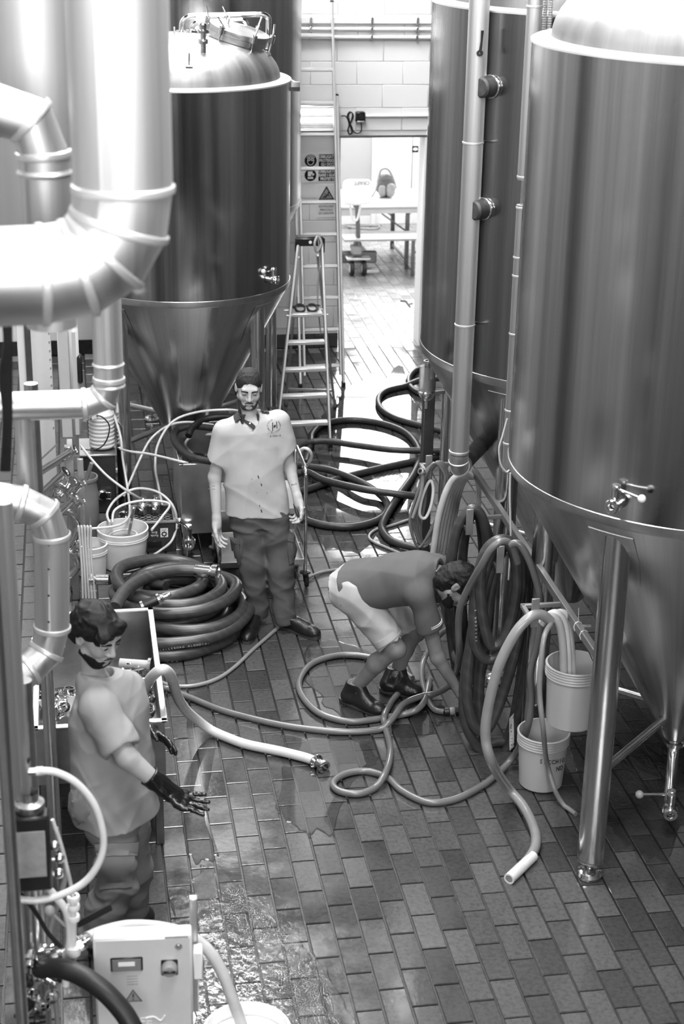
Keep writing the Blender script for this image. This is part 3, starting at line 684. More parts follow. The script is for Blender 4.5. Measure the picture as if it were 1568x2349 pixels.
# ------------------------------------------------------------------ hoses: helpers
def PT(it, r):
    if len(it) == 2: return fl(it[0], it[1], r + .001)
    if len(it) == 3: return fl(*it)
    return ay(it[0], it[1], it[3])
def hose_mesh(pts, r, seg=12, n=10, closed=False, rib=0.0, pitch=.014):
    P = smooth_path(pts, n, closed)
    for p in P:
        if p.z < r + .001 and min(q_.z for q_ in pts) >= 0: p.z = max(p.z, r + .001)
    if rib:
        P = resample(P, pitch / 2); rad = [r if i % 2 else r * (1 - rib) for i in range(len(P))]
        return MB().tube(P, r, seg, radii=rad)
    return MB().tube(P, r, seg, closed)
def hose(name, label, pts, r, mat, group=None, cat='hose', **kw):
    b = hose_mesh([PT(p, r) if isinstance(p, tuple) else p for p in pts], r, **kw)
    return tag(b.build(name, mat, angle=60), label, cat, group)
def tubing_mat(name, c, rough, trans, sss=0):
    mt, nt, b = new_mat(name); b.inputs['Base Color'].default_value = (c, c, c, 1); b.inputs['Roughness'].default_value = rough
    b.inputs['Transmission Weight'].default_value = trans; b.inputs['Coat Weight'].default_value = .3; b.inputs['Coat Roughness'].default_value = .1
    nt.links.new(ramp(nt, noise(nt, coords(nt), 14, 3), [(.3, c * .9), (.7, min(1, c * 1.06))]), b.inputs['Base Color']); return mt
def wrapped_rubber(name, c):
    """cloth-wrapped rubber: pale lap lines across the hose, scuffs"""
    mt, nt, b = new_mat(name); b.inputs['Roughness'].default_value = .34
    v = coords(nt); w = N(nt, 'ShaderNodeTexWave', wave_type='BANDS', bands_direction='DIAGONAL'); w.inputs['Scale'].default_value = 7; w.inputs['Distortion'].default_value = 3; w.inputs['Detail'].default_value = 2
    nt.links.new(v, w.inputs[0]); n1 = noise(nt, v, 11, 5, .65)
    mul = N(nt, 'ShaderNodeMath', operation='MULTIPLY'); nt.links.new(w.outputs['Fac'], mul.inputs[0]); nt.links.new(n1, mul.inputs[1])
    nt.links.new(ramp(nt, mul.outputs[0], [(0, c * .85), (.45, c), (.66, c * 1.3), (.78, c * 3)]), b.inputs['Base Color'])
    bump(nt, b, w.outputs['Fac'], .05, .002); return mt
wrapped_rubber('thick_hose', .05); wrapped_rubber('coil_hose', .055); plain('rack_steel', .28, .5, .7, .1)
plain('grey_hose', .14, .3, 0, .15, 6, coat=.2); plain('ribbed_hose', .035, .4, 0, .3, 25)
tubing_mat('clear_tube', .62, .25, .25); tubing_mat('milky_tube', .78, .35, .1); tubing_mat('dull_tube', .28, .35, .1); plain('cream_hose', .62, .45, 0, .1, 8)
plain('print_white', .7, .5)
mt, nt, b = new_mat('clear_plastic'); b.inputs['Base Color'].default_value = (.8, .8, .8, 1); b.inputs['Roughness'].default_value = .15; b.inputs['Transmission Weight'].default_value = .75; b.inputs['IOR'].default_value = 1.25
mt, nt, b = new_mat('milky_plastic'); b.inputs['Base Color'].default_value = (.72, .72, .72, 1); b.inputs['Roughness'].default_value = .35; b.inputs['Transmission Weight'].default_value = .35; b.inputs['IOR'].default_value = 1.3

# ------------------------------------------------------------------ downpipe in front of the second tank
def clad_pipe(t, a, b_, r, rings=(), mat='cladding', name='pipe'):
    a, b_ = Vector(a), Vector(b_); o = MB().cyl(a - Vector((a.x, a.y, 0)), b_ - Vector((a.x, a.y, 0)), r, 36).build(name, mat, t, True); o.location = Vector((a.x, a.y, 0)) - wloc(t)
    for z in rings: k = MB().lathe([(r, -.006), (r + .004, -.004), (r + .004, .004), (r, .006)], (0, 0, z), seg=36).build('band', 'weld_rim', o, True)
    return o
DPX, DPY, DPR = 2.181, 8.9, .056
dp = thing('downpipe', 'aluminium clad insulated downpipe with ring joints in front of the second tank', 'pipe', (DPX, DPY, 1.3))
zr = [ay(1070, v, DPY).z for v in (327, 744, 1034)]
clad_pipe(dp, (DPX, DPY, ay(1054, 1040, DPY).z), (DPX, DPY, 4.75), DPR, zr)
ze = ay(1054, 1045, DPY).z; e2 = fl(1140, 982, ze - .07)
ed = (e2 - Vector((DPX, DPY, ze - .07))).normalized()
el = [Vector((DPX, DPY, ze + .01)), Vector((DPX, DPY, ze - .03)), Vector((DPX, DPY, ze - .075)) + ed * .025, Vector((DPX, DPY, ze - .08)) + ed * .085]
MB().tube(el, DPR + .001, 28).build('elbow', 'cladding', dp)
for k in (1, 2): MB().lathe([(DPR, -.004), (DPR + .005, 0), (DPR, .004)], el[k], (el[k + 1] - el[k - 1]), 28).build('band', 'weld_rim', dp)
plain('stained_cladding', .06, .5, .2, .6, 16, .3, 40)
MB().cyl(el[-1] - ed * .01, e2 + ed * .25, DPR * .9, 24).build('branch', 'stained_cladding', dp)
lv = thing('black_lever', 'slim black lever hanging beside the top of the insulated downpipe', 'lever', ay(1103, 125, 8.82))
MB().tube([ay(1106, 70, 8.84), ay(1104, 95, 8.84), ay(1101, 118, 8.84)], .008, 8, radii=[.008, .006, .008]).build('arm', 'black_plastic', lv)
MB().lathe([(.006, -.008), (.017, -.008), (.017, .008), (.006, .008)], ay(1100, 122, 8.83), (0, -1, .2), 16).build('eye', 'black_plastic', lv)
# capped stubs on the second tank
for (u, v) in ((1127, 198), (1110, 478)):
    P = hit_cyl(u, v, T2C, T2R); o_ = radial(P, T2C)
    s_ = MB().lathe([(.0, .10), (.045, .10), (.056, .09), (.058, 0)], P - o_ * .005, o_, 24).build('side_stub', 'stained_cladding', T2)
    MB().lathe([(.058, 0), (.064, .003), (.064, .012), (.058, .015)], P, o_, 24).build('stub_ring', 'polished', s_)
# second pipe between the two right-hand tanks, in two lengths, with conduits
p2 = thing('vertical_pipe', 'slender clad pipe rising in the gap between the two right hand tanks', 'pipe', (2.387, 8.55, 1.49))
clad_pipe(p2, (2.387, 8.55, ay(1195, 412, 8.55).z), (2.387, 8.55, 4.7), .041, [ay(1195, 405, 8.55).z, ay(1228, 14, 8.55).z])
clad_pipe(p2, (2.384, 8.55, ay(1163, 1080, 8.55).z), (2.384, 8.55, ay(1195, 470, 8.55).z), .034, [ay(1185, v, 8.55).z for v in (476, 590, 632, 765, 940, 1015)])
MB().cyl((2.386, 8.55, ay(1195, 480, 8.55).z), (2.386, 8.55, ay(1195, 400, 8.55).z), .018, 12).build('neck', 'satin_steel', p2)
for k, u in enumerate((1247, 1259)):
    a = ay(u, 70, 8.62); tag(MB().tube(resample([Vector((a.x, 8.62, a.z - .5)), Vector((a.x, 8.62, 4.75))], .006), .0125, 10, radii=None if False else [.0125 if i % 2 else .0098 for i in range(len(resample([Vector((a.x, 8.62, a.z - .5)), Vector((a.x, 8.62, 4.75))], .006)))]).build('flexible_conduit', 'milky_tube'), ('left' if k == 0 else 'right') + ' of the two ribbed flexible conduits beside the slender pipe', 'conduit', 'ribbed conduits')
tag(MB().tube(smooth_path([ay(1163, 960, 8.45), ay(1152, 1000, 8.45), ay(1144, 1030, 8.45), ay(1148, 1065, 8.45), ay(1160, 1082, 8.45), ay(1168, 1078, 8.45)], 8), .0055, 8).build('signal_cable', 'milky_tube'), 'thin white cable hanging in a loop beside the large right hand tank', 'cable')
tag(MB().tube(smooth_path([ay(1170, 1085, 8.3), ay(1169, 1150, 8.3), ay(1171, 1240, 8.3), ay(1166, 1330, 8.3)], 6), .006, 8).build('signal_cable', 'milky_tube'), 'thin white cable dropping straight behind the hung hoses', 'cable')

# post with blow-off bubbler at the second tank
po = thing('steel_post', 'dark square steel post under the second tank carrying the clear bubbler', 'post', (2.21, 9.9, 0))
pz = ay(980, 866, 9.9).z
MB().box((2.21, 9.9, pz / 2), (.07, .07, pz), None, .004).build('post', 'dark_steel', po); MB().box((2.21, 9.9, .006), (.13, .13, .012)).build('base_plate', 'dark_steel', po)
bc = Vector((ay(977, 888, 9.82).x, 9.80, ay(977, 897, 9.82).z)); bu = thing('bubbler', 'clear bubbler cup with steel base mounted on the dark post', 'bubbler', bc)
MB().lathe([(.0, 0), (.05, 0), (.05, .17), (.046, .17), (.046, .01), (.0, .01)], bc, seg=24).build('cup', 'clear_plastic', bu)
MB().lathe([(.0, -.05), (.03, -.05), (.045, -.03), (.055, -.012), (.057, .004), (.05, .012)], bc, seg=24).build('base', 'polished', bu)
MB().cyl(bc + Vector((0, 0, .005)), bc + Vector((0, 0, .2)), .018, 14).build('inner_tube', 'satin_steel', bu)
MB().lathe([(.018, 0), (.028, 0), (.028, .012), (.018, .012)], bc + Vector((0, 0, .195)), seg=18).build('collar', 'polished', bu)
MB().cyl(bc + Vector((.04, 0, -.01)), bc + Vector((.12, .02, -.01)), .014, 12).build('side_port', 'polished', bu); MB().cyl(bc + Vector((0, 0, -.05)), bc + Vector((0, 0, -.11)), .01, 10).build('drain_spout', 'polished', bu)
MB().bar(bc + Vector((0, .05, .06)), Vector((2.21, 9.9 - .03, bc.z + .06)), .02, .02).build('bracket', 'satin_steel', bu)

# ------------------------------------------------------------------ hose rack
BX, BZ = 2.39, 1.19
rack = thing('hose_rack', 'grey steel hose rack bar with four upturned pegs along the right hand tanks', 'hose rack', (BX, 8.05, 0))
MB().bar((BX, 6.80, BZ), (BX + .008, 9.36, BZ), .032, .045, (0, 0, 1), .003).build('bar', 'rack_steel', rack)
PEGS = [(2.18, 7.17), (2.174, 7.847), (2.135, 8.391), (2.094, 9.307)]
for (x, y) in PEGS:
    pg = MB().bar((x, y, 1.19), (x, y + .22, 1.19), .022, .022, (0, 0, 1), .002).bar((x - .011, y + .22, 1.19), (BX, y + .22, 1.19), .022, .022, (0, 0, 1), .002).build('peg', 'rack_steel', rack)
    MB().box((x, y, 1.255), (.04, .012, .155), None, .002).build('end_plate', 'rack_steel', pg)
MB().bar((BX, 6.83, BZ), (2.41, 6.74, BZ), .03, .03).build('bracket', 'satin_steel', rack)
MB().bar((BX, 7.2, BZ - .03), (BX + .02, 7.0, BZ + .06), .012, .012).build('strut', 'satin_steel', rack)

def turn(pts, Y, dy, r, mat, name, label, group, tilt=.0):
    vs = [p[1] for p in pts]; vm = (min(vs) + max(vs)) / 2
    P = [ay(u, v, Y + dy + tilt * ((u - pts[0][0]) / 100)) for u, v in pts]
    return tag(hose_mesh(P, r, 14, 10, True).build(name, mat, angle=60), label, 'hose', group)
g3 = 'thick hose turns on the second peg'
T3L = [[(1150, 1240), (1112, 1272), (1101, 1330), (1106, 1410), (1124, 1478), (1150, 1470), (1172, 1420), (1185, 1340), (1178, 1270)],
       [(1156, 1238), (1115, 1262), (1093, 1340), (1086, 1420), (1090, 1480), (1113, 1512), (1142, 1500), (1172, 1440), (1194, 1350), (1188, 1272)],
       [(1164, 1244), (1120, 1290), (1092, 1400), (1074, 1520), (1072, 1610), (1090, 1668), (1118, 1672), (1150, 1600), (1184, 1480), (1206, 1360), (1196, 1280)],
       [(1170, 1244), (1128, 1300), (1086, 1450), (1066, 1560), (1066, 1650), (1092, 1710), (1128, 1732), (1164, 1716), (1196, 1610), (1216, 1480), (1220, 1360), (1203, 1280)],
       [(1160, 1250), (1130, 1330), (1108, 1480), (1098, 1590), (1104, 1680), (1135, 1712), (1170, 1680), (1194, 1560), (1206, 1430), (1196, 1310)]]
names3 = ('innermost thick dark hose turn on the second peg of the rack', 'thick dark hose turn with a scuffed pale bottom on the second peg', 'thick dark hose turn hanging knee high on the second peg', 'longest thick dark hose turn nearly reaching the floor below the second peg', 'thick dark hose turn behind the others on the second peg')
for k, (pts, dy) in enumerate(zip(T3L, (.035, .07, .105, .14, .175))): turn(pts, 7.87, dy, .0305, 'thick_hose', 'thick_hose', names3[k], g3)
g2 = 'thick hose turns on the third peg'
T2L = [[(1086, 1166), (1058, 1192), (1042, 1240), (1036, 1330), (1046, 1450), (1064, 1540), (1082, 1560), (1098, 1500), (1112, 1380), (1118, 1270), (1108, 1195)],
       [(1080, 1168), (1052, 1210), (1034, 1280), (1028, 1380), (1040, 1500), (1062, 1590), (1084, 1600), (1108, 1520), (1124, 1380), (1126, 1260), (1104, 1186)],
       [(1092, 1170), (1070, 1210), (1060, 1290), (1060, 1400), (1072, 1500), (1090, 1530), (1104, 1440), (1108, 1310), (1104, 1220)]]
for k, (pts, dy) in enumerate(zip(T2L, (.06, .12, .18))): turn(pts, 8.40, dy, .028, 'thick_hose', 'thick_hose', ('front', 'widest', 'rearmost')[k] + ' thick dark hose turn on the third peg behind the bending man', g2)
rq = random.Random(11)
TC = []
for k in range(9):
    s_ = k / 8; j = lambda a: rq.uniform(-a, a)
    pts = [(994 + 12 * s_ + j(2), 1062 + j(3)), (972 + 10 * s_ + j(3), 1092 + j(5)), (950 + 20 * s_ + j(5), 1150 + j(6)), (942 + 22 * s_ + j(4), 1200 + 12 * j(1)), (956 + 14 * s_ + j(5), 1248 + j(10)), (982 + j(6), 1240 + j(12)), (1006 + 10 * s_ + j(4), 1180 + j(8)), (1018 + 12 * s_ + j(4), 1110 + j(6)), (1010 + 14 * s_ + j(2), 1072 + j(4))]
    TC.append(pts)
cm_ = MB()
for k, pts in enumerate(TC):
    b = hose_mesh([ay(u, v, 9.29 + .014 * (k - 4)) for u, v in pts], .0085, 8, 8, True); cm_.add(b.v, b.f)
tag(cm_.build('thin_hose_coil', 'grey_hose', angle=60), 'coil of thin grey hose hanging on the farthest rack peg', 'hose')
b = hose_mesh([ay(u, v, 9.27) for u, v in ((985, 1103), (968, 1140), (962, 1180), (975, 1188), (988, 1160), (993, 1120))], .010, 8, 8, True); tag(b.build('clear_hose_loop', 'milky_tube', angle=60), 'small pale tubing loop inside the thin hose coil', 'hose')
ne = ay(968, 1082, 9.22); nz = thing('hose_nozzle', 'small steel hose nozzle hooked on the farthest peg', 'nozzle', ne - Vector((0, 0, .03)))
MB().lathe([(.008, -.04), (.012, -.03), (.014, 0), (.022, .004), (.022, .02), (.012, .022), (.012, .004)], ne, (-.6, -.5, .4), 16).build('body', 'satin_steel', nz); MB().tube(smooth_path([ne, ne + Vector((.0, .0, -.12)), ne + Vector((-.05, 0, -.3))], 6), .010, 8).build('tail', 'dull_tube', nz)
# pale tubing draped over the far end of the rack
for k in range(6):
    s_ = k / 5; y_ = 9.34 - .05 * k; pts = [ay(1086 - 3 * k, 1094 - 2 * k, y_), ay(1068 - 5 * k, 1096, y_), ay(1052 - 6 * k, 1130, y_), ay(1040 - 7 * k, 1190, y_), ay(1028 - 7 * k, 1262 + 4 * (k % 3), y_)]
    tag(hose_mesh(pts, .021, 10, 8).build('pale_tube', 'clear_tube', angle=60), ('first', 'second', 'third', 'fourth', 'fifth', 'sixth')[5 - k] + ' from the left of the wide translucent tubes draped at the far rack end', 'hose', 'translucent tubes draped at the far rack end')
for k in range(3):
    pts = [ay(1088 + 3 * k, 1092, 9.36), ay(1093 + 4 * k, 1120, 9.36), ay(1090 + 5 * k, 1165, 9.36), ay(1092 + 4 * k, 1205, 9.36)]
    tag(hose_mesh(pts, .0065, 8, 6).build('white_string', 'milky_tube', angle=60), ('left', 'middle', 'right')[k] + ' of three thin white strings hanging just behind the translucent tubes', 'cord', 'white cords at the far rack end')

# translucent hose on the nearest peg, down to the floor
hose('clear_hose', 'translucent hose from the nearest peg, its cut end lying in the foreground', [(1262, 1424, None, 7.19), (1240, 1410, None, 7.17), (1215, 1416, None, 7.15), (1180, 1455, None, 7.13), (1143, 1530, None, 7.12), (1120, 1620, None, 7.12), (1113, 1690, None, 7.12), (1128, 1750, None, 7.12), (1162, 1805, .12), (1200, 1850, .05), (1224, 1900), (1228, 1938), (1212, 1970), (1188, 1996), (1167, 2016)], .0265, 'dull_tube', n=12)
e = fl(1167, 2016, .0275); d_ = (fl(1167, 2016, .0275) - fl(1188, 1996, .0275)).normalized()
tag(MB().lathe([(.0275, -.25), (.0285, -.1), (.0285, .002), (.02, .002), (.019, -.03), (.0005, -.03)], e, d_, 20).build('hose_cuff', 'milky_tube'), 'milky cut end sleeve of the translucent foreground hose', 'hose end')
for k, (pts, r_) in enumerate((([(1240, 1432), (1262, 1414), (1282, 1432), (1291, 1490), (1292, 1570), (1290, 1630)], .021), ([(1238, 1428), (1272, 1406), (1293, 1430), (1301, 1490), (1303, 1560), (1303, 1630)], .02), ([(1236, 1426), (1284, 1404), (1304, 1424), (1311, 1490), (1314, 1560), (1315, 1625)], .017))):
    b = hose_mesh([ay(u, v, 7.20 + .035 * k) for u, v in pts], r_, 12, 10); tag(b.build('clear_hose', 'milky_tube' if k else 'clear_tube', angle=60), ('left', 'middle', 'right')[k] + ' of three milky hoses dipping into the hanging bucket', 'hose', 'hoses dipping into the hanging bucket')
hose('clear_hose', 'thin translucent hose hanging past the hanging bucket to the floor', [(1262, 1432, None, 7.16), (1248, 1460, None, 7.08), (1240, 1520, None, 7.05), (1237, 1590, None, 7.05), (1246, 1680, None, 7.06), (1253, 1745, .26), (1272, 1812, .1), (1295, 1850), (1320, 1868)], .0135, 'dull_tube')

# buckets
def bucket(name, label, c, r0, r1, h, mat, rings=4, wall=.004, cat='bucket', group=None):
    t = thing(name, label, cat, c, group)
    pr = [(.0005, .004), (r0 - .008, .004), (r0, .012), (r1 - .004, h - .07)]
    for k in range(rings): z = h - .068 + k * .015; pr += [(r1 + .001, z), (r1 + .005, z + .004), (r1 + .001, z + .010)]
    pr += [(r1 + .007, h - .004), (r1 + .004, h), (r1 - wall, h), (r1 - wall - .003, h - .06), (r0 - wall, .016), (.0005, .012)]
    MB().lathe(pr, seg=48).build('shell', mat, t, True); return t
hc = Vector((2.435, 7.26, .575)); hb_ = bucket('hanging_bucket', 'translucent bucket tied under the rack bar, half full of liquid', hc, .125, .143, .345, 'milky_plastic')
mt, nt, b = new_mat('cloudy_water'); b.inputs['Base Color'].default_value = (.5, .5, .5, 1); b.inputs['Roughness'].default_value = .05; b.inputs['Transmission Weight'].default_value = .3
MB().lathe([(.0005, .205), (.131, .205), (.122, .02), (.0005, .02)], seg=36).build('liquid', 'cloudy_water', hb_, True)
for k, (dx_, dy_) in enumerate(((.09, -.11), (-.02, .13))):
    MB().cyl(hc + Vector((dx_, dy_, .335)), Vector((BX, 7.26 + dy_, BZ)), .0025, 6).build('cable_tie', 'black_rubber' if k == 0 else 'milky_tube', hb_)
for y_ in (7.02, 7.12): MB().tube([Vector((BX + .021 * math.cos(a) * 1.05, y_, BZ + .028 * math.sin(a))) for a in np.linspace(0, 2 * PI, 9)[:-1]], .003, 6, True).cyl((BX, y_, BZ + .028), (BX - .01, y_ - .02, BZ + .11 if y_ > 7.1 else BZ + .05), .002, 6).build('zip_tie', 'milky_tube', hb_)
lb = bucket('floor_bucket', 'white bucket with handwritten black letters on the floor below the hanging bucket', Vector((2.41, 7.62, 0)), .118, .138, .33, 'milky_plastic')
cb_ = Vector((2.41, 7.62, 0))
def on_bucket(t_, size, ang, z, squeeze=.8, r=.139):
    # letters follow the wall of the bucket one by one
    wch = size * .62
    for i, ch in enumerate(t_):
        a = ang + (i - (len(t_) - 1) / 2) * wch / r; n_ = Vector((math.cos(a), math.sin(a), 0)); rt = Vector((-n_.y, n_.x, 0))
        if ch != ' ': text(ch, size, cb_ + n_ * (r + .0015) + Vector((0, 0, z - i * .002)), rt, (0, 0, 1), 'sign_dark', lb, squeeze=squeeze)
on_bucket('SECCHIO', .036, -1.42, .215); on_bucket('NO', .04, -1.10, .16)
# T1 outlet: elbow, butterfly valves, side outlet
c1 = Vector((T1C[0], T1C[1], 0)); oa = c1 + Vector((0, 0, .43)); of = Vector((-.35, -.9, 0)).normalized()
out = MB().tube(fillet([oa + Vector((0, 0, .06)), oa - Vector((0, 0, .09)), oa - Vector((0, 0, .17)) + of * .12, oa - Vector((0, 0, .23)) + of * .28], .1, 8), .03, 20).build('outlet_elbow', 'polished', T1)
for z in (.0, -.045): MB().lathe([(.03, -.012), (.048, -.01), (.048, .01), (.03, .012)], oa + Vector((0, 0, z)), seg=24).build('clamp', 'polished', out)
ve = oa - Vector((0, 0, .235)) + of * .3
hand_valve(T1, ve, Vector((-.25, -.95, -.2)), Vector((-.15, .0, .01)), 1.15, 'grey_plastic')
MB().cyl(oa + Vector((.03, 0, -.04)), oa + Vector((.14, -.05, -.13)), .008, 10).build('sample_lever', 'polished', T1)

# ------------------------------------------------------------------ hoses lying on the floor, right half
r_ = .0195
hose('grey_hose', 'grey hose curled in a small loop on the wet floor, rising to the second peg', [(1168, 1250, None, 7.74), (1190, 1248, None, 7.72), (1215, 1290, None, 7.70), (1236, 1360, None, 7.68), (1240, 1420, None, 7.66), (1229, 1490, None, 7.66), (1216, 1545, None, 7.66), (1218, 1610, None, 7.66), (1206, 1680, None, 7.66), (1172, 1742, .06), (1112, 1798), (1045, 1833), (980, 1840), (922, 1814), (888, 1784), (838, 1769), (790, 1776), (764, 1796), (778, 1815), (822, 1821), (858, 1808), (884, 1772, .055), (895, 1722), (884, 1672), (880, 1645, .06), (893, 1618), (910, 1594), (938, 1560)], r_, 'grey_hose')
hose('grey_hose', 'grey hose running from the sink across the floor to the bending man', [(330, 1600, .10), (372, 1578, .03), (430, 1598), (500, 1626), (570, 1646), (650, 1664), (730, 1675), (800, 1679), (868, 1674), (898, 1650, .06), (925, 1615, .06), (965, 1598, .05), (1000, 1590, .07), (1030, 1572, .14), (1046, 1542, .26), (1053, 1500, None, 8.16), (1051, 1440, None, 8.06), (1056, 1390, None, 7.98), (1076, 1345, None, 7.9), (1102, 1300, None, 7.78), (1124, 1262, None, 7.74), (1150, 1242, None, 7.74), (1172, 1250, None, 7.76), (1186, 1290, None, 7.8)], r_, 'grey_hose')
hose('grey_hose', 'grey hose laid in a wide loop round the boots of the bending man', [(985, 1560), (976, 1600, .05), (958, 1626, .05), (920, 1640), (860, 1650), (800, 1655), (735, 1638), (695, 1600), (686, 1562), (714, 1523), (772, 1504), (840, 1507), (905, 1530), (945, 1556)], r_, 'grey_hose')
hd = hose('grey_hose', 'short grey hose end with black quick connector beside the bending man', [(1018, 1633), (996, 1628), (978, 1600, .04), (967, 1556, .04), (970, 1520, .06), (984, 1490, .12), (1010, 1455, .2), (1035, 1440, .28)], r_ * .9, 'grey_hose')
e = fl(1018, 1633, .02); f_ = fl(1060, 1630, .03); qd = (f_ - e).normalized()
qc = thing('quick_connector', 'black and grey hose quick connector on the floor by the hung hoses', 'connector', (e + f_) / 2 - Vector((0, 0, .02)))
MB().lathe([(.018, 0), (.026, .004), (.026, .03), (.022, .034)], e, qd, 18).build('collar', 'black_plastic', qc); MB().lathe([(.022, .034), (.024, .04), (.024, .06), (.02, .066)], e, qd, 18).build('grip', 'grey_plastic', qc); MB().lathe([(.02, .066), (.027, .07), (.027, .1), (.015, .104), (.0005, .104)], e, qd, 18).build('tip', 'black_plastic', qc)

# black ribbed suction hoses on the bright floor
K = 'ribbed suction hoses on the floor'
hose('suction_hose', 'black ribbed suction hose curling to the foot of the dark post, farthest of the group', [(1000, 850), (960, 848), (941, 862), (938, 880), (952, 897), (985, 910)], .03, 'ribbed_hose', K, rib=.12)
hose('suction_hose', 'black ribbed suction hose bulging left in front of the bubbler', [(1010, 868, .1), (968, 871, .07), (925, 887), (885, 897), (868, 914), (874, 938), (908, 960), (968, 977), (1020, 990)], .03, 'ribbed_hose', K, rib=.12)
hose('suction_hose', 'black ribbed suction hose looping from the man\'s arm back round to the cart', [(1010, 1034, .09), (968, 1034, .09), (900, 1032, .09), (820, 1022, .08), (745, 1012, .08), (700, 1018, .06), (672, 1038, .04), (668, 1062), (700, 1070, .04), (760, 1080, .06), (826, 1106, .08), (868, 1132, .05), (889, 1162), (868, 1192), (810, 1208), (745, 1205), (700, 1192), (672, 1170)], .03, 'ribbed_hose', K, rib=.12)
hose('suction_hose', 'black ribbed suction hose in the widest loop round the drain cover', [(700, 1062, .03), (712, 1018, .03), (716, 996), (742, 973), (800, 963), (868, 970), (925, 990), (955, 1020), (962, 1052), (946, 1092), (912, 1140, .05), (882, 1190, .05), (877, 1216), (900, 1242), (960, 1258), (1000, 1256)], .03, 'ribbed_hose', K, rib=.12)
hose('suction_hose', 'black ribbed suction hose crossing itself beside the cart handle', [(1010, 1046), (960, 1056), (860, 1077), (770, 1100, .035), (700, 1124), (668, 1124), (665, 1098), (700, 1083, .05), (745, 1102, .08), (830, 1122, .11), (900, 1132, .10), (945, 1138, .08), (985, 1148)], .03, 'ribbed_hose', K, rib=.12)
hose('thin_hose', 'thin pale hose bending sharply on the floor behind the bending man', [(950, 1188), (900, 1205), (862, 1215), (846, 1230), (856, 1243), (890, 1258), (930, 1275)], .011, 'dull_tube')
hose('thin_hose', 'thin pale hose running from the cart caster to the bending man', [(705, 1325, .02), (740, 1312), (790, 1305), (840, 1302), (880, 1300)], .011, 'dull_tube')
# ------------------------------------------------------------------ left half: trough, trolley, buckets, crate, coil, sink
def open_box(t, x0, x1, y0, y1, z0, z1, wall=.004, rim=.03, mat='satin_steel', name='basin', rim_mat='aluminium'):
    b = MB(); cx_, cy_ = (x0 + x1) / 2, (y0 + y1) / 2
    b.box((cx_, cy_, z0), (x1 - x0, y1 - y0, wall))
    for s_, a in ((0, x0), (1, x1)): b.box((a, cy_, (z0 + z1) / 2), (wall, y1 - y0, z1 - z0))
    for a in (y0, y1): b.box((cx_, a, (z0 + z1) / 2), (x1 - x0, wall, z1 - z0))
    o = b.build(name, mat, t)
    r = MB(); e = rim / 2
    for a in (y0, y1): r.box((cx_, a, z1), (x1 - x0 + rim, rim, .012), None, .003)
    for a in (x0, x1): r.box((a, cy_, z1), (rim, y1 - y0 + rim, .012), None, .003)
    r.build('rim', rim_mat, t); return o
# steel trough below the cone
tr = thing('steel_trough', 'deep rectangular steel trough under the cone, full of hoses', 'trough', (.9, 11.5, 0))
open_box(tr, .69, 1.13, 11.06, 12.0, .17, .70, .005, .03, 'vat_steel' if 'vat_steel' in MATS else 'dark_vat' if 'dark_vat' in MATS else 'satin_steel', 'body')
for (x, y) in ((.72, 11.09), (1.10, 11.09), (.72, 11.97), (1.10, 11.97)): MB().cyl((x, y, .0), (x, y, .2), .028, 16).build('leg', 'satin_steel', tr)
vp = ay(433, 1236, 11.055); hand_valve(tr, vp, (-.1, -1, -.05), Vector((-.05, -.04, .06)), 1.35, 'polished')
hose('suction_hose', 'black ribbed hose ring resting across the rim of the steel trough', [(525, 1062, .74), (480, 1058, .74), (432, 1045, .745), (405, 1020, .745), (398, 1000, .745), (408, 985, .745), (440, 978, .745), (480, 981, .745), (530, 990, .74)], .027, 'ribbed_hose', rib=.14)
hose('dark_hose', 'smooth dark hose arching out of the back of the steel trough', [(432, 1000, .72), (442, 980, .76), (470, 962, .79), (510, 956, .8), (550, 960, .78)], .026, 'black_rubber')
hose('thin_tube', 'thin milky tube looped inside the steel trough', [(450, 1050, .45), (425, 1020, .55), (445, 1000, .58), (490, 998, .6), (520, 1010, .6), (470, 1015, .5), (455, 1035, .45)], .011, 'milky_tube')
fn = thing('plastic_dish', 'round milky plastic dish lying inside the steel trough', 'dish', (.86, 11.35, .5)); MB().lathe([(.0005, .01), (.06, .01), (.075, .02), (.09, .02), (.095, .006), (.09, 0), (.0005, 0)], (.86, 11.35, .5), (0, -.2, 1), 28).build('disc', 'clear_tube', fn)  # milky plastic lid lying loose in the trough
fu = thing('hose_filling', 'tangle of dark hose ends at the bottom of the steel trough', 'hose', (.9, 11.5, .2))
for k in range(6):
    rr = random.Random(k); c = Vector((.9 + rr.uniform(-.05, .08), 11.5 + rr.uniform(-.2, .2), .25 + .05 * k)); R1 = rr.uniform(.1, .16)
    hose_mesh([c + Vector((R1 * math.cos(a), R1 * 1.7 * math.sin(a), .02 * math.sin(3 * a))) for a in np.linspace(0, 2 * PI, 12)[:-1]], .018, 8, 5, True).build('hose_turn', 'black_rubber' if k % 2 else 'dull_tube', fu)

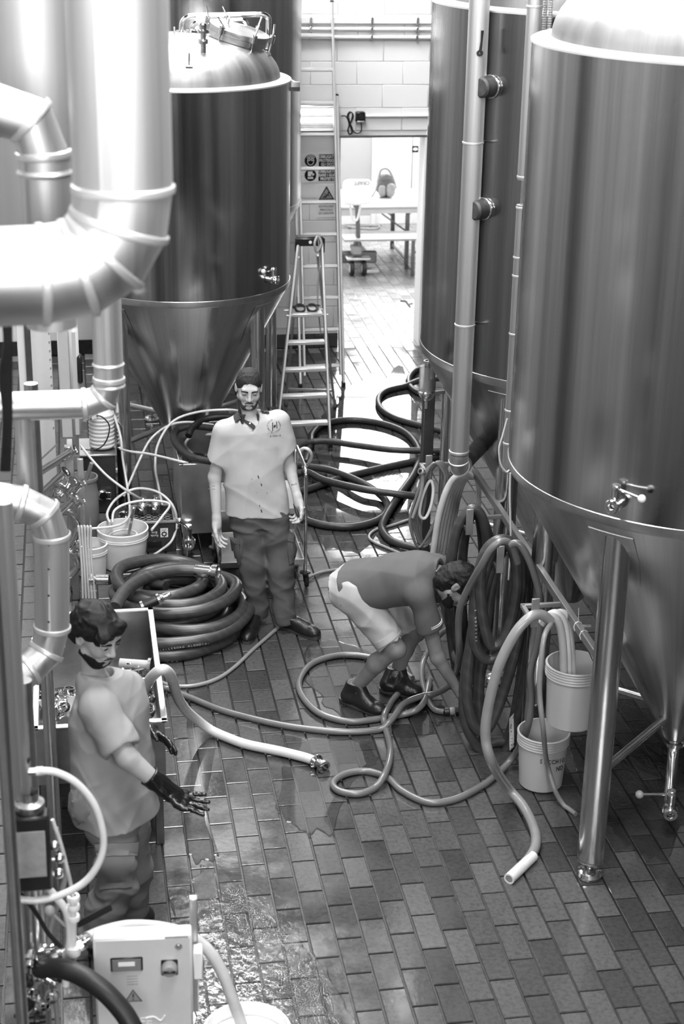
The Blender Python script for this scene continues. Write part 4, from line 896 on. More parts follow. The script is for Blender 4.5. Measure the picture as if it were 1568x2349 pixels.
# two-tier trolley behind the standing man
tro = thing('steel_trolley', 'stainless two tier trolley with tube posts behind the standing man', 'trolley', (1.19, 10.62, 0))
tx0, tx1, ty0, ty1 = .905, 1.475, 10.36, 10.9
for (zt_, nm) in ((.22, 'lower_tray'), (.60, 'upper_tray')):
    b = MB(); b.box(((tx0 + tx1) / 2, (ty0 + ty1) / 2, zt_ - .03), (tx1 - tx0, ty1 - ty0, .006)); 
    for a in (ty0, ty1): b.box(((tx0 + tx1) / 2, a, zt_ - .012), (tx1 - tx0, .012, .045), None, .004)
    for a in (tx0, tx1): b.box((a, (ty0 + ty1) / 2, zt_ - .012), (.012, ty1 - ty0, .045), None, .004)
    b.build(nm, 'aluminium' if zt_ > .5 else 'satin_steel', tro)
for x in (tx0 - .005, tx1 + .012):
    MB().tube(fillet([Vector((x, ty0 + .01, .12)), Vector((x, ty0 + .01, .88)), Vector((x, ty1 - .01, .88)), Vector((x, ty1 - .01, .12))], .06), .0125, 14).build('post', 'polished', tro)
    for y in (ty0 + .01, ty1 - .01):
        cs_ = MB().lathe([(.012, .135), (.035, .13), (.038, .12), (.014, .115)], (x, y, 0), seg=18).lathe([(.012, -.014), (.042, -.012), (.048, 0), (.042, .012), (.012, .014)], (x + .012, y + .02, .05), (1, 0, 0), 20)
        cs_.bar((x, y, .12), (x + .012, y + .02, .05), .03, .03); cs_.build('caster', 'black_rubber', tro)
hose('thin_tube', 'pale tube hooked over the trolley post beside the standing man', [(680, 1055, .75), (690, 1032, .84), (705, 1030, .86), (714, 1045, .8), (706, 1065, .7), (695, 1072, .62)], .012, 'milky_tube')

# steel box with jug, drum, crate, buckets
plain('vat_grey', .07, .35, .6, .2); plain('drum_grey', .20, .4, 0, .1); plain('crate_dark', .035, .5, 0, .2)
bx = thing('steel_vessel', 'dark square steel vessel with round cap, under the ribbed white jug', 'vessel', (.07, 11.85, 0))
z1 = ay(230, 1045, 11.7).z
MB().box((.07, 11.88, z1 / 2 + .05), (.34, .36, z1 - .1), None, .012).build('body', 'vat_grey', bx); MB().box((.07, 11.88, z1 + .004), (.37, .39, .018), None, .005).build('top_plate', 'satin_steel', bx)
for sx in (-.13, .13):
    for sy in (-.13, .13): MB().cyl((.07 + sx, 11.88 + sy, 0), (.07 + sx, 11.88 + sy, .12), .02, 12).build('leg', 'dark_steel', bx)
cp = ay(234, 1134, 11.69); MB().lathe([(.0005, .035), (.03, .035), (.034, .03), (.034, .012), (.042, .01), (.042, 0)], cp, (.25, -1, 0), 22).build('cap', 'polished', bx); MB().tube([cp + Vector((.03, -.03, .025)), cp + Vector((.065, -.035, .025)), cp + Vector((.065, -.035, -.025)), cp + Vector((.03, -.03, -.025))], .005, 8).build('cap_handle', 'polished', bx)
jc = Vector((ay(235, 1035, 11.85).x, 11.85, z1 + .014)); jg = thing('ribbed_jug', 'white ribbed plastic canister standing on the dark steel vessel', 'canister', jc); pr = [(.0005, 0), (.075, 0)]
for k in range(9): z = .012 + k * .03; pr += [(.092, z), (.097, z + .008), (.097, z + .016), (.088, z + .024)]
pr += [(.07, .3), (.03, .32), (.03, .35), (.0005, .35)]; MB().lathe(pr, jc, seg=32).build('canister', 'milky_plastic' if False else 'white_plastic', jg)
sk = ay(212, 952, 11.7); pk = thing('plug_adapter', 'white multi socket adapter with black plug above the white canister', 'socket', sk); MB().box(sk, (.07, .05, .06), Matrix.Rotation(.4, 3, 'Z'), .006).build('socket_block', 'white_plastic', pk)
for k in range(3): MB().cyl(sk + Vector((-.012, -.036, .018 - .018 * k)), sk + Vector((-.012, -.04, .018 - .018 * k)), .006, 10).build('socket_hole', 'black_plastic', pk)
MB().tube(smooth_path([sk + Vector((.03, -.02, 0)), ay(235, 957, 11.66), ay(250, 975, 11.66), ay(248, 1000, 11.66), ay(236, 1022, 11.66), ay(215, 1032, 11.66), ay(185, 1030, 11.66)], 8), .005, 8).build('cord', 'black_rubber', pk)
dc_ = Vector((ay(196, 1250, 11.3).x, 11.3, 0)); dm = thing('plastic_drum', 'grey plastic drum with open top beside the dark steel vessel', 'drum', dc_); zt_ = ay(196, 1092, 11.3).z
MB().lathe([(.0005, 0), (.1, 0), (.108, .02), (.108, zt_ - .12), (.098, zt_ - .05), (.1, zt_ - .03), (.11, zt_ - .02), (.11, zt_), (.1, zt_), (.09, zt_ - .05), (.0005, zt_ - .06)], dc_, seg=32).build('shell', 'drum_grey', dm)
tag(MB().tube([ay(196, 1105, 11.3), ay(203, 1085, 11.28), ay(210, 1062, 11.26)], .015, 8).build('stirring_stick', 'dull_tube'), 'grey stirring stick standing in the plastic drum', 'stick')
ca, cb2 = fl(308, 1268), fl(402, 1262); cr = thing('bottle_crate', 'dark plastic crate holding two steel pump heads, label upside down', 'crate', ((ca.x + cb2.x) / 2, ca.y + .15, 0)); x0, x1, y0, y1, h = ca.x, cb2.x, ca.y, ca.y + .32, .235
b = MB(); 
for yy in (y0, y1): b.box(((x0 + x1) / 2, yy, h / 2), (x1 - x0, .012, h), None, .003)
for xx in (x0, x1): b.box((xx, (y0 + y1) / 2, h / 2), (.012, y1 - y0, h), None, .003)
b.box(((x0 + x1) / 2, (y0 + y1) / 2, .16), (x1 - x0, y1 - y0, .008))
b.build('shell', 'crate_dark', cr)
MB().box(((x0 + x1) / 2, y0 - .006, h), (x1 - x0 + .03, .02, .018), None, .004).box(((x0 + x1) / 2, y1 + .006, h), (x1 - x0 + .03, .02, .018), None, .004).box((x0, (y0 + y1) / 2, h), (.02, y1 - y0, .018), None, .004).box((x1, (y0 + y1) / 2, h), (.02, y1 - y0, .018), None, .004).build('rim', 'grey_plastic', cr)
gr = MB()
for i in range(7):
    for j in range(6):
        cx_, cy_ = x0 + .03 + i * .046, y0 + .03 + j * .052
        gr.tube([Vector((cx_ + .021 * math.cos(a), cy_ + .024 * math.sin(a), .168)) for a in np.linspace(0, 2 * PI, 7)[:-1]], .003, 5, True)
o = gr.build('lattice_floor', 'grey_plastic', cr); o['kind'] = 'stuff'
MB().box(((x0 + x1) / 2 + .07, y0 - .0065, .15), (.055, .002, .07)).build('label', 'sign_white', cr)
lc = Vector(((x0 + x1) / 2 + .07, y0 - .0085, .14)); MB().tube([lc + Vector((.014 * math.cos(a), 0, .014 * math.sin(a))) for a in np.linspace(0, 2 * PI, 15)[:-1]], .004, 5, True).build('gear_mark', 'sign_dark', cr)
for k in range(8): a = k * PI / 4; MB().box(lc + Vector((.02 * math.cos(a), 0, .02 * math.sin(a))), (.006, .002, .006)).build('gear_tooth', 'sign_dark', cr)
text('JOM', .018, lc + Vector((0, 0, .032)), (-1, 0, 0), (0, 0, -1), 'sign_dark', cr)
text('Birra', .026, ((x0 + x1) / 2 + .0, y0 - .0075, .155), (-1, 0, 0), (0, 0, -1), 'sign_white', cr, squeeze=.8); text('Rurale', .026, ((x0 + x1) / 2 + .0, y0 - .0075, .13), (-1, 0, 0), (0, 0, -1), 'sign_white', cr, squeeze=.8)
MB().box(((x0 + x1) / 2 + .0, y0 - .0065, .06), (.1, .004, .05), None, .004).build('hand_hole', 'black_plastic', cr)
for k, (u, v) in enumerate(((328, 1160), (358, 1158))):
    c = fl(u, v, .24); ph = thing('centrifugal_pump', ('steel pump head with open port, left one in the dark crate', 'steel pump head with round cap, right one in the dark crate')[k], 'pump', c - Vector((0, 0, .065)))
    MB().lathe([(.0005, -.065), (.035, -.065), (.042, -.05), (.042, .02), (.034, .03), (.022, .035), (.022, .05), (.0005, .05)], c, (.1, -.2, 1), 22).build('body', 'satin_steel', ph)
    MB().lathe([(.012, .0), (.024, 0), (.028, .02), (.028, .05), (.018, .052), (.014, .02)], c + Vector((-.01, -.02, 0)), (-.1, -1, .15), 20).build('port', 'polished', ph)
    MB().lathe([(.0005, .03), (.02, .03), (.024, .026), (.024, 0)], c + Vector((.0, 0, .045)), (.2, -.3, 1), 18).build('cap', 'polished', ph)
bc1 = fl(284, 1296); B1 = bucket('white_bucket', 'large white bucket with spoon and coiled tube in front of the dark crate', Vector((bc1.x, bc1.y, 0)), .150, .176, .29, 'white_plastic', 2)
MB().lathe([(.0005, .17), (.16, .17)], seg=32).build('contents', 'drum_grey', B1, True)
bp = Vector((bc1.x, bc1.y, 0))
tag(MB().tube(smooth_path([bp + Vector(p) for p in ((-.12, 0, .18), (-.08, .07, .22), (.03, .08, .24), (.1, .02, .23), (.05, -.05, .2), (-.06, -.06, .19), (-.09, .0, .21))], 8), .007, 8).build('thin_tube', 'milky_tube'), 'thin tube coiled in the large white bucket', 'hose')
sp = thing('steel_spoon', 'steel ladle handle leaning in the large white bucket', 'ladle', bp + Vector((.04, .02, .18))); MB().bar(bp + Vector((.03, 0, .18)), bp + Vector((.085, .06, .4)), .022, .004).build('handle', 'satin_steel', sp); MB().lathe([(.0005, 0), (.014, .004), (.018, .012)], bp + Vector((.085, .06, .4)), seg=12).build('hook_end', 'satin_steel', sp)
b = MB(); 
for k in range(7): rr = random.Random(k + 40); p = bp + Vector((rr.uniform(-.08, .08), rr.uniform(-.09, -.02), .185)); b.tube(smooth_path([p, p + Vector((.03, .01, .01)), p + Vector((.04, -.02, .015)), p + Vector((.01, -.02, .01))], 4), .006, 6)
tag(b.build('black_gaskets', 'black_rubber'), 'handful of black gaskets and rings lying in the large white bucket', 'gaskets')
bc2 = fl(212, 1318); B2 = bucket('white_bucket', 'smaller white bucket of grey paste with a paddle, left of the large bucket', Vector((bc2.x, bc2.y, 0)), .095, .108, .24, 'white_plastic', 2); MB().lathe([(.0005, .17), (.1, .165)], seg=28).build('paste', 'drum_grey', B2, True)
pa = thing('mixing_paddle', 'flat white mixing paddle standing in the smaller bucket', 'paddle', Vector((bc2.x, bc2.y, .17))); q0, q1 = Vector((bc2.x - .01, bc2.y, .17)), ay(205, 1182, bc2.y); MB().prism([q0 + Vector((-.014, 0, 0)), q0 + Vector((.014, 0, 0)), q1 + Vector((.010, 0, -.05)), q1 + Vector((.004, 0, 0)), q1 + Vector((-.016, 0, -.18))], (0, .006, 0)).build('blade', 'dull_tube', pa)
# thin tubing between the machines
TB = 'thin milky tubes strung between the vessels'
TT = [([(258, 942, .85), (276, 1000, .7), (281, 1050, .55), (290, 1105, .4), (297, 1160, .3), (294, 1188, .3), (268, 1206, .33), (205, 1213, .33)], 'thin milky tube dropping from the pipes down beside the dark vessel into the buckets'),
      ([(276, 1030, .62), (300, 1036, .66), (345, 1042, .68), (412, 1058, .725), (430, 1062, .7)], 'thin milky tube stretched flat to the corner of the steel trough'),
      ([(284, 1138, .3), (300, 1100, .42), (320, 1055, .55), (345, 1008, .68), (385, 977, .76), (430, 968, .78), (490, 975, .76)], 'thin milky tube curving up over the trough rim and in again'),
      ([(372, 1158, .25), (362, 1110, .4), (356, 1070, .55), (362, 1020, .7), (395, 968, .85), (450, 946, .92), (520, 940, .95), (560, 945, .9)], 'thin milky tube rising highest over the trough behind the standing man'),
      ([(252, 1200, .31), (246, 1176, .33), (268, 1143, .36), (312, 1121, .4), (362, 1129, .4), (396, 1160, .33), (405, 1200, .2), (394, 1240, .1), (366, 1264, .03), (346, 1276, .03)], 'thin milky tube in a wide ring round the dark crate ending in a small connector'),
      ([(258, 1200, .32), (262, 1172, .34), (292, 1155, .37), (340, 1148, .38), (388, 1156, .36), (372, 1185, .3), (348, 1215, .3)], 'thin milky tube in a tight ring over the two pump heads'),
      ([(185, 1022, .7), (212, 1056, .62), (246, 1092, .52), (290, 1125, .42), (322, 1144, .3)], 'thin milky tube running straight down from the manifold to the pump heads')]
for pts, lab in TT: hose('thin_tube', lab, pts, .0095, 'milky_tube', TB, n=8, seg=8)
# thick coil on the floor
cc = fl(398, 1440); rng = random.Random(5)
coil = []
turns = [(.45, .045, .0, 0, 0), (.36, .045, .02, .0, .4), (.44, .118, .03, -.02, 1.2), (.345, .115, -.02, .02, 2.2), (.40, .188, .05, .01, 3.0), (.315, .182, .0, .03, .9), (.37, .252, .02, .03, 1.7), (.285, .246, .04, .04, 4.0), (.33, .31, -.02, .05, 2.9), (.245, .30, -.03, .06, 5.0)]
for k, (R1, z, ox, oy, ph) in enumerate(turns):
    P = [Vector((cc.x + ox + R1 * (1 + .07 * math.sin(2 * a + ph)) * math.cos(a), cc.y + oy + R1 * 1.08 * (1 + .06 * math.cos(3 * a + ph)) * math.sin(a), z + .028 * math.sin(a + ph * 1.7) + .012 * math.sin(2 * a + ph))) for a in np.linspace(0, 2 * PI, 13)[:-1]]
    coil.append(hose_mesh(P, .041, 14, 7, True).build('coiled_hose', 'coil_hose', angle=60)); tag(coil[-1], ('bottom outer', 'bottom inner', 'second layer outer', 'second layer inner', 'third layer outer', 'third layer inner', 'fourth layer outer', 'fourth layer inner', 'top outer', 'top innermost')[k] + ' turn of the thick hose coil on the floor', 'hose', 'turns of the thick hose coil')
def coupling(t, P, d, s_=1.0, nut=True):
    MB().lathe([(.03 * s_, 0), (.043 * s_, .002), (.044 * s_, .1 * s_), (.036 * s_, .104 * s_), (.034 * s_, .13 * s_)], P, d, 24).build('sleeve', 'polished', t)
    n_ = MB().lathe([(.034 * s_, .115 * s_), (.055 * s_, .118 * s_), (.056 * s_, .15 * s_), (.05 * s_, .156 * s_), (.034 * s_, .156 * s_), (.03 * s_, .13 * s_)], P, d, 24).build('nut', 'polished', t)
    return t
hose('coiled_hose', 'top end of the thick hose coil stretching right with a steel coupling', [(262, 1395, .42), (290, 1352, .42), (340, 1322, .42), (400, 1308, .42), (448, 1308, .41)], .041, 'coil_hose')
a_, b_ = fl(448, 1308, .41), fl(475, 1311, .41); coupling(thing('hose_coupling', 'polished hose coupling at the top end of the coil beside the trolley', 'coupling', a_ - Vector((0, 0, .04))), a_, b_ - a_, 1.0)
hose('coiled_hose', 'lower left end of the thick hose coil with a bright sleeve', [(250, 1330, .22), (290, 1331, .2), (330, 1335, .18), (380, 1345, .2)], .034, 'coil_hose')
a_, b_ = fl(250, 1330, .22), fl(225, 1330, .22); coupling(thing('hose_coupling', 'polished hose sleeve at the left end of the coil', 'coupling', a_ - Vector((0, 0, .04))), a_, b_ - a_, .85)
a_, b_ = fl(322, 1392, .36), fl(388, 1364, .42); d_ = (b_ - a_).normalized(); nzl = thing('spray_lance', 'black and chrome hose tail nozzle lying across the thick hose coil', 'nozzle', a_ - Vector((0, 0, .03)))
MB().lathe([(.03, 0), (.036, .004), (.036, .02), (.03, .024)], a_, d_, 20).build('ferrule', 'polished', nzl); MB().lathe([(.03, .024), (.031, .1), (.03, .11)], a_, d_, 20).build('grip', 'black_plastic', nzl)
MB().lathe([(.03, .11), (.04, .114), (.04, .13), (.03, .134), (.022, .15), (.024, .16), (.018, .2), (.012, .205), (.0005, .205)], a_, d_, 20).build('tail', 'polished', nzl)
hose('thin_hose', 'thin grey hose running from the coil past the standing man\'s boot', [(372, 1566), (400, 1574), (450, 1572), (500, 1556), (540, 1528), (580, 1490), (620, 1455), (640, 1436), (665, 1400)], .0125, 'dull_tube')

# sink table full of fittings
SX0, SX1, SY0, SY1, SZ = -.285, .345, 7.285, 8.60, .72
sk_ = thing('fittings_sink', 'steel sink table holding loose pipe fittings beside the pointing man', 'sink', (.03, 7.95, 0))
open_box(sk_, SX0, SX1, SY0, SY1, .40, SZ, .005, .032, 'sink_steel', 'basin', 'satin_steel')
for x in (SX0 + .03, SX1 - .035):
    for y in (SY0 + .025, SY1 - .025): MB().box((x, y, .2), (.042, .042, .4), None, .003).build('leg', 'dark_steel', sk_)
MB().box((.03, SY0 + .02, .5), (SX1 - SX0, .01, .38), None, .002).build('front_apron', 'vat_grey', sk_)
FT = 'loose pipe fittings in the sink'
def ferrule(c, ax_, s_):
    b = MB().lathe([(.020, 0), (.034, 0), (.036, .004), (.034, .009), (.025, .011), (.023, .03), (.019, .03), (.019, .004)], c, ax_, 22)
    for p in b.v: p -= Vector(c); p *= s_; p += Vector(c)
    return b
rf = random.Random(21); k = 0; cnt_f = {}
spots_f = []
for u, v in sorted(((118, 1590), (128, 1612), (120, 1632), (140, 1600), (150, 1625), (105, 1620), (135, 1648), (112, 1648), (158, 1592), (290, 1555), (305, 1570), (320, 1556), (335, 1574), (298, 1590), (318, 1598), (340, 1600), (350, 1628), (330, 1630), (312, 1618), (300, 1540), (345, 1548), (100, 1598), (352, 1652), (334, 1655)), key=lambda w_: -w_[1]):
    p = fl(u, v, .47 + rf.uniform(0, .03)); 
    if not (SX0 + .04 < p.x < SX1 - .04 and SY0 + .04 < p.y < SY1 - .04): p.x = min(max(p.x, SX0 + .05), SX1 - .05); p.y = min(max(p.y, SY0 + .05), SY1 - .05)
    ax_ = Vector((rf.uniform(-.6, .6), rf.uniform(-.7, .3), rf.uniform(.3, 1))).normalized(); kind = k % 3
    nm = ('clamp_ring', 'pipe_elbow', 'pipe_tee')[kind]
    if kind == 0: b = ferrule(p, ax_, rf.uniform(1.0, 1.35)); b2 = ferrule(p + ax_ * .02, -ax_, 1.0); b.add(b2.v, b2.f)
    elif kind == 1:
        x, y, _ = basis(ax_); b = MB().tube([p + x * .05 * math.cos(a) + y * .05 * math.sin(a) for a in np.linspace(0, PI / 2, 7)], .02, 14)
        for pp, dd in ((p + x * .05, -y), (p + y * .05, -x)): q2 = MB().lathe([(.02, 0), (.032, 0), (.032, .008), (.02, .01)], pp, dd, 18); b.add(q2.v, q2.f)
    else:
        x, y, _ = basis(ax_); b = MB().cyl(p - x * .05, p + x * .05, .02, 16).cyl(p, p + ax_ * .05, .02, 16)
        for pp, dd in ((p - x * .05, x), (p + x * .05, -x), (p + ax_ * .05, -ax_)): q2 = MB().lathe([(.02, 0), (.032, 0), (.032, .008), (.02, .01)], pp, dd, 18); b.add(q2.v, q2.f)
    side = 'left end of the sink' if u < 200 else 'right end of the sink'; cnt_f[(nm, side)] = cnt_f.get((nm, side), 0) + 1
    tag(b.build(nm, 'polished'), ('nearest', 'second nearest', 'third nearest', 'fourth nearest', 'fifth nearest', 'sixth nearest', 'seventh nearest')[cnt_f[(nm, side)] - 1] + {'clamp_ring': ' polished clamp ring', 'pipe_elbow': ' polished pipe elbow', 'pipe_tee': ' polished pipe tee'}[nm] + ' among the fittings in the ' + side, 'fitting', FT); k += 1
# tall fitting stack and valve standing in the sink at the left
vf = fl(95, 1600, .41); st = thing('valve_assembly', 'upright steel butterfly valve standing in the left end of the sink', 'valve', vf)
MB().lathe([(.0005, 0), (.03, 0), (.03, .02), (.022, .025), (.022, .26), (.04, .265), (.055, .27), (.055, .29), (.048, .295), (.055, .30), (.055, .32), (.04, .325), (.036, .36), (.0005, .36)], vf, seg=28).build('body', 'polished', st)
MB().cyl(vf + Vector((.05, 0, .30)), vf + Vector((.14, -.01, .32)), .016, 14).build('actuator', 'satin_steel', st); MB().cyl(vf + Vector((.1, 0, .32)), vf + Vector((.1, 0, .40)), .008, 10).build('stem', 'polished', st); MB().sphere(vf + Vector((.1, 0, .41)), .016).build('knob', 'satin_steel', st)
# clear cylinder lying at the back of the sink
a_, b_ = fl(285, 1520, .55), fl(312, 1522, .55); tag(MB().lathe([(.03, 0), (.03, .16), (.045, .162), (.045, .18), (.03, .182)], fl(275, 1522, .53), (b_ - a_), 20).build('sight_glass', 'clear_tube'), 'clear plastic tube with flange lying at the back of the sink', 'tube')
# cream spiral hose
hose('cream_hose', 'thick cream spiral hose arching out of the sink and across the floor', [(312, 1648, .52), (322, 1606, .62), (338, 1568, .76), (358, 1543, .86), (376, 1536, .88), (392, 1552, .78), (406, 1596, .52), (424, 1626, .3), (450, 1650, .14), (490, 1678, .04), (560, 1706), (640, 1723), (700, 1738), (730, 1750)], .0285, 'cream_hose', rib=.05, pitch=.012)
a_ = fl(726, 1748, .03); d_ = (fl(752, 1766, .03) - a_).normalized(); hcp = thing('hose_coupling', 'polished hose coupling at the end of the cream spiral hose', 'coupling', a_ - Vector((0, 0, .028)))
MB().lathe([(.0285, -.01), (.042, -.008), (.043, .0), (.035, .006), (.028, .012)], a_, d_, 22).build('clamp', 'polished', hcp); MB().lathe([(.026, .01), (.028, .05), (.038, .054), (.038, .075), (.028, .08), (.022, .08), (.02, .05)], a_, d_, 22).build('ferrule', 'polished', hcp)
MB().lathe([(.0005, .06), (.021, .06)], a_, d_, 18).build('bore', 'black_plastic', hcp)

# ------------------------------------------------------------------ left edge: white panel, enclosure, manifold
plain('enclosure_grey', .52, .45, 0, .04)
a_, b_ = ay(36, 730, 12.6), ay(128, 1010, 12.6)
wp = thing('wall_panel', 'tall white perforated panel behind the left hand pipes', 'panel', ((a_.x + b_.x) / 2, 12.6, 0)); MB().box(((a_.x + b_.x) / 2, 12.62, 1.25), (b_.x - a_.x, .06, 2.5), None, .004).build('sheet', 'white_paint', wp)
for k in range(22): MB().cyl((b_.x - .012, 12.588, .5 + .07 * k), (b_.x - .012, 12.58, .5 + .07 * k), .006, 8).build('hole', 'sign_grey', wp)
xg = ay(68, 860, 12.55).x; MB().box((xg, 12.57, 1.25), (.045, .03, 2.5)).build('dark_rail', 'dark_steel', wp)
ea, eb = ay(128, 755, 11.2), ay(192, 1005, 11.2)
en = thing('electric_enclosure', 'grey wall enclosure with dark side cover behind the insulated pipes', 'enclosure', ((ea.x + eb.x) / 2, 11.25, eb.z))
MB().box((ea.x + (eb.x - ea.x) * .3, 11.3, (ea.z + eb.z) / 2), ((eb.x - ea.x) * .55, .18, ea.z - eb.z), None, .008).build('body', 'enclosure_grey', en); MB().box((ea.x + (eb.x - ea.x) * .74, 11.27, (ea.z + eb.z) / 2 + .01), ((eb.x - ea.x) * .42, .2, (ea.z - eb.z) * .98), None, .02).build('cover', 'enclosure_grey', en)
q_ = ay(183, 845, 11.2); MB().box((q_.x, 11.2, q_.z), (.035, .1, .2), None, .012).build('dark_cover', 'black_plastic', en)
g_ = ay(140, 762, 11.15); MB().cyl((g_.x, 11.22, ea.z - .01), (g_.x, 11.22, ea.z + .06), .022, 14).build('gland', 'white_plastic', en)
MB().box(((ea.x + eb.x) / 2 + .02, 11.45, .7), (.05, .05, 1.4)).build('stand', 'satin_steel', en); MB().box(((ea.x + eb.x) / 2 + .02, 11.38, (ea.z + eb.z) / 2), (.06, .1, .06)).build('stand_arm', 'satin_steel', en); MB().box(((ea.x + eb.x) / 2 + .02, 11.45, .006), (.14, .14, .012)).build('stand_foot', 'satin_steel', en)
# manifold of stub pipes
MY = 10.3
mf = thing('pipe_manifold', 'stainless manifold of angled stub pipes with clamp ends at the left', 'manifold', (ay(168, 1200, MY).x, MY + .1, 0))
px_ = ay(165, 1200, MY).x; MB().box((px_, MY + .1, .55), (.06, .06, 1.1), None, .004).build('post', 'satin_steel', mf); px2 = ay(190, 1200, MY).x; MB().box((px2, MY + .12, .5), (.04, .03, 1.0), None, .003).build('flat_bar', 'aluminium', mf)
def stub(p, q_, r):
    p, q_ = Vector(p), Vector(q_); d = (q_ - p).normalized(); t = MB().cyl(p, q_, r, 18).build('stub_pipe', 'polished', mf)
    MB().lathe([(r, -.03), (r + .006, -.028), (r + .010, -.01), (r + .012, 0), (r + .010, .006), (r - .003, .006), (r - .005, -.02), (.0005, -.03)], q_, d, 22).build('clamp_end', 'polished', t); return t
for (a, b2, r, dy) in (((92, 1082), (172, 1032), .026, 0), ((96, 1132), (150, 1082), .028, -.03), ((150, 1128), (168, 1104), .026, -.05), ((170, 1130), (190, 1106), .02, -.02), ((110, 1160), (134, 1132), .026, -.08), ((140, 1172), (172, 1140), .026, -.1), ((172, 1165), (190, 1148), .018, -.06), ((160, 1270), (182, 1252), .018, -.04)):
    stub(ay(a[0], a[1], MY + dy), ay(b2[0], b2[1], MY + dy - .05), r)
for pts, r in (([(128, 1105), (150, 1120), (160, 1150), (140, 1170)], .018), ([(140, 1165), (165, 1180), (178, 1210), (165, 1245), (145, 1258)], .024), ([(148, 1262), (172, 1275), (178, 1300), (160, 1320), (142, 1312)], .024), ([(140, 1330), (158, 1345), (160, 1370), (146, 1395)], .02)):
    MB().tube(smooth_path([ay(u, v, MY - .06) for u, v in pts], 8), r, 14).build('bent_pipe', 'polished', mf)
for k in range(5):
    tag(hose_mesh([ay(178 + 6 * k, 1212 + 3 * abs(k - 2), MY - .12), ay(180 + 7 * k, 1208, MY - .14), ay(184 + 6 * k, 1250, MY - .14), ay(188 + 6 * k, 1310, MY - .14), ay(190 + 7 * k, 1372, MY - .14)], .0075, 8, 6).build('white_cable', 'milky_tube'), ('first', 'second', 'third', 'fourth', 'fifth')[k] + ' white cable from the left in the bundle hanging on the manifold', 'cable', 'white cable bundle on the manifold')
tag(MB().cyl(ay(92, 1055, MY), ay(130, 1020, MY), .006, 8).build('steel_rod', 'satin_steel'), 'thin straight steel rod sticking up beside the manifold', 'rod')
# ------------------------------------------------------------------ top of the domed tank: manway, pipe loop, fittings
zr3 = 3.215 + .018
def dome3(u, v):
    """point on the dome of the third tank seen at a pixel (walk along the ray)"""
    d = Vector(ray(u, v)).normalized(); o = Vector((0, 0, CAM_H)); dr = T3R - .075
    for k in range(9000):
        p = o + d * (10.5 + k * .0005); rr = math.hypot(p.x - T3C[0], p.y - T3C[1]) / dr
        if rr < 1:
            a = math.acos(min(1, rr) ** (1 / .72)); 
            if p.z <= zr3 + .30 * math.sin(a): return p
    return Vector((T3C[0], T3C[1], zr3 + .3))
mc = ay(546, 84, 12.25); mn = Vector((.24, -.12, 1)).normalized()
mx_, my_, _ = basis(mn); MR = .205
man = MB().lathe([(MR * .98, -.13), (MR * .98, -.02), (MR + .012, -.02), (MR + .012, .018), (MR * .98, .02)], mc, mn, 44).build('manway_neck', 'satin_steel', T3)
lid = MB().lathe([(MR + .014, .02), (MR + .016, .03), (MR + .014, .055), (MR * .9, .062), (.0005, .085)], mc, mn, 44).build('manway_lid', 'satin_steel', T3)
for k in range(6):
    a = k * PI / 3 + .35; rd = mx_ * math.cos(a) + my_ * math.sin(a); p = mc + rd * (MR + .035)
    c_ = MB().cyl(p - mn * .06, p + mn * .09, .0065, 8).cyl(p + mn * .02, p + mn * .075, .019, 12).sphere(p - mn * .065, .018, 10, 6)
    c_.bar(p - mn * .055 - rd * .03, p - mn * .055 + rd * .012, .04, .02); c_ = c_.build('swing_bolt', 'polished', T3)
    h_ = (rd * .4 + mn * .8 + (mx_ if k % 2 else my_) * .5).normalized(); MB().cyl(p + mn * .085, p + mn * .085 + h_ * .07, .0065, 8).cyl(p + mn * .085, p + mn * .085 - h_ * .035, .0065, 8).build('handle_pin', 'polished', c_)
hb0 = mc + mn * .08; MB().tube(fillet([hb0 - mx_ * .06 + my_ * .1, hb0 - mx_ * .06 + my_ * .1 + mn * .045, hb0 + mx_ * .08 + my_ * .1 + mn * .045, hb0 + mx_ * .08 + my_ * .1], .02), .006, 8).build('lid_handle', 'polished', lid)
fa = mc - my_ * (MR + .03) if (mc - my_ * .2).y < mc.y else mc + my_ * (MR + .03); b = MB(); s_ = mx_ * .045
b.tube([fa - s_ + mn * .05, fa - s_ - mn * .045, fa + s_ - mn * .045, fa + s_ + mn * .05], .006, 8); b.cyl(fa - mn * .045, fa - mn * .09, .02, 12); b.build('hinge_bracket', 'polished', T3)
# pipe loops behind the manway
def top_pipe(pts, r, Y): return MB().tube(fillet([ay(u, v, Y) for u, v in pts], .07, 8), r, 16).build('top_pipe', 'polished', T3)
for pts, r, Y in (([(416, 76), (418, 48), (432, 37), (604, 33), (616, 40), (614, 112)], .021, 12.48), ([(438, 74), (441, 58), (452, 51), (490, 50), (560, 46), (566, 58)], .019, 12.42)):
    o = top_pipe(pts, r, Y); p = ay(pts[0][0], pts[0][1], Y); MB().lathe([(r, -.03), (r + .018, -.028), (r + .02, -.01), (r + .02, .01), (r + .014, .024), (r, .026)], p, seg=18).lathe([(r * .9, -.09), (r * .9, -.03)], p, seg=16).build('union_nut', 'polished', o)
p = dome3(466, 118); b = MB().lathe([(.02, -.02), (.02, .05), (.034, .052), (.036, .07), (.034, .08), (.02, .084), (.02, .12), (.045, .124), (.047, .14), (.04, .145), (.026, .15), (.028, .165), (.03, .18), (.02, .19), (.0005, .192)], p, seg=20).build('relief_valve', 'polished', T3)
MB().cyl(p + Vector((-.04, -.02, .13)), p + Vector((-.085, -.04, .135)), .008, 8).build('wing_nut', 'polished', b)
p = dome3(433, 146); MB().box(p + Vector((0, -.01, .035)), (.012, .05, .1), Matrix.Rotation(.25, 3, 'X'), .004).box(p, (.05, .07, .008), Matrix.Rotation(.45, 3, 'X')).build('lifting_lug', 'satin_steel', T3)
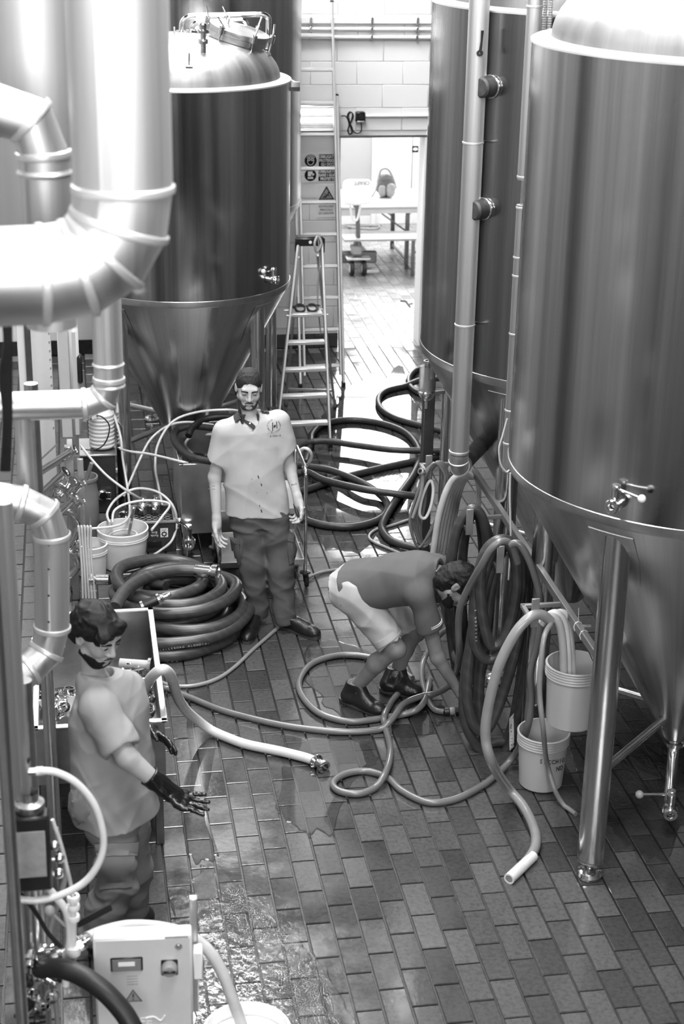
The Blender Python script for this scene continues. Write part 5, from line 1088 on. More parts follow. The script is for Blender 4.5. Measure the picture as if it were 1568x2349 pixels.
p = dome3(400, 80); MB().box(p + Vector((0, 0, .03)), (.012, .03, .05), None, .004).build('lifting_lug', 'satin_steel', T3)
# bracket on the rim at the right: hexagon bar on an arm
p = ay(678, 192, 12.3); MB().bar(p + Vector((-.14, .16, .06)), p + Vector((0, 0, .0)), .03, .02).lathe([(.0005, 0), (.034, 0), (.038, .006), (.038, .12), (.0005, .12)], p + Vector((.03, -.0, -.02)), (-1, .1, 0), 6).build('rim_bracket', 'satin_steel', T3)

# ------------------------------------------------------------------ insulated pipes close to the camera, at the left
def mitre(t, pts, r, seg=40, bands=True, mat='cladding', nb=3):
    """clad pipe run with segmented elbows: straight gores, a raised bead at every joint"""
    P = [Vector(p) for p in pts]; out = [P[0]]
    for i in range(1, len(P) - 1):
        a, b, c = P[i - 1], P[i], P[i + 1]; d1, d2 = (a - b).normalized(), (c - b).normalized(); rr = r * 1.7
        p, q_ = b + d1 * rr, b + d2 * rr
        for k in range(nb + 1): s_ = k / nb; out.append(p * (1 - s_) ** 2 + b * (2 * s_ * (1 - s_)) + q_ * s_ * s_)
    out.append(P[-1])
    o = MB().tube(out, r, seg).build('run', mat, t, angle=12)
    if bands:
        for i in range(1, len(out) - 1):
            d = (out[i + 1] - out[i - 1]); MB().lathe([(r, -.012), (r + .006, -.008), (r + .007, 0), (r + .006, .008), (r, .012)], out[i], d, seg).build('bead', 'weld_rim', o)
    return o
Y1 = 4.2; zc = ay(278, 622, Y1).z; xv = ay(278, 300, Y1).x
big = thing('insulated_pipe', 'largest blurred clad pipe at the top left, bending left in a wide elbow', 'pipe', (xv, Y1, zc))
mitre(big, [(xv, Y1, 5.2), (xv, Y1, zc), (xv - .9, Y1 - .1, zc)], .125, 48, nb=4)
Y2 = 4.75; zc2 = ay(97, 250, Y2).z; xv2 = ay(97, 300, Y2).x
pp2 = thing('insulated_pipe', 'blurred clad pipe with angular elbow at the upper left edge', 'pipe', (xv2, Y2, zc2))
mitre(pp2, [(xv2 - .6, Y2, zc2), (xv2, Y2, zc2), (xv2, Y2, zc2 - .62)], .073, 40, nb=2)
MB().lathe([(.073, -.01), (.079, 0), (.073, .01)], (xv2, Y2, ay(97, 395, Y2).z), (0, 0, 1), 40).build('bead', 'weld_rim', pp2)
Y7 = 5.5; x7 = ay(88, 300, Y7).x; c7 = thing('clad_column', 'wide blurred steel column rising behind the clad pipes at the upper left', 'column', (x7, Y7, ay(88, 640, Y7).z))
MB().lathe([(.0005, 0), (.16, 0), (.16, 3.0)], (0, 0, 0), seg=48).build('shell', 'cladding', c7, True)
Y3 = 6.2; z3 = ay(247, 925, Y3).z; x3 = ay(247, 800, Y3).x; xl = ay(30, 925, Y3).x
pp3 = thing('insulated_pipe', 'clad pipe dropping to a sharp elbow below the big pipe, then running left', 'pipe', (x3, Y3, z3))
mitre(pp3, [(x3, Y3, 3.9), (x3, Y3, z3), (xl - .12, Y3, z3 + .0)], .057, 36, nb=2)
for v in (835, 884): MB().lathe([(.057, -.008), (.063, 0), (.057, .008)], (x3, Y3, ay(247, v, Y3).z), (0, 0, 1), 36).build('bead', 'weld_rim', pp3)
x4 = ay(57, 1050, 6.2).x; z4a, z4b = ay(57, 925, 6.2).z, ay(57, 1165, 6.2).z; MB()
pp4 = thing('insulated_pipe', 'slim white clad pipe dropping behind the left elbow', 'pipe', (x4, 6.2, z4b)); mitre(pp4, [(x4, 6.2, z4a), (x4, 6.2, z4b)], .034, 28)
x4b = ay(80, 1050, 6.9).x; tag(MB().cyl((x4b, 6.9, 0), (x4b, 6.9, 2.6), .03, 20).build('steel_post', 'satin_steel'), 'dark steel standpipe behind the slim white clad pipe', 'pipe')
Y5 = 6.0; k5 = lambda u, v: ay(u, v, Y5)
pp5 = thing('insulated_pipe', 'bright clad pipe making a square offset above the pointing man', 'pipe', k5(118, 1560))
mitre(pp5, [k5(20, 1150) + Vector((-.1, 0, .02)), k5(118, 1165), k5(120, 1500), k5(30, 1545) + Vector((-.05, -.12, 0))], .068, 36, nb=2)
for v in (1235, 1290, 1350, 1410): MB().cyl(k5(114, v) + Vector((-.004, -.063, 0)), k5(114, v) + Vector((-.004, -.068, 0)), .005, 8).build('rivet', 'dark_steel', pp5)
Y6 = 4.9; x6 = ay(30, 1500, Y6).x
pp6 = thing('white_pipe', 'blurred white pipe running down the left edge to the meter', 'pipe', (x6, Y6, ay(30, 1830, Y6).z)); mitre(pp6, [(x6, Y6, ay(30, 1150, Y6).z), (x6, Y6, ay(30, 1830, Y6).z)], .028, 24)
for (u, v0, v1, r, Y, lab, mt_) in ((3, 760, 2349, .020, 4.4, 'dark blurred upright pipe along the extreme left edge', 'satin_steel'), (62, 1560, 1840, .03, 5.3, 'steel upright pipe above the meter at the left', 'satin_steel'), (75, 2030, 2330, .034, 5.1, 'steel upright pipe below the meter at the lower left', 'satin_steel')):
    a, b_ = ay(u, v0, Y), ay(u, v1, Y); xm = (a.x + b_.x) / 2; tag(MB().cyl((xm, Y, 0), (xm, Y, a.z), r, 24).build('upright_pipe', mt_), lab, 'pipe')
# hanging cables at upper left
b = MB()
for k in range(3): b.tube(smooth_path([ay(4 + 8 * k, 690, 4.9), ay(14 + 4 * k, 780, 4.9), ay(4 + 9 * k, 860, 4.9), ay(12 + 5 * k, 960, 4.9), ay(6 + 6 * k, 1080, 4.9)], 8), .009, 8)
tag(b.build('cable_bundle', 'black_rubber'), 'bundle of dark blurred cables hanging at the left edge', 'cable')
# meter box
mY = 4.86; ma, mb_ = ay(24, 1868, mY), ay(122, 2030, mY)
mt_ = thing('flow_meter', 'black framed meter with pale square display at the left edge', 'meter', ((ma.x + mb_.x) / 2, mY, mb_.z)); mc_ = (ma + mb_) / 2
MB().box(mc_, (mb_.x - ma.x, .07, ma.z - mb_.z), None, .008).build('case', 'black_plastic', mt_); MB().box(mc_ + Vector((0, -.036, .005)), ((mb_.x - ma.x) * .74, .004, (ma.z - mb_.z) * .62), None, .002).build('display', 'canvas_pale', mt_)
MB().lathe([(.045, 0), (.05, .01), (.05, .03), (.03, .04), (.03, .07)], Vector((mc_.x, mY + .02, ma.z)), seg=24).build('collar', 'satin_steel', mt_)
for dx_, dz in ((.075, .01), (.09, -.04), (.085, -.10)): MB().sphere(mc_ + Vector((dx_, 0, dz)), .018, 12, 8).cyl(mc_ + Vector((.04, 0, dz)), mc_ + Vector((dx_, 0, dz)), .009, 8).build('side_fitting', 'polished' if dz != .01 else 'satin_steel', mt_)
# small quick fittings and tubes around the meter
fit0 = ay(70, 1770, 4.9); qf = thing('push_fitting', 'white push fitting with black lever on the upright pipe at the left', 'fitting', fit0 - Vector((0, 0, .03)))
MB().cyl(fit0 + Vector((-.03, 0, 0)), fit0 + Vector((.03, 0, 0)), .013, 12).build('body', 'satin_steel', qf); MB().cyl(fit0 + Vector((.018, 0, 0)), fit0 + Vector((.042, 0, 0)), .015, 12).build('nut', 'white_plastic', qf); MB().bar(fit0 + Vector((-.02, 0, .02)), fit0 + Vector((.0, -.01, .055)), .012, .01).build('lever', 'black_plastic', qf)
def tube_y(name, label, pts, r, mat, Y, cat='hose', n=10, group=None):
    P = [ay(p[0], p[1], p[2] if len(p) > 2 else Y) for p in pts]; return tag(hose_mesh(P, r, 12, n).build(name, mat, angle=60), label, cat, group)
tube_y('air_tube', 'milky tube making a wide half circle in front of the pointing man', [(92, 1768), (130, 1772), (175, 1796), (214, 1842), (234, 1900), (236, 1950), (218, 1995), (185, 2030), (130, 2056), (75, 2066), (20, 2058)], .0125, 'milky_tube', 4.85)
tube_y('air_tube', 'milky tube curving down from the meter to the valve block', [(105, 2032), (130, 2060), (152, 2092), (160, 2140), (156, 2200), (150, 2260)], .014, 'milky_tube', 5.0)
tube_y('air_tube', 'thin grey tube slanting down behind the meter', [(128, 1900), (150, 1990), (140, 2050), (115, 2130), (112, 2210), (128, 2300), (132, 2349)], .010, 'dull_tube', 5.1)
tube_y('air_tube', 'thin dark tube slanting across below the meter', [(36, 2036), (80, 2090), (110, 2140), (140, 2172)], .008, 'black_rubber', 4.95)
tube_y('air_tube', 'thin pale tube rising from the joint beside the valve block', [(120, 1880), (140, 1940), (158, 2010), (168, 2060)], .007, 'milky_tube', 5.0)
vj = [ay(168, v, 5.0) for v in (2060, 2080, 2105, 2180, 2240)]
jn = thing('tube_joint', 'white stacked push joints on an upright tube left of the control box', 'fitting', vj[4])
MB().cyl(vj[4], vj[0], .011, 12).build('tube', 'milky_tube', jn)
for k, p in enumerate(vj[:3]): MB().lathe([(.012, -.012), (.022, -.01), (.024, 0), (.022, .01), (.012, .012)], p, seg=16).build('collar', 'white_plastic', jn)
MB().cyl(vj[1] + Vector((-.03, 0, 0)), vj[1] + Vector((.02, 0, 0)), .012, 12).build('tee', 'white_plastic', jn); MB().lathe([(.012, -.02), (.025, -.016), (.025, .016), (.012, .02)], vj[3], seg=16).build('lower_collar', 'white_plastic', jn)
vb = ay(160, 2180, 5.05); vbk = thing('valve_block', 'cluster of small polished valves and unions at the lower left', 'valve', vb - Vector((.1, 0, .35)))
rv = random.Random(9)
for k, (u, v) in enumerate(((60, 2250), (85, 2230), (110, 2245), (75, 2280), (60, 2305), (95, 2310), (120, 2285), (140, 2190), (150, 2240), (105, 2180), (70, 2200), (50, 2330), (85, 2340))):
    p = ay(u, v, 5.05 + rv.uniform(-.05, .05)); d = Vector((rv.uniform(-1, 1), -rv.random(), rv.uniform(-.6, .6))).normalized()
    MB().lathe([(.0005, -.03), (.014, -.03), (.016, -.01), (.026, -.008), (.027, .008), (.016, .012), (.015, .03), (.008, .032), (.007, .01)], p, d, 18).build('union', 'polished' if k % 4 else 'black_plastic', vbk)
MB().sphere(ay(114, 2090, 5.0), .02, 14, 10).cyl(ay(114, 2090, 5.0), ay(150, 2125, 5.0), .006, 8).build('ball_lever', 'grey_plastic', vbk)
MB().cyl(ay(60, 2270, 5.08), ay(150, 2190, 5.08), .018, 14).build('header', 'satin_steel', vbk)
# thick black hose
tube_y('black_hose', 'thick black rubber hose curving across the lower left corner', [(92, 2222, 5.0), (140, 2222, 4.9), (190, 2240, 4.85), (240, 2275, 4.8), (285, 2325, 4.75), (315, 2380, 4.7)], .036, 'black_rubber', 4.9)
tag(MB().bar(ay(178, 2120, 5.3), ay(255, 2080, 5.35), .008, .03).build('scraper_blade', 'black_plastic'), 'flat black lever blade lying behind the control box', 'lever')  # flat black blade of a lever

# ------------------------------------------------------------------ control box on the pump
plain('box_paint', .72, .45, .3, .06)
cY = 5.05; A, B_ = ay(216, 2160, cY), ay(443, 2140, cY); wdt = B_.x - A.x; topz = (A.z + B_.z) / 2; Hc = .46
cx_, cyb = (A.x + B_.x) / 2, cY
cbx = thing('control_box', 'brushed steel pump control box with display, rotary switch and warning triangle', 'control box', (cx_, cyb + .08, topz - Hc), rz=math.radians(-4))
def cbl(b, name, mat, parent=None): return b.build(name, mat, parent or cbx, True)
def CB(u, v):   # pixel on the front face -> local coordinates
    p = ay(u, v, cY); return Vector((p.x - cx_, -.083, p.z - (topz - Hc)))
cbl(MB().box((0, -.045, Hc / 2), (wdt, .07, Hc), None, .005), 'housing', 'box_paint'); cbl(MB().box((.0, -.081, Hc / 2), (wdt - .012, .006, Hc - .012), None, .003), 'door', 'box_paint')
cbl(MB().box((wdt / 2 + .006, .05, Hc / 2 + .05), (.03, .03, Hc + .05), None, .004), 'side_post', 'aluminium'); cbl(MB().box((wdt / 2 + .02, .0, Hc * .62), (.035, .06, .12), None, .004), 'cable_box', 'white_plastic')
p = CB(294, 2212); cbl(MB().box(p, (.118, .01, .062), None, .004), 'display_frame', 'black_plastic'); cbl(MB().box(p + Vector((0, -.006, 0)), (.104, .004, .05)), 'display_glass', 'drum_grey'); cbl(MB().box(p + Vector((.0, -.0085, .006)), (.06, .001, .018)), 'display_label', 'sign_white')
p = CB(392, 2215); cbl(MB().box(p, (.062, .01, .07), None, .004), 'switch_plate', 'black_plastic'); k_ = cbl(MB().lathe([(.0005, .03), (.02, .03), (.028, .022), (.029, 0)], p + Vector((0, -.005, .004)), (0, -1, 0), 26), 'rotary_switch', 'grey_plastic'); cbl(MB().box(p + Vector((0, -.036, .004)), (.046, .01, .012), None, .004), 'switch_grip', 'black_plastic')
p = CB(413, 2166); cbl(MB().lathe([(.0005, .006), (.008, .006), (.009, .002), (.014, .002), (.014, 0)], p, (0, -1, 0), 18), 'lock', 'polished'); cbl(MB().box(p + Vector((0, -.007, 0)), (.008, .002, .003)), 'key_slot', 'black_plastic')
def lt_(body, size, p, mat, sq=.8):
    o = text(body, size, Vector(p) + wloc(cbx), (1, 0, 0), (0, 0, 1), mat, cbx, squeeze=sq); return o
p = CB(307, 2248); cbl(MB().box(p, (.052, .001, .05)), 'paper_label', 'sign_white')
for k in range(4): cbl(MB().box(p + Vector((0, -.001, .018 - .012 * k)), (.04, .0006, .0035)), 'print_line', 'sign_grey')
p = CB(296, 2182); cbl(MB().box(p, (.05, .001, .012)), 'paper_label', 'sign_white'); p = CB(408, 2144); cbl(MB().box(p + Vector((0, 0, -.004)), (.085, .001, .01)), 'paper_label', 'sign_grey')
p = CB(309, 2286); cbl(MB().prism([p + Vector((-.034, 0, -.022)), p + Vector((.034, 0, -.022)), p + Vector((0, 0, .034))], (0, -.001, 0)), 'warning_triangle', 'sign_dark'); cbl(MB().prism([p + Vector((-.026, -.0012, -.0175)), p + Vector((.026, -.0012, -.0175)), p + Vector((0, -.0012, .025))], (0, -.0005, 0)), 'triangle_field', 'sign_grey'); lt_('!', .04, p + Vector((0, -.002, -.001)), 'sign_dark', 1.1)
p = CB(350, 2345); cbl(MB().box(p, (.125, .001, .075)), 'name_plate', 'sign_grey'); lt_('iFE', .05, p + Vector((-.025, -.0015, .008)), 'sign_white', 1); lt_('INOX', .018, p + Vector((.035, -.0015, -.012)), 'sign_white', 1)
cbl(MB().tube(smooth_path([p + Vector(q_) for q_ in ((-.02, -.001, .026), (.01, -.001, .03), (.035, -.001, .012), (.05, -.001, .03), (.048, -.001, .034))], 5), .004, 5), 'swoosh_mark', 'sign_white')
pst = thing('pump_trolley', 'dark pump stand under the control box at the bottom edge', 'pump', (cx_, cyb + .2, 0)); MB().box((cx_, cyb + .2, .45), (.3, .1, .1), None, .01).build('motor_plate', 'dark_steel', pst)
hz0 = topz - Hc
for dx_ in (-.14, .14): MB().bar((cx_ + dx_, cyb + .19, 0), (cx_ + dx_, cyb + .19, hz0 + .2), .04, .03).build('upright', 'dark_steel', pst)
MB().bar((cx_ - .16, cyb + .19, .03), (cx_ + .16, cyb + .19, .03), .05, .04).build('base_bar', 'dark_steel', pst)
# union and translucent hose over the box into the bucket
u0 = ay(176, 2168, 5.1); u1 = ay(212, 2146, 5.12); ud = (u1 - u0).normalized(); un = thing('hose_union', 'polished hexagon union joining the pale hose behind the control box', 'coupling', u0 - Vector((0, 0, .03)))
MB().lathe([(.0005, -.01), (.026, -.01), (.028, 0), (.028, .02)], u0, ud, 6).build('hex_nut', 'polished', un); MB().lathe([(.022, .02), (.03, .022), (.03, .034), (.022, .036), (.022, .05)], u0, ud, 20).build('collar', 'polished', un)
tube_y('clear_hose', 'pale translucent hose arching over the control box into the bottom bucket', [(200, 2152, 5.12), (240, 2136, 5.2), (300, 2124, 5.26), (370, 2128, 5.28), (430, 2145, 5.3), (475, 2178, 5.3), (508, 2228, 5.3), (530, 2285, 5.3), (552, 2345, 5.32), (575, 2420, 5.36)], .0235, 'milky_tube', 5.2)
bb = fl(566, 2362, .36); bkt = bucket('white_bucket', 'white round bucket cut by the bottom edge beside the control box', Vector((bb.x, bb.y, 0)), .15, .172, .36, 'white_plastic', 2)
MB().lathe([(.0005, .30), (.163, .30)], seg=36).build('foam', 'white_plastic', bkt, True)
# ------------------------------------------------------------------ people: implicit bodies turned into meshes
from mathutils.bvhtree import BVHTree
def V3(p): return np.array(p, np.float32)
class SDF:
    """signed distance built from rounded limbs; each primitive is blended into what came before"""
    def __init__(s): s.pr = []; s.post = None
    def cap(s, a, b, ra, rb=None, k=.02, op='u'): s.pr.append(('c', V3(a), V3(b), ra, ra if rb is None else rb, k, op)); return s
    def ell(s, c, r, R=None, k=.02, op='u'): s.pr.append(('e', V3(c), V3(r), np.eye(3, dtype=np.float32) if R is None else np.array(R, np.float32), 0, k, op)); return s
    def loft(s, a, b, xdir, st, k=.02, op='u'): s.pr.append(('l', V3(a), V3(b), V3(xdir), st, k, op)); return s
    def plane(s, p, n, k=.004, amp=0, sc=60): n = V3(n); s.pr.append(('p', V3(p), n / np.linalg.norm(n), amp, sc, k, 'i')); return s
    def use(s, other, off=0.0): s.pr.append(('s', other, off, 0, 0, .001, 'u')); return s
    def one(s, q, P):
        t = q[0]
        if t == 'c':
            a, b, ra, rb = q[1:5]; ab = b - a; L2 = max(float(ab @ ab), 1e-9); pa = P - a; h = np.clip(pa @ ab / L2, 0, 1)
            return np.linalg.norm(pa - h[:, None] * ab, axis=1) - (ra + (rb - ra) * h)
        if t == 'e':
            p = (P - q[1]) @ q[3]; r = q[2]; k0 = np.linalg.norm(p / r, axis=1); k1 = np.linalg.norm(p / (r * r), axis=1) + 1e-9
            return k0 * (k0 - 1) / k1
        if t == 'l':
            a, b, xd, st = q[1:5]; ab = b - a; L = float(np.linalg.norm(ab)); d = ab / L; x = xd - d * float(xd @ d); x /= np.linalg.norm(x); y = np.cross(d, x)
            pa = P - a; h = pa @ d; T = h / L; ts = [w[0] for w in st]; rx = np.interp(T, ts, [w[1] for w in st]); ry = np.interp(T, ts, [w[2] for w in st])
            ox = np.interp(T, ts, [w[3] if len(w) > 3 else 0 for w in st]); oy = np.interp(T, ts, [w[4] if len(w) > 4 else 0 for w in st])
            px = pa @ x - ox; py = pa @ y - oy; k0 = (np.abs(px / rx) ** 2.3 + np.abs(py / ry) ** 2.3) ** (1 / 2.3)
            side = (k0 - 1) * np.minimum(rx, ry); end = np.maximum(-h, h - L); return np.maximum(side, end)
        if t == 'p':
            e = (P - q[1]) @ q[2]
            return e + (vnoise(P * q[4]) - .5) * q[3] if q[3] else e
        if t == 's': return q[1](P) + q[2]
    def __call__(s, P, pr=None):
        d = np.full(len(P), 9.0, np.float32)
        for q in (s.pr if pr is None else pr):
            e = s.one(q, P); k, op = q[-2], q[-1]
            if op == 'u': h = np.clip(.5 + .5 * (d - e) / k, 0, 1); d = d * (1 - h) + e * h - k * h * (1 - h)
            elif op == 's': h = np.clip(.5 - .5 * (d + e) / k, 0, 1); d = d * (1 - h) - e * h + k * h * (1 - h)
            else: h = np.clip(.5 - .5 * (d - e) / k, 0, 1); d = d * (1 - h) + e * h + k * h * (1 - h)
        return s.post(P, d) if s.post else d
    def near(s, C, dc, hd):
        """for block centres C (distance dc, half diagonal hd): which primitives can matter in each block"""
        K = []
        for q in s.pr:
            e = s.one(q, C); k, op = q[-2], q[-1]
            if q[0] in 'sl': K.append(np.ones(len(C), bool))
            elif op == 'u': K.append(e < np.maximum(dc, 0) + 2.6 * hd + 2 * k + .02)
            elif op == 's': K.append(-e > dc - 2.6 * hd - 2 * k - .02)
            else: K.append(e > dc - 2.6 * hd - 2 * k - .02)
        return np.array(K)
def sdf_mesh(f, lo, hi, h, name, mat, parent, nb=12):
    lo, hi = np.array(lo, np.float32), np.array(hi, np.float32); n = np.ceil((hi - lo) / h / nb).astype(int) * nb + 1
    S = np.full(tuple(n), 1.0, np.float32); half = nb * h * .5
    bi = np.stack(np.meshgrid(*[np.arange(0, k - 1, nb) for k in n], indexing='ij'), -1).reshape(-1, 3)
    dc = f((lo + bi * h + half).astype(np.float32)); act = np.abs(dc) < half * 1.9 + .012
    g = np.arange(nb + 1); off = np.stack(np.meshgrid(g, g, g, indexing='ij'), -1).reshape(-1, 3)
    NR = f.near((lo + bi * h + half).astype(np.float32), dc, half * 1.74)
    for k_ in range(len(bi)):
        i, j, k = bi[k_]
        if act[k_]:
            S[i:i + nb + 1, j:j + nb + 1, k:k + nb + 1] = f((lo + (bi[k_] + off) * h).astype(np.float32), [q for q, u_ in zip(f.pr, NR[:, k_]) if u_]).reshape(nb + 1, nb + 1, nb + 1)
        elif dc[k_] < 0:
            s_ = S[i:i + nb + 1, j:j + nb + 1, k:k + nb + 1]; s_[s_ == 1.0] = -1.0
    I = S < 0; cnt = np.zeros(tuple(n - 1), np.int8)
    for a in (0, 1):
        for b in (0, 1):
            for c in (0, 1): cnt += I[a:n[0] - 1 + a, b:n[1] - 1 + b, c:n[2] - 1 + c]
    cells = np.argwhere((cnt > 0) & (cnt < 8)); idx = np.full(tuple(n - 1), -1, np.int64); idx[tuple(cells.T)] = np.arange(len(cells))
    acc = np.zeros((len(cells), 3)); w = np.zeros(len(cells)); co = [(a, b, c) for a in (0, 1) for b in (0, 1) for c in (0, 1)]
    for p in range(8):
        for q_ in range(p + 1, 8):
            A, B = np.array(co[p]), np.array(co[q_])
            if np.abs(A - B).sum() != 1: continue
            sa, sb = S[tuple((cells + A).T)], S[tuple((cells + B).T)]; m_ = (sa < 0) != (sb < 0); t = np.where(m_, sa / (sa - sb + 1e-12), 0)
            acc += np.where(m_[:, None], A + (B - A) * t[:, None], 0); w += m_
    vs = lo + (cells + acc / w[:, None]) * h; faces = []
    for ax_ in range(3):
        s0 = [slice(None)] * 3; s1 = [slice(None)] * 3; s0[ax_] = slice(0, -1); s1[ax_] = slice(1, None)
        E_ = np.argwhere(I[tuple(s0)] != I[tuple(s1)]); b, c = (ax_ + 1) % 3, (ax_ + 2) % 3
        E_ = E_[(E_[:, b] > 0) & (E_[:, c] > 0) & (E_[:, b] < n[b] - 1) & (E_[:, c] < n[c] - 1)]
        db, dc_ = np.zeros(3, int), np.zeros(3, int); db[b] = 1; dc_[c] = 1
        Q = np.stack([idx[tuple((E_ - db - dc_).T)], idx[tuple((E_ - dc_).T)], idx[tuple(E_.T)], idx[tuple((E_ - db).T)]], 1)
        fl_ = I[tuple(E_.T)]; Q[~fl_] = Q[~fl_][:, ::-1]; faces.append(Q[(Q >= 0).all(1)])
    Fc = np.concatenate(faces)
    o_ = np.array(wloc(parent)); me = bpy.data.meshes.new(name); me.from_pydata((vs - o_).tolist(), [], Fc.tolist()); me.materials.append(MATS[mat])
    me.polygons.foreach_set('use_smooth', [True] * len(me.polygons)); me.update()
    ob = bpy.data.objects.new(name, me); COL.objects.link(ob); ob.parent = parent
    return ob
_hash = np.random.RandomState(12).rand(4096).astype(np.float32)
def vnoise(P):
    i = np.floor(P).astype(np.int32); f = P - i; f = f * f * (3 - 2 * f); out = 0
    for a in (0, 1):
        for b in (0, 1):
            for c in (0, 1):
                hsh = _hash[((i[:, 0] + a) * 73 + (i[:, 1] + b) * 179 + (i[:, 2] + c) * 283) & 4095]
                out = out + hsh * (f[:, 0] if a else 1 - f[:, 0]) * (f[:, 1] if b else 1 - f[:, 1]) * (f[:, 2] if c else 1 - f[:, 2])
    return out
def folds(seed, amp, comps, stretch=3.2):
    """cloth folds: ridges of stretched, warped noise; comps = (direction across the folds, spacing, weight)"""
    rg = np.random.RandomState(seed); C = []
    for d, wl, w in comps:
        d = V3(d) / np.linalg.norm(d); a = V3((0, 1, 0)) if abs(d[1]) < .8 else V3((1, 0, 0)); x = np.cross(d, a); x /= np.linalg.norm(x); y = np.cross(d, x)
        C.append((np.stack([d / wl, x / (wl * stretch), y / (wl * stretch)], 1).astype(np.float32), w, V3(rg.rand(3) * 50), wl))
    def post(P, d):
        m_ = np.abs(d) < .03
        if not m_.any(): return d
        Q = P[m_]; s_ = 0
        for A, w, o_, wl in C:
            q_ = Q @ A + o_; q_ = q_ + (vnoise(q_ * .7 + 7)[:, None] - .5) * 1.1
            s_ = s_ + w * (np.abs(vnoise(q_) - .5) * 2 - .45)
        d = d.copy(); d[m_] += amp * s_; return d
    return post
class Frame:
    def __init__(s, c, f, u, k=1.0):
        s.c = Vector(c); s.f = Vector(f).normalized(); u = Vector(u); s.u = (u - s.f * u.dot(s.f)).normalized(); s.r = s.f.cross(s.u); s.k = k
        s.R = [[s.r[i], s.f[i], s.u[i]] for i in range(3)]
    def __call__(s, x, y, z): return s.c + (s.r * x + s.f * y + s.u * z) * s.k
def head_sdf(S, H, neck_base, nr=.055):
    k = H.k; e = lambda c, r, kk=.02, op='u': S.ell(H(*c), tuple(q_ * k for q_ in r), H.R, kk, op)
    S.cap(neck_base, H(0, -.02, -.06), nr, nr * .95, .03)
    e((0, -.014, .034), (.074, .094, .080), .02); e((0, .030, -.018), (.060, .060, .084), .03); e((0, .052, -.088), (.036, .034, .028), .03)
    for s_ in (-1, 1):
        S.cap(H(s_ * .050, .002, -.055), H(s_ * .024, .055, -.090), .020 * k, .018 * k, .03); e((s_ * .036, .062, -.022), (.024, .022, .022), .02)
        e((s_ * .077, -.010, .000), (.010, .020, .031), .010); e((s_ * .088, -.004, .002), (.006, .010, .017), .006, 's')
    S.cap(H(-.036, .078, .034), H(.036, .078, .034), .013 * k, .013 * k, .018)
    for s_ in (-1, 1): e((s_ * .031, .100, .013), (.019, .016, .013), .012, 's'); e((s_ * .031, .079, .011), (.0155, .0125, .0125), .006)
    S.cap(H(0, .088, .020), H(0, .106, -.022), .0085 * k, .0125 * k, .014)
    for s_ in (-1, 1): e((s_ * .013, .096, -.027), (.009, .011, .008), .008)
    e((0, .090, -.058), (.024, .013, .009), .012); e((0, .100, -.0565), (.021, .006, .0022), .003, 's')
def eyes(t, H, down=.35, k=1.0):
    for s_ in (-1, 1):
        c = H(s_ * .031, .0905, .0085); b = MB().sphere((0, 0, 0), 1, 14, 8)
        for p in b.v: p.x, p.y, p.z = p.x * .0115, p.y * .0035, p.z * .0032
        M = Matrix(H.R); b.v = [c + M @ (p * H.k) for p in b.v]; b.build('eye', 'eye_dark', t)
        bw = [H(s_ * x, y, z) for x, y, z in ((.012, .094, .026), (.024, .0955, .031), (.038, .089, .031), (.048, .078, .026))]
        MB().tube(smooth_path(bw, 4), .0042 * H.k, 8, radii=None).build('eyebrow', 'hair_dark', t)
def hand_sdf(S, wrist, d, n, th, k=1.0, curl=(.35, .45, .35), spread=.16, thumb=.6, r=.0088, kk=.008):
    """palm from four metacarpals, four fingers of three bones, thumb off the side of the palm. d: wrist to knuckles, n: the way the fingers bend, th: thumb side"""
    wrist = Vector(wrist); d = Vector(d).normalized(); n = Vector(n); n = (n - d * n.dot(d)).normalized(); th = Vector(th); th = (th - d * th.dot(d) - n * th.dot(n)).normalized()
    lens = ((.040, .025, .020), (.045, .028, .021), (.041, .027, .020), (.032, .020, .018))
    for i in range(4):
        o_ = (1.5 - i) * .0205; kn = wrist + d * (.088 - .004 * abs(i - 1.2)) * k + th * o_ * k; S.cap(wrist + th * o_ * .62 * k + d * .012 * k, kn, .0135 * k, .0118 * k, .014)
        a = (1.5 - i) * spread * .55; dr = (d * math.cos(a) + th * math.sin(a)).normalized(); p = kn; ang = 0; rr = r * (1.0 if i < 3 else .88)
        for j in range(3):
            ang += curl[j] * (1 + .12 * (i - 1)); q_ = p + (dr * math.cos(ang) + n * math.sin(ang)) * lens[i][j] * k; S.cap(p, q_, rr * (1 - .08 * j) * k, rr * (.93 - .08 * j) * k, kk * .7); p = q_
    a0 = wrist + d * .022 * k + th * .024 * k; t1 = a0 + (d * .75 + th * thumb + n * .35).normalized() * .042 * k; t2 = t1 + (d * .9 + th * thumb * .5 + n * .4).normalized() * .032 * k; t3 = t2 + (d * .95 + th * thumb * .25 + n * .4).normalized() * .025 * k
    S.cap(a0, t1, .0155 * k, .012 * k, .014).cap(t1, t2, .0112 * k, .0102 * k, kk).cap(t2, t3, .010 * k, .0085 * k, kk)
    S.cap(wrist - d * .02, wrist + d * .03, .0245 * k, .026 * k, .02)
def bb(pts, m_): a = np.array([tuple(p) for p in pts]); return a.min(0) - m_, a.max(0) + m_
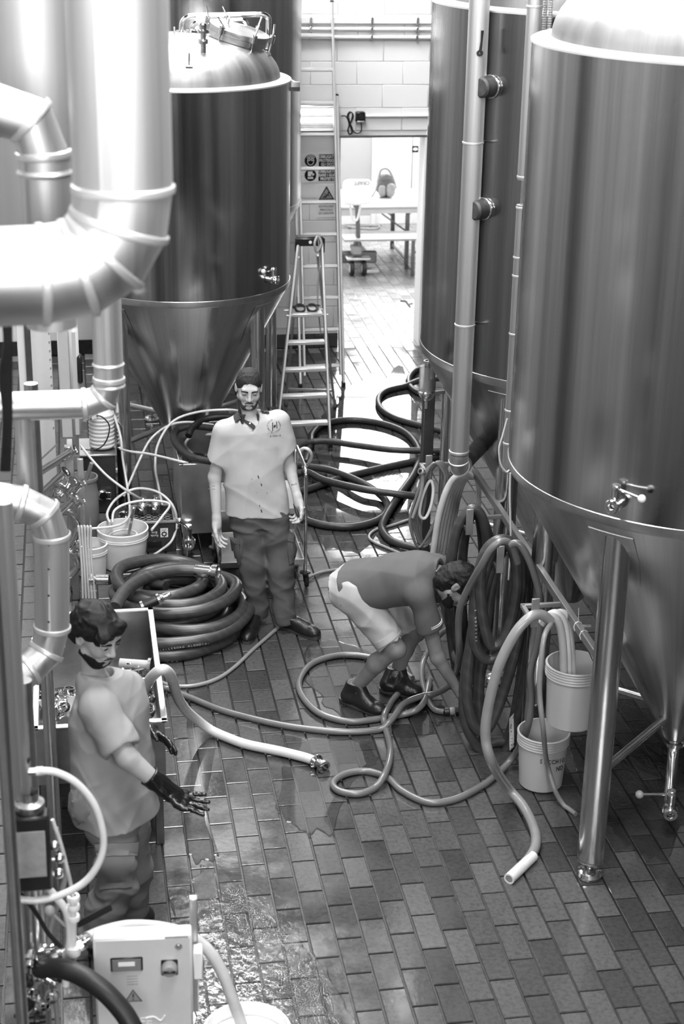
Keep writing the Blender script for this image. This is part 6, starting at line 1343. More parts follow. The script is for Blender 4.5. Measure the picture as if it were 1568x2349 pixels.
def shoe(t, heel, toe, ankle, mat='boot_leather', hgt=.12, lab=None):
    heel, toe, ankle = Vector(heel), Vector(toe), Vector(ankle); d = Vector((toe.x - heel.x, toe.y - heel.y, 0)); L = d.length; d.normalize(); s_ = Vector((-d.y, d.x, 0)); h0 = Vector((heel.x, heel.y, 0))
    S = SDF(); P = lambda a, z, w=0: h0 + d * a * L + s_ * w + Vector((0, 0, z))
    S.ell(P(.80, .034), (L * .235, .050, .046), [[d[i], s_[i], (0, 0, 1)[i]] for i in range(3)], .02).cap(P(.18, .045), P(.62, .044), .041, .043, .03).cap(P(.16, .06), Vector((ankle.x, ankle.y, hgt)), .040, .046, .03).cap(P(.60, .05), Vector((ankle.x, ankle.y, hgt * .95)) + d * .035, .034, .034, .04)
    S.plane((0, 0, hgt), (0, 0, 1)); S.plane(P(0, .020), (0, 0, -1)); S.post = folds(int(L * 999), .0022, [((d.x, d.y, .3), .03, 1), ((0, 0, 1), .04, .6)])
    lo, hi = bb([P(-.05, 0, -.07), P(1.1, hgt, .07), P(-.05, 0, .07), P(1.1, 0, -.07), ankle + Vector((.06, .06, 0)), ankle - Vector((.06, .06, 0))], .02); lo[2] = 0; hi[2] = hgt + .02
    o = sdf_mesh(S, lo, hi, .0055, 'shoe', mat, t)
    out = []
    for k in range(26):
        a = 2 * PI * k / 26; x = .5 + .53 * math.cos(a); w = (.038 + .016 * max(0, math.cos(a - .2)) ** .5) * math.copysign(abs(math.sin(a)) ** .62, math.sin(a)); out.append(P(x, .001, w))
    MB().prism(out, (0, 0, .026)).build('sole', 'sole_rubber', o)
    for k in range(4):
        a = .40 + .075 * k; z = .088 + (hgt - .1) * (3 - k) / 3 * .7 - .012 * k * 0; z = .083 - .012 * k + (hgt - .12) * .6 + .012
        MB().tube(smooth_path([P(a, z - .012, -.030), P(a + .02, z + .006, 0), P(a, z - .012, .030)], 4), .0028, 6).build('lace', 'lace_cord', o)
    return o
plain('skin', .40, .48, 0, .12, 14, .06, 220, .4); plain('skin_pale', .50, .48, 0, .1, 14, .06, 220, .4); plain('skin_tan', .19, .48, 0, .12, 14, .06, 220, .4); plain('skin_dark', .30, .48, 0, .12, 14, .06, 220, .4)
plain('hair_dark', .010, .5, 0, .5, 60, .6, 260, .25); plain('hair_grey', .022, .55, 0, .8, 120, 1.0, 200, .25); plain('beard_hair', .06, .6, 0, .6, 160, .6, 320, .2); plain('eye_dark', .010, .25, 0, .1)
plain('polo_light', .48, .85, 0, .05, 12, .12, 420, .2); plain('collar_dark', .05, .8, 0, .15, 20, .1, 300, .2); plain('tee_grey', .31, .85, 0, .06, 9, .12, 420, .2); plain('polo_dark', .10, .8, 0, .08, 9, .1, 420, .25)
plain('work_trousers', .085, .85, 0, .22, 7, .15, 300, .2); plain('trousers_pale', .19, .85, 0, .14, 6, .15, 300, .2); plain('shorts_pale', .42, .85, 0, .12, 6, .15, 300, .2)
plain('boot_leather', .014, .32, 0, .3, 18, .3, 70); plain('sole_rubber', .05, .5, 0, .2); plain('lace_cord', .06, .7); plain('glove_rubber', .009, .22, 0, .2, 20, .15, 60); plain('glove_dull', .10, .45, 0, .25, 10); plain('piping_white', .75, .7)
def hair_post(seed, amp, wl=.02):
    return folds(seed, amp, [((1, .4, .2), wl, 1), ((.2, 1, .5), wl * 1.3, .8), ((.5, -.6, 1), wl * .8, .7)], 1.6)
def surf(obs):
    vs, fs, k = [], [], 0
    for o in obs:
        w_ = wloc(o); vs += [v.co + w_ for v in o.data.vertices]; fs += [[i + k for i in p.vertices] for p in o.data.polygons]; k = len(vs)
    return BVHTree.FromPolygons(vs, fs)
def seen(bvh, u, v):
    d = Vector(ray(u, v)).normalized(); h = bvh.ray_cast(Vector((0, 0, CAM_H)), d); return (h[0], h[1]) if h[0] else (None, None)
def patch(t, bvh, poly, mat, name, off=.004, thick=.004, n=5):
    """cloth piece lying on the surface: four px corners, gridded, laid on the body"""
    b = MB(); g = []
    for i in range(n + 1):
        for j in range(n + 1):
            s_, r = i / n, j / n; u = (poly[0][0] * (1 - s_) + poly[1][0] * s_) * (1 - r) + (poly[3][0] * (1 - s_) + poly[2][0] * s_) * r; v = (poly[0][1] * (1 - s_) + poly[1][1] * s_) * (1 - r) + (poly[3][1] * (1 - s_) + poly[2][1] * s_) * r
            p, nn = seen(bvh, u, v); 
            if p is None: p = g[-1][0] if g else ay(u, v, 9.8); nn = Vector((0, -1, 0))
            g.append((p.copy(), nn))
    for s_ in (off + thick, off):
        b.v += [p + nn * s_ for p, nn in g]
    m_ = (n + 1) ** 2
    for i in range(n):
        for j in range(n):
            a = i * (n + 1) + j; b.f.append((a, a + 1, a + n + 2, a + n + 1)); b.f.append((m_ + a, m_ + a + n + 1, m_ + a + n + 2, m_ + a + 1))
    ed = [i for i in range(n + 1)] + [i * (n + 1) + n for i in range(1, n + 1)] + [n * (n + 1) + j for j in range(n - 1, -1, -1)] + [i * (n + 1) for i in range(n - 1, 0, -1)]
    for a, c in zip(ed, ed[1:] + ed[:1]): b.f.append((a, c, c + m_, a + m_))
    return b.build(name, mat, t)
def glyph(t, bvh, ch, u, v, size, ang, mat):
    p, nn = seen(bvh, u, v)
    if p is None: return
    upv = Vector((0, 0, 1)); upv = (upv - nn * upv.dot(nn)).normalized(); rt = upv.cross(nn).normalized(); c_, s_ = math.cos(ang), math.sin(ang)
    text(ch, size, p + nn * .0012, rt * c_ + upv * s_, upv * c_ - rt * s_, mat, t, 'print', depth=.0004)

# ---------------- the man standing in the middle
m1 = thing('person', 'standing bearded man in a pale polo shirt and dark work trousers', 'person', (1.12, 9.82, 0))
J = dict(sR=ay(514, 990, 9.85), sL=ay(640, 966, 9.85), eR=ay(492, 1095, 9.86), wR=ay(497, 1196, 9.80), eL=ay(664, 1072, 9.87), wL=ay(683, 1146, 9.77), nb=ay(571, 962, 9.87), hR=Vector((1.025, 9.86, .90)), hL=Vector((1.19, 9.86, .90)), kR=ay(581, 1296, 9.80), kL=ay(641, 1300, 9.77), aR=ay(591, 1410, 9.83), aL=ay(655, 1420, 9.71))
H1 = Frame(ay(570, 891, 9.86), (-.04, -.95, -.24), (.03, -.25, 1), 1.02)
B = SDF(); head_sdf(B, H1, J['nb'] - Vector((0, 0, .03)), .054)
TB_, TT_ = Vector((1.10, 9.86, .80)), Vector((1.052, 9.86, 1.40))
B.loft(TB_, TT_, (1, 0, 0), [(0, .14, .09), (.5, .14, .09), (.85, .15, .095), (1, .11, .07)], .04)
B.cap(J['sR'], J['sL'], .04, .04, .04)
for s_ in 'RL':
    B.cap(J['s' + s_], J['e' + s_], .046, .040, .03).cap(J['e' + s_], J['w' + s_], .040, .026, .02)
    B.cap(J['h' + s_], J['k' + s_], .06, .045, .03).cap(J['k' + s_], J['a' + s_], .045, .035, .02)
hand_sdf(B, J['wR'], (.02, -.12, -1), (.75, -.55, .0), (.5, -.85, 0), 1.05, (.35, .5, .4), .10, .45)
hand_sdf(B, J['wL'], (.10, -.25, -1), (-.75, -.45, 0), (-.5, -.8, 0), 1.05, (.55, .7, .5), .08, .5)
lo, hi = bb([J[k] for k in J] + [H1(0, 0, .14), H1(0, .12, 0), J['wR'] + Vector((0, -.06, -.2)), J['wL'] + Vector((0, -.06, -.2))], .05); lo[2] = .06
body1 = sdf_mesh(B, lo, hi, .0045, 'body', 'skin_pale', m1)
S = SDF(); S.loft(Vector((1.096, 9.855, .775)), Vector((1.052, 9.86, 1.46)), (1, 0, 0), [(0, .205, .135), (.2, .196, .132), (.45, .188, .128), (.7, .192, .124), (.85, .185, .11), (.95, .13, .085), (1, .07, .06)], .03)
S.cap(J['sR'] + Vector((.02, 0, .0)), J['sL'] + Vector((-.02, 0, .0)), .056, .056, .05)
for s_ in 'RL':
    a, b_ = J['s' + s_], J['e' + s_]; e_ = a.lerp(b_, .62); S.cap(a, e_, .066, .074, .035)
for s_ in 'RL':
    a, b_ = J['s' + s_], J['e' + s_]; dd = (b_ - a).normalized(); out_ = Vector((-1 if s_ == 'R' else 1, 0, 0))
    S.pr.append(('c', V3(a.lerp(b_, .60) + dd * .075 + out_ * .03), V3(a.lerp(b_, .60) + dd * .105 + out_ * .03), .098, .098, .006, 's'))
S.plane((0, 0, .790), (0, 0, -1)); S.ell(H1.c + Vector((-.0, -.055, -.165)), (.070, .085, .105), None, .01, 's'); S.ell(ay(577, 968, 9.76), (.032, .05, .075), None, .008, 's')
S.cap(J['nb'] + Vector((0, 0, -.03)), J['nb'] + Vector((0, -.03, .2)), .062, .066, .01, 's')
S.post = folds(5, .009, [((.6, .2, 1), .10, .8), ((-.7, .1, .8), .11, .8), ((1, 0, -.2), .10, .7)], 3.5)
lo, hi = bb([J['sR'], J['sL'], J['eR'], J['eL'], (1.1, 9.7, .77), (1.1, 10.02, 1.5)], .09); shirt1 = sdf_mesh(S, lo, hi, .006, 'polo_shirt', 'polo_light', m1)
T = SDF(); T.loft(Vector((1.105, 9.86, .72)), Vector((1.10, 9.86, .97)), (1, 0, 0), [(0, .172, .115), (.5, .168, .11), (1, .15, .10)], .04)
for s_ in 'RL':
    h_, k_, a_ = J['h' + s_], J['k' + s_], J['a' + s_]; T.cap(h_ + Vector((0, 0, -.06)), k_, .098, .078, .03).cap(k_, a_ + Vector((0, 0, -.005)), .077, .068, .03); T.ell(h_.lerp(k_, .72) + Vector((-.075 if s_ == 'R' else .08, -.005, 0)), (.035, .07, .095), None, .012)
T.plane((0, 0, .815), (0, 0, 1)); T.plane((0, 0, .062), (0, 0, -1))
def tpost(base, zs, amp):
    def f_(P, d):
        d = base(P, d); m_ = np.abs(d) < .05
        for z0, w in zs: d = d - amp * m_ * np.exp(-((P[:, 2] - z0) / w) ** 2) * np.sin((P[:, 2] + P[:, 0] * .35) * 150)
        return d
    return f_
T.post = folds(9, .016, [((.45, .2, 1), .075, 1), ((-.5, .2, 1), .09, .9), ((1, .3, .3), .11, .6)], 2.6)
lo, hi = bb([J['hR'], J['hL'], J['aR'], J['aL']], .15); lo[2] = .04; hi[2] = 1.0; tro1 = sdf_mesh(T, lo, hi, .0065, 'trousers', 'work_trousers', m1)
hr = SDF(); hr.ell(H1(0, -.016, .040), (.079, .101, .083), H1.R, .01).ell(H1(0, -.05, -.01), (.078, .07, .07), H1.R, .02); 
hr.plane(H1(0, .086, .070), (H1.f - H1.u * .75).normalized(), .008, .022, 55); hr.plane(H1(0, -.03, -.035), -(H1.u * 1.0 + H1.f * .0), .006); hr.ell(H1(0, .085, .0), (.063, .075, .080), H1.R, .006, 's'); hr.post = hair_post(3, .004, .016)
lo, hi = bb([H1(0, 0, 0)], .16); sdf_mesh(hr, lo, hi, .0045, 'hair', 'hair_grey', m1)
def beard(t, H, mat='beard_hair', off=-.0014):
    D = SDF(); tmp = SDF(); head_sdf(tmp, H, H(0, -.02, -.09), .02); D.use(tmp, off); D.plane(H(0, 0, -.050), H.u + H.f * .10, .004, .016, 90); D.plane(H(0, .014, 0), -H.f + H.u * .35, .004, .012, 90)
    D.pr.append(('e', V3(H(0, .092, -.061)), V3((.023 * H.k, .03, .0085 * H.k)), np.array(H.R, np.float32), 0, .003, 's'))
    D.pr.append(('e', V3(H(.033, .092, -.050)), V3((.021, .04, .024)), np.array(H.R, np.float32), 0, .006, 's')); D.pr.append(('e', V3(H(-.033, .092, -.050)), V3((.021, .04, .024)), np.array(H.R, np.float32), 0, .006, 's'))
    D.pr.append(('e', V3(H(0, .098, -.086)), V3((.024, .024, .015)), np.array(H.R, np.float32), 0, .006, 's'))
    D.post = folds(6, .0012, [((1, .3, .5), .008, 1), ((.2, .5, 1), .007, 1)]); lo, hi = bb([H(0, .05, -.075)], .11); return sdf_mesh(D, lo, hi, .004, 'beard', mat, t)
def moustache(t, H):
    MB().tube(smooth_path([H(-.026, .092, -.052), H(-.014, .102, -.044), H(0, .105, -.042), H(.014, .102, -.044), H(.026, .092, -.052)], 5),   .0045, 8, radii=[.002 + .003 * math.sin(PI * i / 20) for i in range(21)]).build('moustache', 'beard_hair', t)
beard(m1, H1); moustache(m1, H1); eyes(m1, H1)
CL = SDF(); nb_ = J['nb']; CL.cap(nb_ + Vector((0, .012, -.035)), nb_ + Vector((-.002, -.004, .045)), .088, .074, .01); CL.plane(nb_ + Vector((0, 0, .034)), (0, .35, 1), .004); CL.plane(nb_ + Vector((0, 0, -.040)), (0, -.35, -1), .004)
CL.pr.append(('c', V3(nb_ + Vector((0, .008, -.08))), V3(nb_ + Vector((-.002, -.006, .1))), .077, .063, .004, 's')); CL.pr.append(('e', V3(nb_ + Vector((.008, -.115, -.02))), V3((.064, .08, .12)), np.eye(3, dtype=np.float32), 0, .006, 's'))
lo, hi = bb([nb_], .15); sdf_mesh(CL, lo, hi, .0045, 'collar', 'collar_dark', m1)
bv = surf([shirt1, body1])
for nm, poly in (('collar', ((545, 917), (529, 938), (541, 971), (552, 960))), ('collar', ((590, 921), (611, 929), (618, 950), (600, 946))), ('placket', ((551, 956), (553, 964), (583, 987), (585, 977)))): patch(m1, bv, poly, 'collar_dark', nm, .006, .005)
p, nn = seen(bv, 573, 974)
if p: MB().cyl(p + nn * .010, p + nn * .014, .006, 12).build('button', 'sign_white', m1)
for i, ch in enumerate('BIRRIFICIO'): a = math.radians(250 - i * 15.5); glyph(shirt1, bv, ch, 628 + 14.5 * math.cos(a), 977 - 14.5 * math.sin(a) * .98, .014, a - PI / 2, 'collar_dark')
for i, ch in enumerate('ITALIANO'): a = math.radians(285 + i * 17); glyph(shirt1, bv, ch, 628 + 14.5 * math.cos(a), 977 - 14.5 * math.sin(a) * .98, .014, a + PI / 2, 'collar_dark')
for i, ch in enumerate('BIRRAIO'): glyph(shirt1, bv, ch, 620 + i * 3.7, 1001 - i * .35, .014, .08, 'collar_dark')
for u, v, w in ((592, 1094, 4), (599, 1112, 3.5), (612, 1131, 1.6), (595, 1160, 2.5), (577, 1099, 1.5), (588, 1130, 1.2), (599, 1172, 4)): patch(m1, bv, ((u - w * .4, v - w), (u + w * .3, v - w * .6), (u + w * .6, v + w), (u - w * .1, v + w * .8)), 'collar_dark', 'stain', .0004, .0006, 2)
# crest between the lettering
patch(shirt1, bv, ((624, 969), (626, 969), (626, 988), (624, 988)), 'collar_dark', 'crest', .0006, .0006, 2); patch(shirt1, bv, ((633, 966), (635, 968), (636, 982), (634, 983)), 'collar_dark', 'crest', .0006, .0006, 2); patch(shirt1, bv, ((627, 976), (632, 974), (632, 979), (627, 982)), 'collar_dark', 'crest', .0006, .0006, 2)
bb_ = surf([body1])
for i, ch in enumerate('Ded'): glyph(m1, bb_, ch, 670 + 4 * i, 1112 - i, .016, .15, 'eye_dark')
for (u, v) in ((476, 1114), (476, 1121), (486, 1114), (486, 1121)): patch(m1, bb_, ((u, v), (u + 7, v), (u + 7, v + 2), (u, v + 2)), 'skin_dark', 'tattoo', .0003, .0004, 2)
f1, f2 = fl(590, 1424), fl(564, 1478); shoe(m1, f1, f2, J['aR'], hgt=.115); f1, f2 = fl(646, 1438), fl(730, 1466); shoe(m1, f1, f2, J['aL'], hgt=.115)
wz = ay(688, 1168, 9.74); tag(MB().tube(resample(smooth_path([wz + Vector((-.03, .03, .03)), wz + Vector((-.02, .0, -.02)), wz + Vector((.0, -.01, -.06)), wz + Vector((.03, .01, -.09))], 6), .006), .012, 10, radii=None).build('hose_end', 'ribbed_hose'), 'short ribbed hose end held in the standing man\'s hand', 'hose end')
# cargo pockets, waistband seams on the standing man's trousers
bt = surf([tro1])
for poly in (((526, 1232), (548, 1238), (552, 1296), (533, 1292)), ((657, 1225), (669, 1232), (672, 1290), (662, 1296))): patch(m1, bt, poly, 'work_trousers', 'cargo_pocket', .002, .008, 4)
for poly in (((524, 1230), (550, 1236), (551, 1248), (525, 1242)), ((655, 1224), (670, 1230), (671, 1243), (656, 1238))): patch(m1, bt, poly, 'work_trousers', 'pocket_flap', .010, .005, 3)

# ---------------- the man pointing beside the sink
m2 = thing('person', 'dark haired man in a grey T-shirt and black rubber gloves holding out an open hand', 'person', (.08, 6.45, 0))
J = dict(sR=ay(226, 1622, 6.29), sL=ay(285, 1580, 6.62), nb=ay(216, 1560, 6.50), eR=ay(292, 1738, 6.20), wR=ay(384, 1816, 6.20), eL=ay(282, 1690, 6.74), wL=ay(334, 1670, 6.58), hR=Vector((.075, 6.41, .86)), hL=Vector((.12, 6.53, .86)), kR=ay(266, 2020, 6.36), kL=ay(303, 1995, 6.58), aR=ay(222, 2140, 6.40), aL=ay(292, 2098, 6.64))
H2 = Frame(ay(220, 1456, 6.47), (.62, -.68, -.36), (.22, -.25, 1), 1.10)
SD = Vector((.60, .80, 0)).normalized()
B = SDF(); head_sdf(B, H2, J['nb'] - Vector((0, 0, .04)), .051)
TBm, TTm = Vector((.085, 6.46, .74)), ay(243, 1580, 6.46)

for s_ in 'RL': B.cap(J['nb'] + Vector((0, 0, -.01)), J['s' + s_], .052, .045, .04)
B.loft(TBm, TTm, SD, [(0, .14, .10), (.5, .145, .10), (.85, .15, .10), (1, .11, .08)], .04); B.cap(J['sR'], J['sL'], .042, .042, .04)
for s_ in 'RL':
    B.cap(J['s' + s_], J['e' + s_], .054, .047, .03).cap(J['e' + s_], J['w' + s_], .047, .030, .02); B.cap(J['h' + s_], J['k' + s_], .06, .045, .03).cap(J['k' + s_], J['a' + s_], .045, .035, .02)
dR = (ay(488, 1858, 6.16) - J['wR']).normalized(); dL = (ay(396, 1706, 6.50) - J['wL']).normalized()
hand_sdf(B, J['wR'], dR, (0, -.35, 1), (-.1, -1, -.2), 1.0, (.08, .10, .08), .3, .9, .0078); hand_sdf(B, J['wL'], dL, (-.2, -.6, -.6), (.2, -.3, 1), 1.0, (.15, .2, .15), .5, .9, .0078)
lo, hi = bb([J[k] for k in J] + [H2(0, 0, .14), H2(0, .12, 0), H2(0, -.12, 0), J['wR'] + dR * .22, J['wL'] + dL * .22], .05); lo[2] = .06
body2 = sdf_mesh(B, lo, hi, .005, 'body', 'skin', m2)
G = SDF(); hand_sdf(G, J['wR'], dR, (0, -.35, 1), (-.1, -1, -.2), 1.06, (.08, .10, .08), .3, .9, .0098); c0 = J['eR'].lerp(J['wR'], .48); G.cap(c0, J['wR'] + dR * .02, .049, .036, .02); G.plane(c0 + (J['wR'] - c0) * .10, c0 - J['wR'], .003); G.post = folds(31, .005, [((1, 0, .3), .03, 1), ((.3, 1, .5), .025, .7)], 2)
lo, hi = bb([c0, J['wR'], J['wR'] + dR * .23], .075); sdf_mesh(G, lo, hi, .0045, 'rubber_glove', 'glove_rubber', m2)
c1_ = c0 + (J['wR'] - c0) * .10; cd_ = (J['wR'] - c0).normalized()
G = SDF(); hand_sdf(G, J['wL'], dL, (-.2, -.6, -.6), (.2, -.3, 1), 1.06, (.15, .2, .15), .5, .9, .0098); c0 = J['eL'].lerp(J['wL'], .5); G.cap(c0, J['wL'] + dL * .02, .047, .035, .02); G.plane(c0 + (J['wL'] - c0) * .10, c0 - J['wL'], .003); G.post = folds(33, .004, [((1, 0, .3), .03, 1), ((.3, 1, .5), .025, .7)], 2)
lo, hi = bb([c0, J['wL'], J['wL'] + dL * .23], .075); sdf_mesh(G, lo, hi, .0045, 'rubber_glove', 'glove_rubber', m2)
S = SDF(); hem = Vector((.085, 6.46, .70)); S.loft(hem, TTm + Vector((0, 0, .07)), SD, [(0, .205, .160), (.25, .200, .150), (.5, .195, .142), (.75, .195, .135), (.87, .17, .115), (.95, .12, .09), (1, .07, .07)], .03)
S.cap(J['sR'], J['sL'], .058, .058, .05)
for s_ in 'RL': S.cap(J['nb'] + Vector((0, 0, -.02)), J['s' + s_], .066, .056, .04)
for s_ in 'RL': a, b_ = J['s' + s_], J['e' + s_]; S.cap(a, a.lerp(b_, .74), .070, .080, .04)
a, b_ = J['sR'], J['eR']; dd = (b_ - a).normalized(); S.pr.append(('c', V3(a.lerp(b_, .72) + dd * .078 + Vector((0, -.03, 0))), V3(b_ + dd * .25 + Vector((0, -.03, 0))), .100, .100, .006, 's'))
S.plane((0, 0, .715), (0, 0, -1)); S.cap(J['nb'] + Vector((.01, -.01, -.025)), J['nb'] + Vector((.03, -.02, .2)), .068, .075, .01, 's')
S.post = folds(14, .014, [((.9, .2, .5), .085, .9), ((-.5, .1, 1), .10, .8), ((1, 0, -.3), .07, .6)], 3.2)
lo, hi = bb([J['sR'], J['sL'], J['eR'], J['eL'], hem + Vector((.16, .16, 0)), hem - Vector((.16, .16, 0)), TTm + Vector((0, 0, .08))], .09); shirt2 = sdf_mesh(S, lo, hi, .006, 't_shirt', 'tee_grey', m2)
T = SDF(); T.loft(Vector((.09, 6.46, .66)), Vector((.085, 6.46, .86)), SD, [(0, .155, .115), (.5, .15, .11), (1, .14, .10)], .04)
for s_ in 'RL':
    h_, k_, a_ = J['h' + s_], J['k' + s_], J['a' + s_]; T.cap(h_ + Vector((0, 0, -.08)), k_, .094, .088, .03).cap(k_, a_, .086, .080, .03)
T.ell(J['kR'] + Vector((.0, -.06, .12)), (.09, .05, .075), None, .015)
T.plane((0, 0, .735), (0, 0, 1)); T.plane((0, 0, .06), (0, 0, -1)); T.post = folds(19, .022, [((.35, .2, 1), .075, 1), ((-.5, .2, 1), .085, .9), ((1, .3, .3), .10, .6)], 2.4)
lo, hi = bb([J['hR'], J['hL'], J['aR'], J['aL']], .16); lo[2] = .04; hi[2] = .9; tro2 = sdf_mesh(T, lo, hi, .0065, 'trousers', 'trousers_pale', m2)
bt = surf([tro2]); patch(m2, bt, ((222, 1934), (312, 1932), (308, 1964), (226, 1966)), 'trousers_pale', 'pocket_flap', .004, .010, 5); patch(m2, bt, ((226, 1964), (306, 1962), (300, 2034), (232, 2040)), 'trousers_pale', 'cargo_pocket', .001, .008, 5)
cl = MB(); q0 = ay(185, 1838, 6.33); q1 = blob(q0 + Vector((.0, .0, -.02)), .075, (.75, .7, 1.15), 12, .16, 22, 14, .9); q1.build('back_cloth', 'trousers_pale', m2)
hr = SDF(); hr.ell(H2(0, -.016, .046), (.092, .112, .094), H2.R, .01).ell(H2(0, -.055, -.01), (.082, .07, .075), H2.R, .02).cap(H2(-.045, .072, .086), H2(.055, .078, .074), .022, .026, .02); hr.plane(H2(0, -.03, -.045), -H2.u, .006)
hr.ell(H2(0, .092, -.022), (.070, .075, .080), H2.R, .006, 's'); hr.ell(H2(.085, -.005, -.005), (.03, .024, .036), H2.R, .006, 's'); hr.ell(H2(-.085, -.005, -.005), (.03, .024, .036), H2.R, .006, 's'); hr.post = folds(23, .012, [((1, .4, .2), .03, 1), ((.2, 1, .5), .035, .9), ((.5, -.6, 1), .022, .7)], 2.2)
lo, hi = bb([H2(0, 0, .02)], .17); sdf_mesh(hr, lo, hi, .0045, 'hair', 'hair_dark', m2); beard(m2, H2, 'hair_dark', -.004); moustache(m2, H2); eyes(m2, H2)
shoe(m2, fl(272, 2124), fl(352, 2112), J['aL'], hgt=.11); shoe(m2, fl(206, 2186), fl(292, 2196), J['aR'], hgt=.11)

# ---------------- the man bending down to the hoses
m3 = thing('person', 'man in a dark polo shirt and pale shorts bending down to the hoses', 'person', (1.65, 8.68, 0))
J = dict(sR=ay(966, 1366, 8.34), sL=ay(1002, 1300, 8.66), nb=ay(1000, 1316, 8.46), eR=ay(1003, 1508, 8.32), wR=ay(1052, 1586, 8.30), eL=ay(1034, 1420, 8.66), wL=ay(1046, 1500, 8.50), hR=ay(818, 1366, 8.58), hL=ay(822, 1342, 8.78), kR=ay(906, 1488, 8.48), kL=ay(952, 1448, 8.76), aR=ay(812, 1582, 8.66), aL=ay(904, 1566, 8.84))
H3 = Frame(ay(1048, 1344, 8.30), (.50, -.30, -.80), (.82, -.10, .52), 1.02)
PEL = ay(812, 1345, 8.69); NK = ay(992, 1318, 8.48); SD = Vector((.35, .93, -.05)).normalized()
B = SDF(); head_sdf(B, H3, J['nb'], .056); B.loft(PEL, NK, SD, [(0, .14, .09), (.5, .13, .09), (.85, .15, .10), (1, .11, .08)], .04); B.cap(J['sR'], J['sL'], .042, .042, .04)
for s_ in 'RL':
    B.cap(J['s' + s_], J['e' + s_], .048, .042, .03).cap(J['e' + s_], J['w' + s_], .042, .027, .02); B.cap(J['h' + s_], J['k' + s_], .075, .056, .03); c_ = J['k' + s_].lerp(J['a' + s_], .35) + Vector((-.02, .01, 0)); B.cap(J['k' + s_], c_, .053, .054, .03).cap(c_, J['a' + s_], .053, .036, .03); B.ell(J['k' + s_] + Vector((.018, -.012, -.004)), (.045, .045, .05), None, .02)
hand_sdf(B, J['wR'], J['wR'] - J['eR'], (.7, -.2, .3), (.3, -.9, .2), 1.03, (.4, .5, .4), .1, .6); hand_sdf(B, J['wL'], J['wL'] - J['eL'], (.7, -.4, .0), (-.2, -.8, .4), 1.03, (.4, .5, .4), .1, .6)
lo, hi = bb([J[k] for k in J] + [H3(0, 0, .14), H3(0, .12, 0), J['wR'] + Vector((.1, -.1, -.15)), J['wL'] + Vector((.1, -.1, -.15))], .06); lo[2] = .02
body3 = sdf_mesh(B, lo, hi, .005, 'body', 'skin_tan', m3)  # bending man's skin set darker: shade on his face put into the colour
ax3 = (NK - PEL).normalized(); S = SDF(); S.loft(PEL - ax3 * .04, NK + ax3 * .05, SD, [(0, .19, .135, 0, 0), (.15, .19, .140), (.4, .188, .145), (.65, .195, .145), (.85, .185, .125), (.95, .12, .10), (1, .08, .08)], .03)
S.cap(J['sR'] + Vector((-.02, 0, 0)), J['sL'] + Vector((-.02, 0, 0)), .062, .062, .05)
for s_ in 'RL': a, b_ = J['s' + s_], J['e' + s_]; S.cap(a, a.lerp(b_, .50), .070, .072, .04)
a, b_ = J['sR'], J['eR']; dd = (b_ - a).normalized(); S.pr.append(('c', V3(a.lerp(b_, .47) + dd * .082), V3(b_ + dd * .25), .095, .095, .005, 's')); a2, b2 = J['sL'], J['eL']; d2 = (b2 - a2).normalized(); S.pr.append(('c', V3(a2.lerp(b2, .47) + d2 * .082), V3(b2 + d2 * .25), .095, .095, .005, 's'))
S.cap(J['nb'] + ax3 * .02, J['nb'] + ax3 * .2 + Vector((0, 0, -.04)), .066, .075, .008, 's'); S.plane(PEL - ax3 * .03, -ax3, .004)
S.post = folds(44, .013, [((.3, .5, 1), .12, .8), ((1, .2, .3), .10, .9), ((-.6, .5, .6), .11, .6)], 3.4)
lo, hi = bb([PEL - ax3 * .05, NK + ax3 * .06, J['sR'], J['sL'], J['eR'], J['eL']], .20); shirt3 = sdf_mesh(S, lo, hi, .0065, 'polo_shirt', 'polo_dark', m3)
se = a.lerp(b_, .47) + dd * -.012; MB().lathe([(.072, -.006), (.0800, -.004), (.0800, .0), (.072, .001)], se, dd, 32).lathe([(.072, .005), (.0800, .006), (.0800, .010), (.072, .011)], se, dd, 32).build('sleeve_piping', 'piping_white', m3)
cn = J['nb'] + ax3 * .005; MB().tube([cn + (Vector((0, .075, .0)) * math.cos(t) + Vector((-.03, 0, .066)) * math.sin(t)) for t in np.linspace(-1.2, PI + 1.2, 22)], .0045, 6).build('collar_piping', 'piping_white', m3)
T = SDF(); T.loft(PEL - ax3 * .10, PEL + ax3 * .10, SD, [(0, .135, .10), (.3, .165, .125), (.7, .17, .125), (1, .16, .115)], .05)
for s_ in 'RL': h_, k_ = J['h' + s_], J['k' + s_]; T.cap(h_, h_.lerp(k_, .90), .112, .082, .04)
for s_ in 'RL': h_, k_ = J['h' + s_], J['k' + s_]; dk = (k_ - h_).normalized(); T.pr.append(('c', V3(h_.lerp(k_, .80) + dk * .115), V3(k_ + dk * .3), .118, .118, .006, 's'))
T.post = folds(51, .015, [((.5, .2, 1), .08, 1), ((1, .2, -.4), .09, .9)], 2.4)
lo, hi = bb([PEL, J['hR'], J['hL'], J['kR'], J['kL']], .16); sh3 = sdf_mesh(T, lo, hi, .0065, 'shorts', 'shorts_pale', m3)
h_, k_ = J['hR'], J['kR']; dk = (k_ - h_).normalized(); MB().lathe([(.078, -.028), (.092, -.026), (.093, .012), (.080, .014)], h_.lerp(k_, .79), dk, 32).build('turned_cuff', 'shorts_pale', m3)
hr = SDF(); hr.ell(H3(0, -.016, .046), (.088, .108, .090), H3.R, .01).ell(H3(0, -.055, -.01), (.080, .078, .10), H3.R, .02).cap(H3(-.05, .07, .06), H3(.05, .07, .06), .022, .022, .02); hr.ell(H3(0, .100, -.035), (.068, .07, .08), H3.R, .006, 's'); hr.plane(H3(0, -.03, -.085), -H3.u + H3.f * .5, .006)
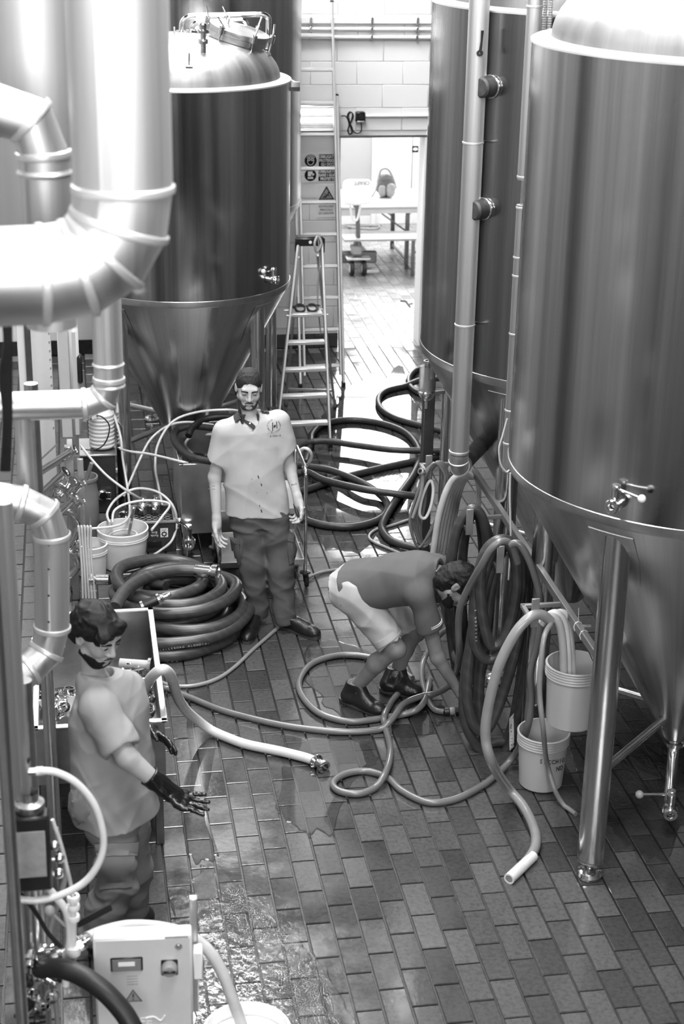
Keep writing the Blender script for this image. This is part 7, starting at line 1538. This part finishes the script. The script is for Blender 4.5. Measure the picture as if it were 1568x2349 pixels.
for s_ in (-1, 1): hr.ell(H3(s_ * .085, -.005, -.008), (.03, .026, .036), H3.R, .006, 's')
hr.post = folds(27, .009, [((1, .4, .2), .022, 1), ((.2, 1, .5), .028, .9), ((.5, -.6, 1), .018, .7)], 2.2); lo, hi = bb([H3(0, 0, .02)], .17); sdf_mesh(hr, lo, hi, .0045, 'hair', 'hair_dark', m3); beard(m3, H3, 'hair_dark'); eyes(m3, H3)
shoe(m3, fl(782, 1608), fl(880, 1644), J['aR'], hgt=.15); shoe(m3, fl(872, 1585), fl(966, 1600), J['aL'], hgt=.15)
lan = thing('badge_lanyard', 'pale badge on a dark strap hanging from the bending man\'s neck', 'badge', ay(1006, 1430, 8.36)); MB().tube(smooth_path([ay(1000, 1392, 8.36), ay(1008, 1386, 8.35), ay(1012, 1382, 8.35)], 4), .008, 6).build('strap', 'collar_dark', lan)
blob(ay(1005, 1424, 8.35), .02, (.8, .5, 1.2), 3, .2, 12, 8).build('badge', 'white_cloth', lan); MB().tube([ay(1001, 1394, 8.36), ay(1003, 1412, 8.35)], .007, 6).build('ribbon', 'white_cloth', lan)

# printed lettering on the hoses
bc_ = surf(coil)
def letters(t, bvh, body, u0, v0, u1, v1, size, mat='print_white', rot=0.0):
    n = len(body); ang = math.atan2(-(v1 - v0), u1 - u0) + rot
    for i, ch in enumerate(body):
        if ch != ' ': glyph(t, bvh, ch, u0 + (u1 - u0) * i / (n - 1), v0 + (v1 - v0) * i / (n - 1), size, ang, mat)
letters(coil[2], bc_, 'TRELLEBORG ALCODIAL', 362, 1492, 478, 1476, .022); letters(coil[0], bc_, 'RODIAL ST 99', 352, 1521, 470, 1512, .022)
th = [o for o in bpy.data.objects if o.name.startswith('thick_hose')][:5]; bh_ = surf(th)
patch(th[3], bh_, ((1168, 1648), (1178, 1636), (1178, 1712), (1168, 1722)), 'print_white', 'label_strip', .001, .001, 5); letters(th[3], surf(th), 'TRELLEBORG', 1173, 1716, 1173, 1648, .016, 'sign_dark')
letters(th[1], bh_, 'IVICCOM 8', 1092, 1470, 1090, 1400, .016)
# ------------------------------------------------------------------ water lying on the bricks
def water_mat(name, scale, strength, dist):
    mt = bpy.data.materials.new(name); mt.use_nodes = True; nt = mt.node_tree; nt.nodes.remove(nt.nodes['Principled BSDF']); out = nt.nodes['Material Output']; MATS[name] = mt
    tr = N(nt, 'ShaderNodeBsdfTransparent'); gl = N(nt, 'ShaderNodeBsdfGlossy'); gl.inputs['Roughness'].default_value = .03; fr = N(nt, 'ShaderNodeFresnel'); fr.inputs['IOR'].default_value = 1.33; mx = N(nt, 'ShaderNodeMixShader'); tr.inputs[0].default_value = (.97, .97, .97, 1)
    geo = N(nt, 'ShaderNodeNewGeometry'); mp = N(nt, 'ShaderNodeMapping'); mp.inputs['Scale'].default_value = (1, .55, 1); mp.inputs['Rotation'].default_value = (0, 0, .5); nt.links.new(geo.outputs['Position'], mp.inputs[0]); n1 = noise(nt, mp.outputs[0], scale, 4 if scale > 10 else 0, .6)
    bp = N(nt, 'ShaderNodeBump'); bp.inputs['Strength'].default_value = strength; bp.inputs['Distance'].default_value = dist; nt.links.new(n1, bp.inputs['Height']); nt.links.new(bp.outputs[0], gl.inputs['Normal']); nt.links.new(bp.outputs[0], fr.inputs['Normal'])
    nt.links.new(fr.outputs[0], mx.inputs[0]); nt.links.new(tr.outputs[0], mx.inputs[1]); nt.links.new(gl.outputs[0], mx.inputs[2]); nt.links.new(mx.outputs[0], out.inputs[0])
water_mat('rippled_water', 22, .55, .03); water_mat('still_water', 3, .12, .01)
def puddle(label, px, mat, seed, z=.004):
    P = [fl(u, v, z) for u, v in px]; P = smooth_path(P, 8, True); rp_ = random.Random(seed); c = sum(P, Vector()) / len(P)
    for i, p in enumerate(P):
        k = 1 + .16 * mnoise.noise(Vector((i * .31, seed, 0))) + .08 * mnoise.noise(Vector((i * .9, seed, 3))); p.x = c.x + (p.x - c.x) * k; p.y = c.y + (p.y - c.y) * k
    b = MB(); n = len(P); b.v = [c.copy()] + P + [c + (p - c) * 1.02 - Vector((0, 0, .003)) for p in P]
    b.f = [(0, 1 + i, 1 + (i + 1) % n) for i in range(n)] + [(1 + i, 1 + n + i, 1 + n + (i + 1) % n, 1 + (i + 1) % n) for i in range(n)]
    o = b.build('water', mat, angle=2); o['kind'] = 'stuff'; o['label'] = label; o['category'] = 'water'; return o
puddle('rippling film of water flowing over the bricks at the bottom left', [(395, 2080), (470, 2000), (560, 2040), (640, 2120), (720, 2190), (800, 2330), (820, 2420), (640, 2440), (480, 2400), (430, 2250)], 'rippled_water', 1)
puddle('still puddle on the bricks around the cream hose coupling', [(610, 1690), (700, 1690), (800, 1690), (860, 1740), (800, 1800), (760, 1900), (690, 1900), (640, 1850), (650, 1760)], 'still_water', 2)
puddle('narrow wet streak on the bricks right of the sink leg', [(430, 1650), (490, 1690), (480, 1790), (470, 1880), (500, 1960), (450, 1970), (420, 1900), (440, 1780)], 'still_water', 3)
puddle('wet film on the floor beside the bending man\'s boots', [(700, 1500), (760, 1470), (900, 1520), (1000, 1600), (1020, 1650), (940, 1690), (830, 1660), (730, 1600)], 'still_water', 4)
puddle('dark puddle on the bricks under the large right hand tank', [(1300, 1640), (1420, 1560), (1560, 1700), (1600, 1820), (1500, 1960), (1400, 1900), (1340, 1800)], 'rippled_water', 5)
puddle('wet sheet on the floor by the drain cover', [(700, 1030), (790, 900), (900, 850), (950, 920), (960, 1050), (930, 1180), (850, 1240), (740, 1250), (700, 1150)], 'still_water', 6)
